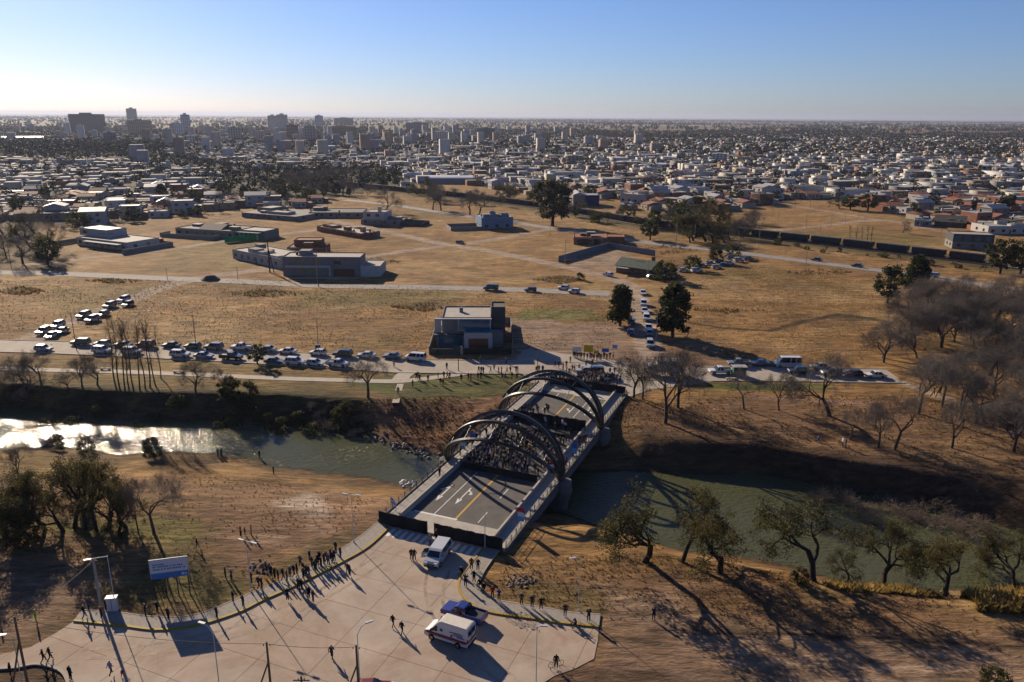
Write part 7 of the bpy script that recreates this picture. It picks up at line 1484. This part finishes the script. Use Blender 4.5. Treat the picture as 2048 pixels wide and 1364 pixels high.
for i, (x, by_, ty_) in enumerate([(1516, 505, 452), (1612, 527, 490), (1792, 538, 522), (1556, 445, 421), (1545, 432, 405), (1640, 462, 440), (1690, 448, 424), (1730, 440, 415), (1760, 438, 412), (1800, 432, 405), (1838, 458, 425), (1620, 415, 392), (1352, 487, 445), (1388, 490, 448), (1475, 500, 462), (1880, 482, 458), (1895, 484, 458), (1612, 455, 430), (1662, 450, 428), (1590, 420, 398), (1480, 408, 386), (1345, 424, 402), (1100, 470, 440), (1180, 480, 455), (1715, 436, 408)]):
    pole(x, by_, ty_, f'tall thin pole standing in the right-hand grassland near the railway, {ORD[i % 16]} of the poles there' if False else 'slender concrete pole along the railway and the right-hand dirt roads', M_POLEC, r=.11, group='slender poles by the railway')
for a in ((153, 700, 625, 'dark lamp pole on the avenue by the leftmost parked cars'), (393, 700, 630, 'dark pole with a hanging box on the far side of the avenue'), (638, 712, 640, 'dark lamp pole behind the parked white hatchback'), (636, 572, 510, 'white concrete pole in front of the long house'), (637, 574, 505, 'second pole in front of the long house'), (917, 742, 692, 'black lamp pole in front of the modern house'), (1075, 742, 705, 'dark lamp pole on the avenue left of the far crowd'), (1294, 565, 520, 'thin pole in front of the green-roofed hut'), (1130, 530, 480, 'thin pole by the plot wall'), (1312, 680, 590, 'thin pole between the queue and the bigger conifer'), (23, 537, 490, 'pole at the left thicket'), (45, 535, 492, 'second pole at the left thicket'), (335, 560, 535, 'thin pole by the dirt junction'), (476, 560, 532, 'thin pole by the earth mound')):
    pole(a[0], a[1], a[2], a[3], M_POLEC if 'white' in a[3] or 'thin' in a[3] else M_POST, r=.1, group='poles along the avenue and field roads')
e_, p_, h_ = pole(540, 545, 478, 'leaning wooden mast pair beside the long house', M_BARKD, brace=1.6, r=.28, name='wooden_mast')
# ------------------------------------------------------------------ billboard, cabinet, flags, banners, benches, rubble
def billboard():
    p = (-40.0, 79.65); L = 4.1; rz = R(14.5)
    e = empty('billboard', (p[0], p[1], 0), rz); tag(e, 'white and blue billboard with blue lettering above the green verge', 'billboard'); wm = mat('billboard_white', (.62, .64, .72), .6, .05, 1); bm_ = mat('billboard_blue', (.02, .17, .50), .6, .08, 1); tm_2 = mat('billboard_lettering', (.03, .22, .45), .6, .1, 2); z0, z1 = 2.65, 5.1
    MB().bx(-L / 2, L / 2, 0, .08, z0 + .75, z1).build('panel', wm, e); MB().bx(-L / 2, L / 2, 0, .08, z0, z0 + .745).build('blue_panel', bm_, e)
    MB().bx(-L / 2 - .06, L / 2 + .06, .085, .16, z0 - .05, z1 + .06).build('frame', M_POLEW, e)
    for x in (-1.9, -.65, .65, 1.9): MB().bx(x - .06, x + .06, .17, .29, 0, z1).build('post', M_POST, e); MB().tube([(x, 2.0, 0), (x, .3, 3.9)], .05, 5).build('stay', M_POST, e)
    g = random.Random(3)
    for z, x0, x1 in ((4.42, -1.75, -.5), (4.12, -1.75, 1.5), (3.78, -1.75, 1.8)):
        x = x0
        while x < x1:
            w = g.uniform(.10, .19); MB().bx(x, min(x + w, x1), -.012, -.002, z, z + .2).build('lettering', tm_2, e); x += w + (.045 if g.random() < .85 else .16)
    MB().tube([(1.45, -.01, 3.02), (1.45, -.002, 3.02)], .18, 10).build('emblem', wm, e)
    for k in range(3): MB().bx(1.68, 1.98 - .08 * k, -.012, -.002, 2.88 + k * .12, 2.95 + k * .12).build('emblem_bar', wm, e)
billboard()
cb = empty('junction_cabinet', (*at(227, 1222)[:2], .05), R(8)); tag(cb, 'white electrical junction cabinet at the left sidewalk', 'cabinet'); MB().bx(-.55, .55, -.3, .3, .12, 1.75).build('box', mat('cabinet_white', (.62, .63, .66), .5, .06, 2), cb); MB().bx(-.62, .62, -.36, .36, 1.76, 1.84).build('lid', M_POLEW, cb); MB().bx(-.6, .6, -.34, .34, 0, .115).build('plinth', M_CONC, cb); MB().bx(-.02, .02, -.32, -.303, .2, 1.7).build('door_seam', M_TRIM, cb)
F = {k: mat('flag_' + k, c, .8, .1, 3) for k, c in dict(sky=(.14, .40, .75), white=(.75, .75, .75), red=(.62, .02, .035), blue=(.03, .13, .50), yellow=(.75, .50, .02)).items()}
def flag(p, h, cols, w, fh, label, vertical=False, rz=0.0, droop=.25):
    e = empty('flag', p, rz); tag(e, label, 'flag', 'flags on the bridge'); MB().tube([(0, 0, 0), (0, 0, h)], .03, 6).build('staff', M_POST, e); n = 8; k = len(cols)
    for c_i, c in enumerate(cols):
        vs = []; fs = []
        for i in range(n + 1):
            u_ = i / n; y = .12 * math.sin(u_ * 5 + 1) * u_
            for zz in (c_i / k, (c_i + 1) / k): vs.append((.03 + w * u_ * (1 - droop * u_ * .4), y, h - .03 - fh * zz - droop * w * u_ * u_))
        fs = [(2 * i, 2 * i + 1, 2 * i + 3, 2 * i + 2) for i in range(n)]; MB().add(vs, fs).build('stripe', F[c], e)
def bflag(s, t, *a, **k): flag((*bst(s, t), DZ + .14), *a, **k)
bflag(-22.6, -9.3, 2.3, ['sky', 'white', 'sky'], 1.3, .9, 'sky blue and white flag on the left railing near the barrier', rz=R(-30), droop=.6); bflag(-19.5, 8.9, 3.0, ['red', 'white', 'sky'], 1.0, 2.0, 'hanging red, white and sky blue flag on the right railing near the barrier', droop=.2)
bflag(-3.4, 8.7, 2.9, ['red', 'white', 'sky'], 1.8, 1.5, 'slanting red, white and blue flag on the right walkway under the near arches', rz=R(150), droop=.7); bflag(-1.0, -8.8, 2.7, ['sky', 'white', 'sky'], .9, 1.7, 'sky blue and white flag on the left walkway under the near arches', droop=.3); bflag(2.2, -8.5, 2.8, ['blue', 'blue'], 1.0, 1.3, 'plain blue flag in the crowd on the left walkway', droop=.3); bflag(4.6, 8.9, 2.9, ['blue', 'sky'], .9, 1.9, 'blue flag in the crowd on the right walkway', droop=.2)
def banner(px, py, w, h, c, label, z0=1.6):
    p = at(px, py); e = empty('banner', (p[0], p[1], 0), rnd.uniform(-.15, .15)); tag(e, label, 'banner', 'banners held up beyond the avenue')
    for x in (-w / 2, w / 2): MB().tube([(x, .05, .9), (x, .05, z0 + h)], .025, 5).build('stick', M_POLEWOOD, e)
    n = 6; vs = []; fs = []
    for i in range(n + 1): x = -w / 2 + w * i / n; y = .05 * math.sin(i * 1.3); vs += [(x, y, z0), (x, y, z0 + h), (x, y + .02, z0), (x, y + .02, z0 + h)]
    for i in range(n): o = 4 * i; fs += [(o, o + 4, o + 5, o + 1), (o + 2, o + 3, o + 7, o + 6), (o + 1, o + 5, o + 7, o + 3)]
    MB().add(vs, fs).build('cloth', F[c], e)
banner(1154, 716, 2.0, 1.2, 'white', 'white cloth banner held up by the crowd'); banner(1176, 717, 2.1, 1.7, 'yellow', 'large yellow banner held up by the crowd'); banner(1192, 718, 1.2, .8, 'yellow', 'small yellow banner right of the large one', 1.3); banner(1210, 717, 1.6, .9, 'blue', 'blue banner at the right of the banner row'); banner(1229, 708, 1.1, .9, 'sky', 'small blue placard farther right of the banners', 1.4)
def bench(px, py, rz, label):
    e = empty('bench', at(px, py), rz); tag(e, label, 'bench', 'concrete benches by the path'); MB().bx(-1.1, 1.1, -.3, .3, .38, .5).build('seat', W_CREAM, e)
    for x in (-.85, .85): MB().bx(x - .12, x + .12, -.25, .25, 0, .375).build('leg', W_BRICK, e)
bench(211, 740, 0, 'left concrete bench by the riverside path'); bench(357, 746, 0, 'right concrete bench by the riverside path'); bench(1462, 760, 0, 'pale bench on the avenue edge right of the bridge')
ks = empty('kiosk', (*at(1477, 752)[:2], .05), 0); tag(ks, 'small green market stall with pale counter on the avenue right of the bridge', 'kiosk'); MB().bx(-1.4, 1.4, -.8, .8, 0, 2.2).build('body', mat('kiosk_green', (.03, .14, .10), .6, .1, 2), ks); MB().bx(-1.6, 1.6, -1.1, 1.0, 2.21, 2.32).build('roof', M_ROOFM, ks); MB().bx(-1.2, 1.2, -.98, -.82, .9, 1.0).build('counter', W_WHITE, ks)
# rubble, rocks
M_ROCK = mat('pale_rock', (.22, .20, .185), .7, .3, 2); M_BRK = mat('rubble_mix', (.30, .23, .19), .9, .35, 4)
def rocks(name, label, spots, szr, m, seed, cat='rocks'):
    g = np.random.default_rng(seed); e = empty(name, (*spots[0][:2], 0)); tag(e, label, cat); me = []
    ico = [(0, 0, 1), (.89, 0, .45), (.28, .85, .45), (-.72, .53, .45), (-.72, -.53, .45), (.28, -.85, .45), (.72, .53, -.45), (-.28, .85, -.45), (-.89, 0, -.45), (-.28, -.85, -.45), (.72, -.53, -.45), (0, 0, -1)]
    fc = [(0, 1, 2), (0, 2, 3), (0, 3, 4), (0, 4, 5), (0, 5, 1), (1, 6, 2), (2, 7, 3), (3, 8, 4), (4, 9, 5), (5, 10, 1), (2, 6, 7), (3, 7, 8), (4, 8, 9), (5, 9, 10), (1, 10, 6), (11, 7, 6), (11, 8, 7), (11, 9, 8), (11, 10, 9), (11, 6, 10)]
    for k in range(5): me.append(MB().add([tuple(np.array(v) * g.uniform(.7, 1.15, 3) * np.array((1, .8, .6))) for v in ico], fc).mesh('stone', m))
    for i, (x, y, z) in enumerate(spots): s_ = g.uniform(*szr); obj('stone', me[i % 5], e, loc=(x - spots[0][0], y - spots[0][1], z + s_ * .2), rot=(g.uniform(0, 3), g.uniform(0, 3), g.uniform(0, 6)), scale=s_)
g = np.random.default_rng(4)
rocks('rubble_heap', 'heap of pale broken rubble beside the right sidewalk', [tuple(at(1040 + g.normal() * 14, 1163 + g.normal() * 5)) for _ in range(70)], (.12, .32), M_BRK, 5)
rp = []
for _ in range(80):
    t = g.random(); q = at(735 + t * 130 + g.normal() * 10, 872 + t * 42 + g.normal() * 7); rp.append((q[0], q[1], max(q[2], WZ - .1)))
rocks('bank_rocks', 'scatter of pale rocks along the water below the far bank left of the bridge', rp, (.2, .6), M_ROCK, 6)
rocks('weir_rocks', 'white water-washed rocks in the shallows left of the bridge', [(*flat(800 + g.random() * 60, 962 + g.random() * 14, WZ), WZ - .05) for _ in range(45)], (.2, .55), mat('foam_white_rock', (.60, .58, .55), .6, .15, 3), 7)
rocks('bank_rubble', 'small broken stones by the left sidewalk lamp', [tuple(at(498 + g.random() * 46, 1136 + g.normal() * 7)) for _ in range(40)], (.1, .3), M_ROCK, 8)
md = at(421, 560); mb = MB(); n = 14
ring = [(3.6 * math.cos(6.283 * k / n) * (1 + .15 * math.sin(3 * k)), 3.0 * math.sin(6.283 * k / n), -.1) for k in range(n)]; ring2 = [(x * .45, y * .45, 1.5 + .2 * math.sin(k)) for k, (x, y, z) in enumerate(ring)]
mb.add(ring + ring2 + [(0, 0, 1.9)], [(k, (k + 1) % n, n + (k + 1) % n, n + k) for k in range(n)] + [(n + k, n + (k + 1) % n, 2 * n) for k in range(n)], 0, True); o = mb.build('earth_mound', mat('mound_earth', (.10, .07, .05), .95, .3, 2)); o.location = tuple(md); tag(o, 'dark heap of earth at the dirt road junction', 'mound')
for px, py, w, lb in ((636, 700, 1.1, 'small grey bin cabinet on the far verge of the avenue'), (391, 698, 1.0, 'small dark box at the foot of the avenue pole')): 
    e = empty('roadside_box', at(px, py), 0); tag(e, lb, 'box'); MB().bx(-w / 2, w / 2, -.3, .3, .1, 1.3).build('box', W_DGREY, e); MB().bx(-w / 2 - .05, w / 2 + .05, -.35, .35, 1.31, 1.38).build('lid', W_GREY, e); MB().bx(-.3, .3, -.2, .2, 0, .095).build('foot', M_POST, e)
# ------------------------------------------------------------------ haze: the air over the plain
hm = bpy.data.materials.new('haze_air'); hm.use_nodes = True; hn = hm.node_tree.nodes; hl = hm.node_tree.links
hn.remove(hn['Principled BSDF']); pv2 = hn.new('ShaderNodeVolumePrincipled'); pv2.inputs['Color'].default_value = (.40, .46, .62, 1); pv2.inputs['Density'].default_value = HAZE if 'HAZE' in globals() else 5.0e-5; pv2.inputs['Anisotropy'].default_value = .3
hl.new(pv2.outputs[0], hn['Material Output'].inputs['Volume'])
hb = MB().bx(-24500, 24500, -420, 33000, -9.5, 112).build('haze', hm); tag(hb, 'thin bluish haze over the plain', 'haze', kind='stuff')
hb.display_type = 'WIRE'
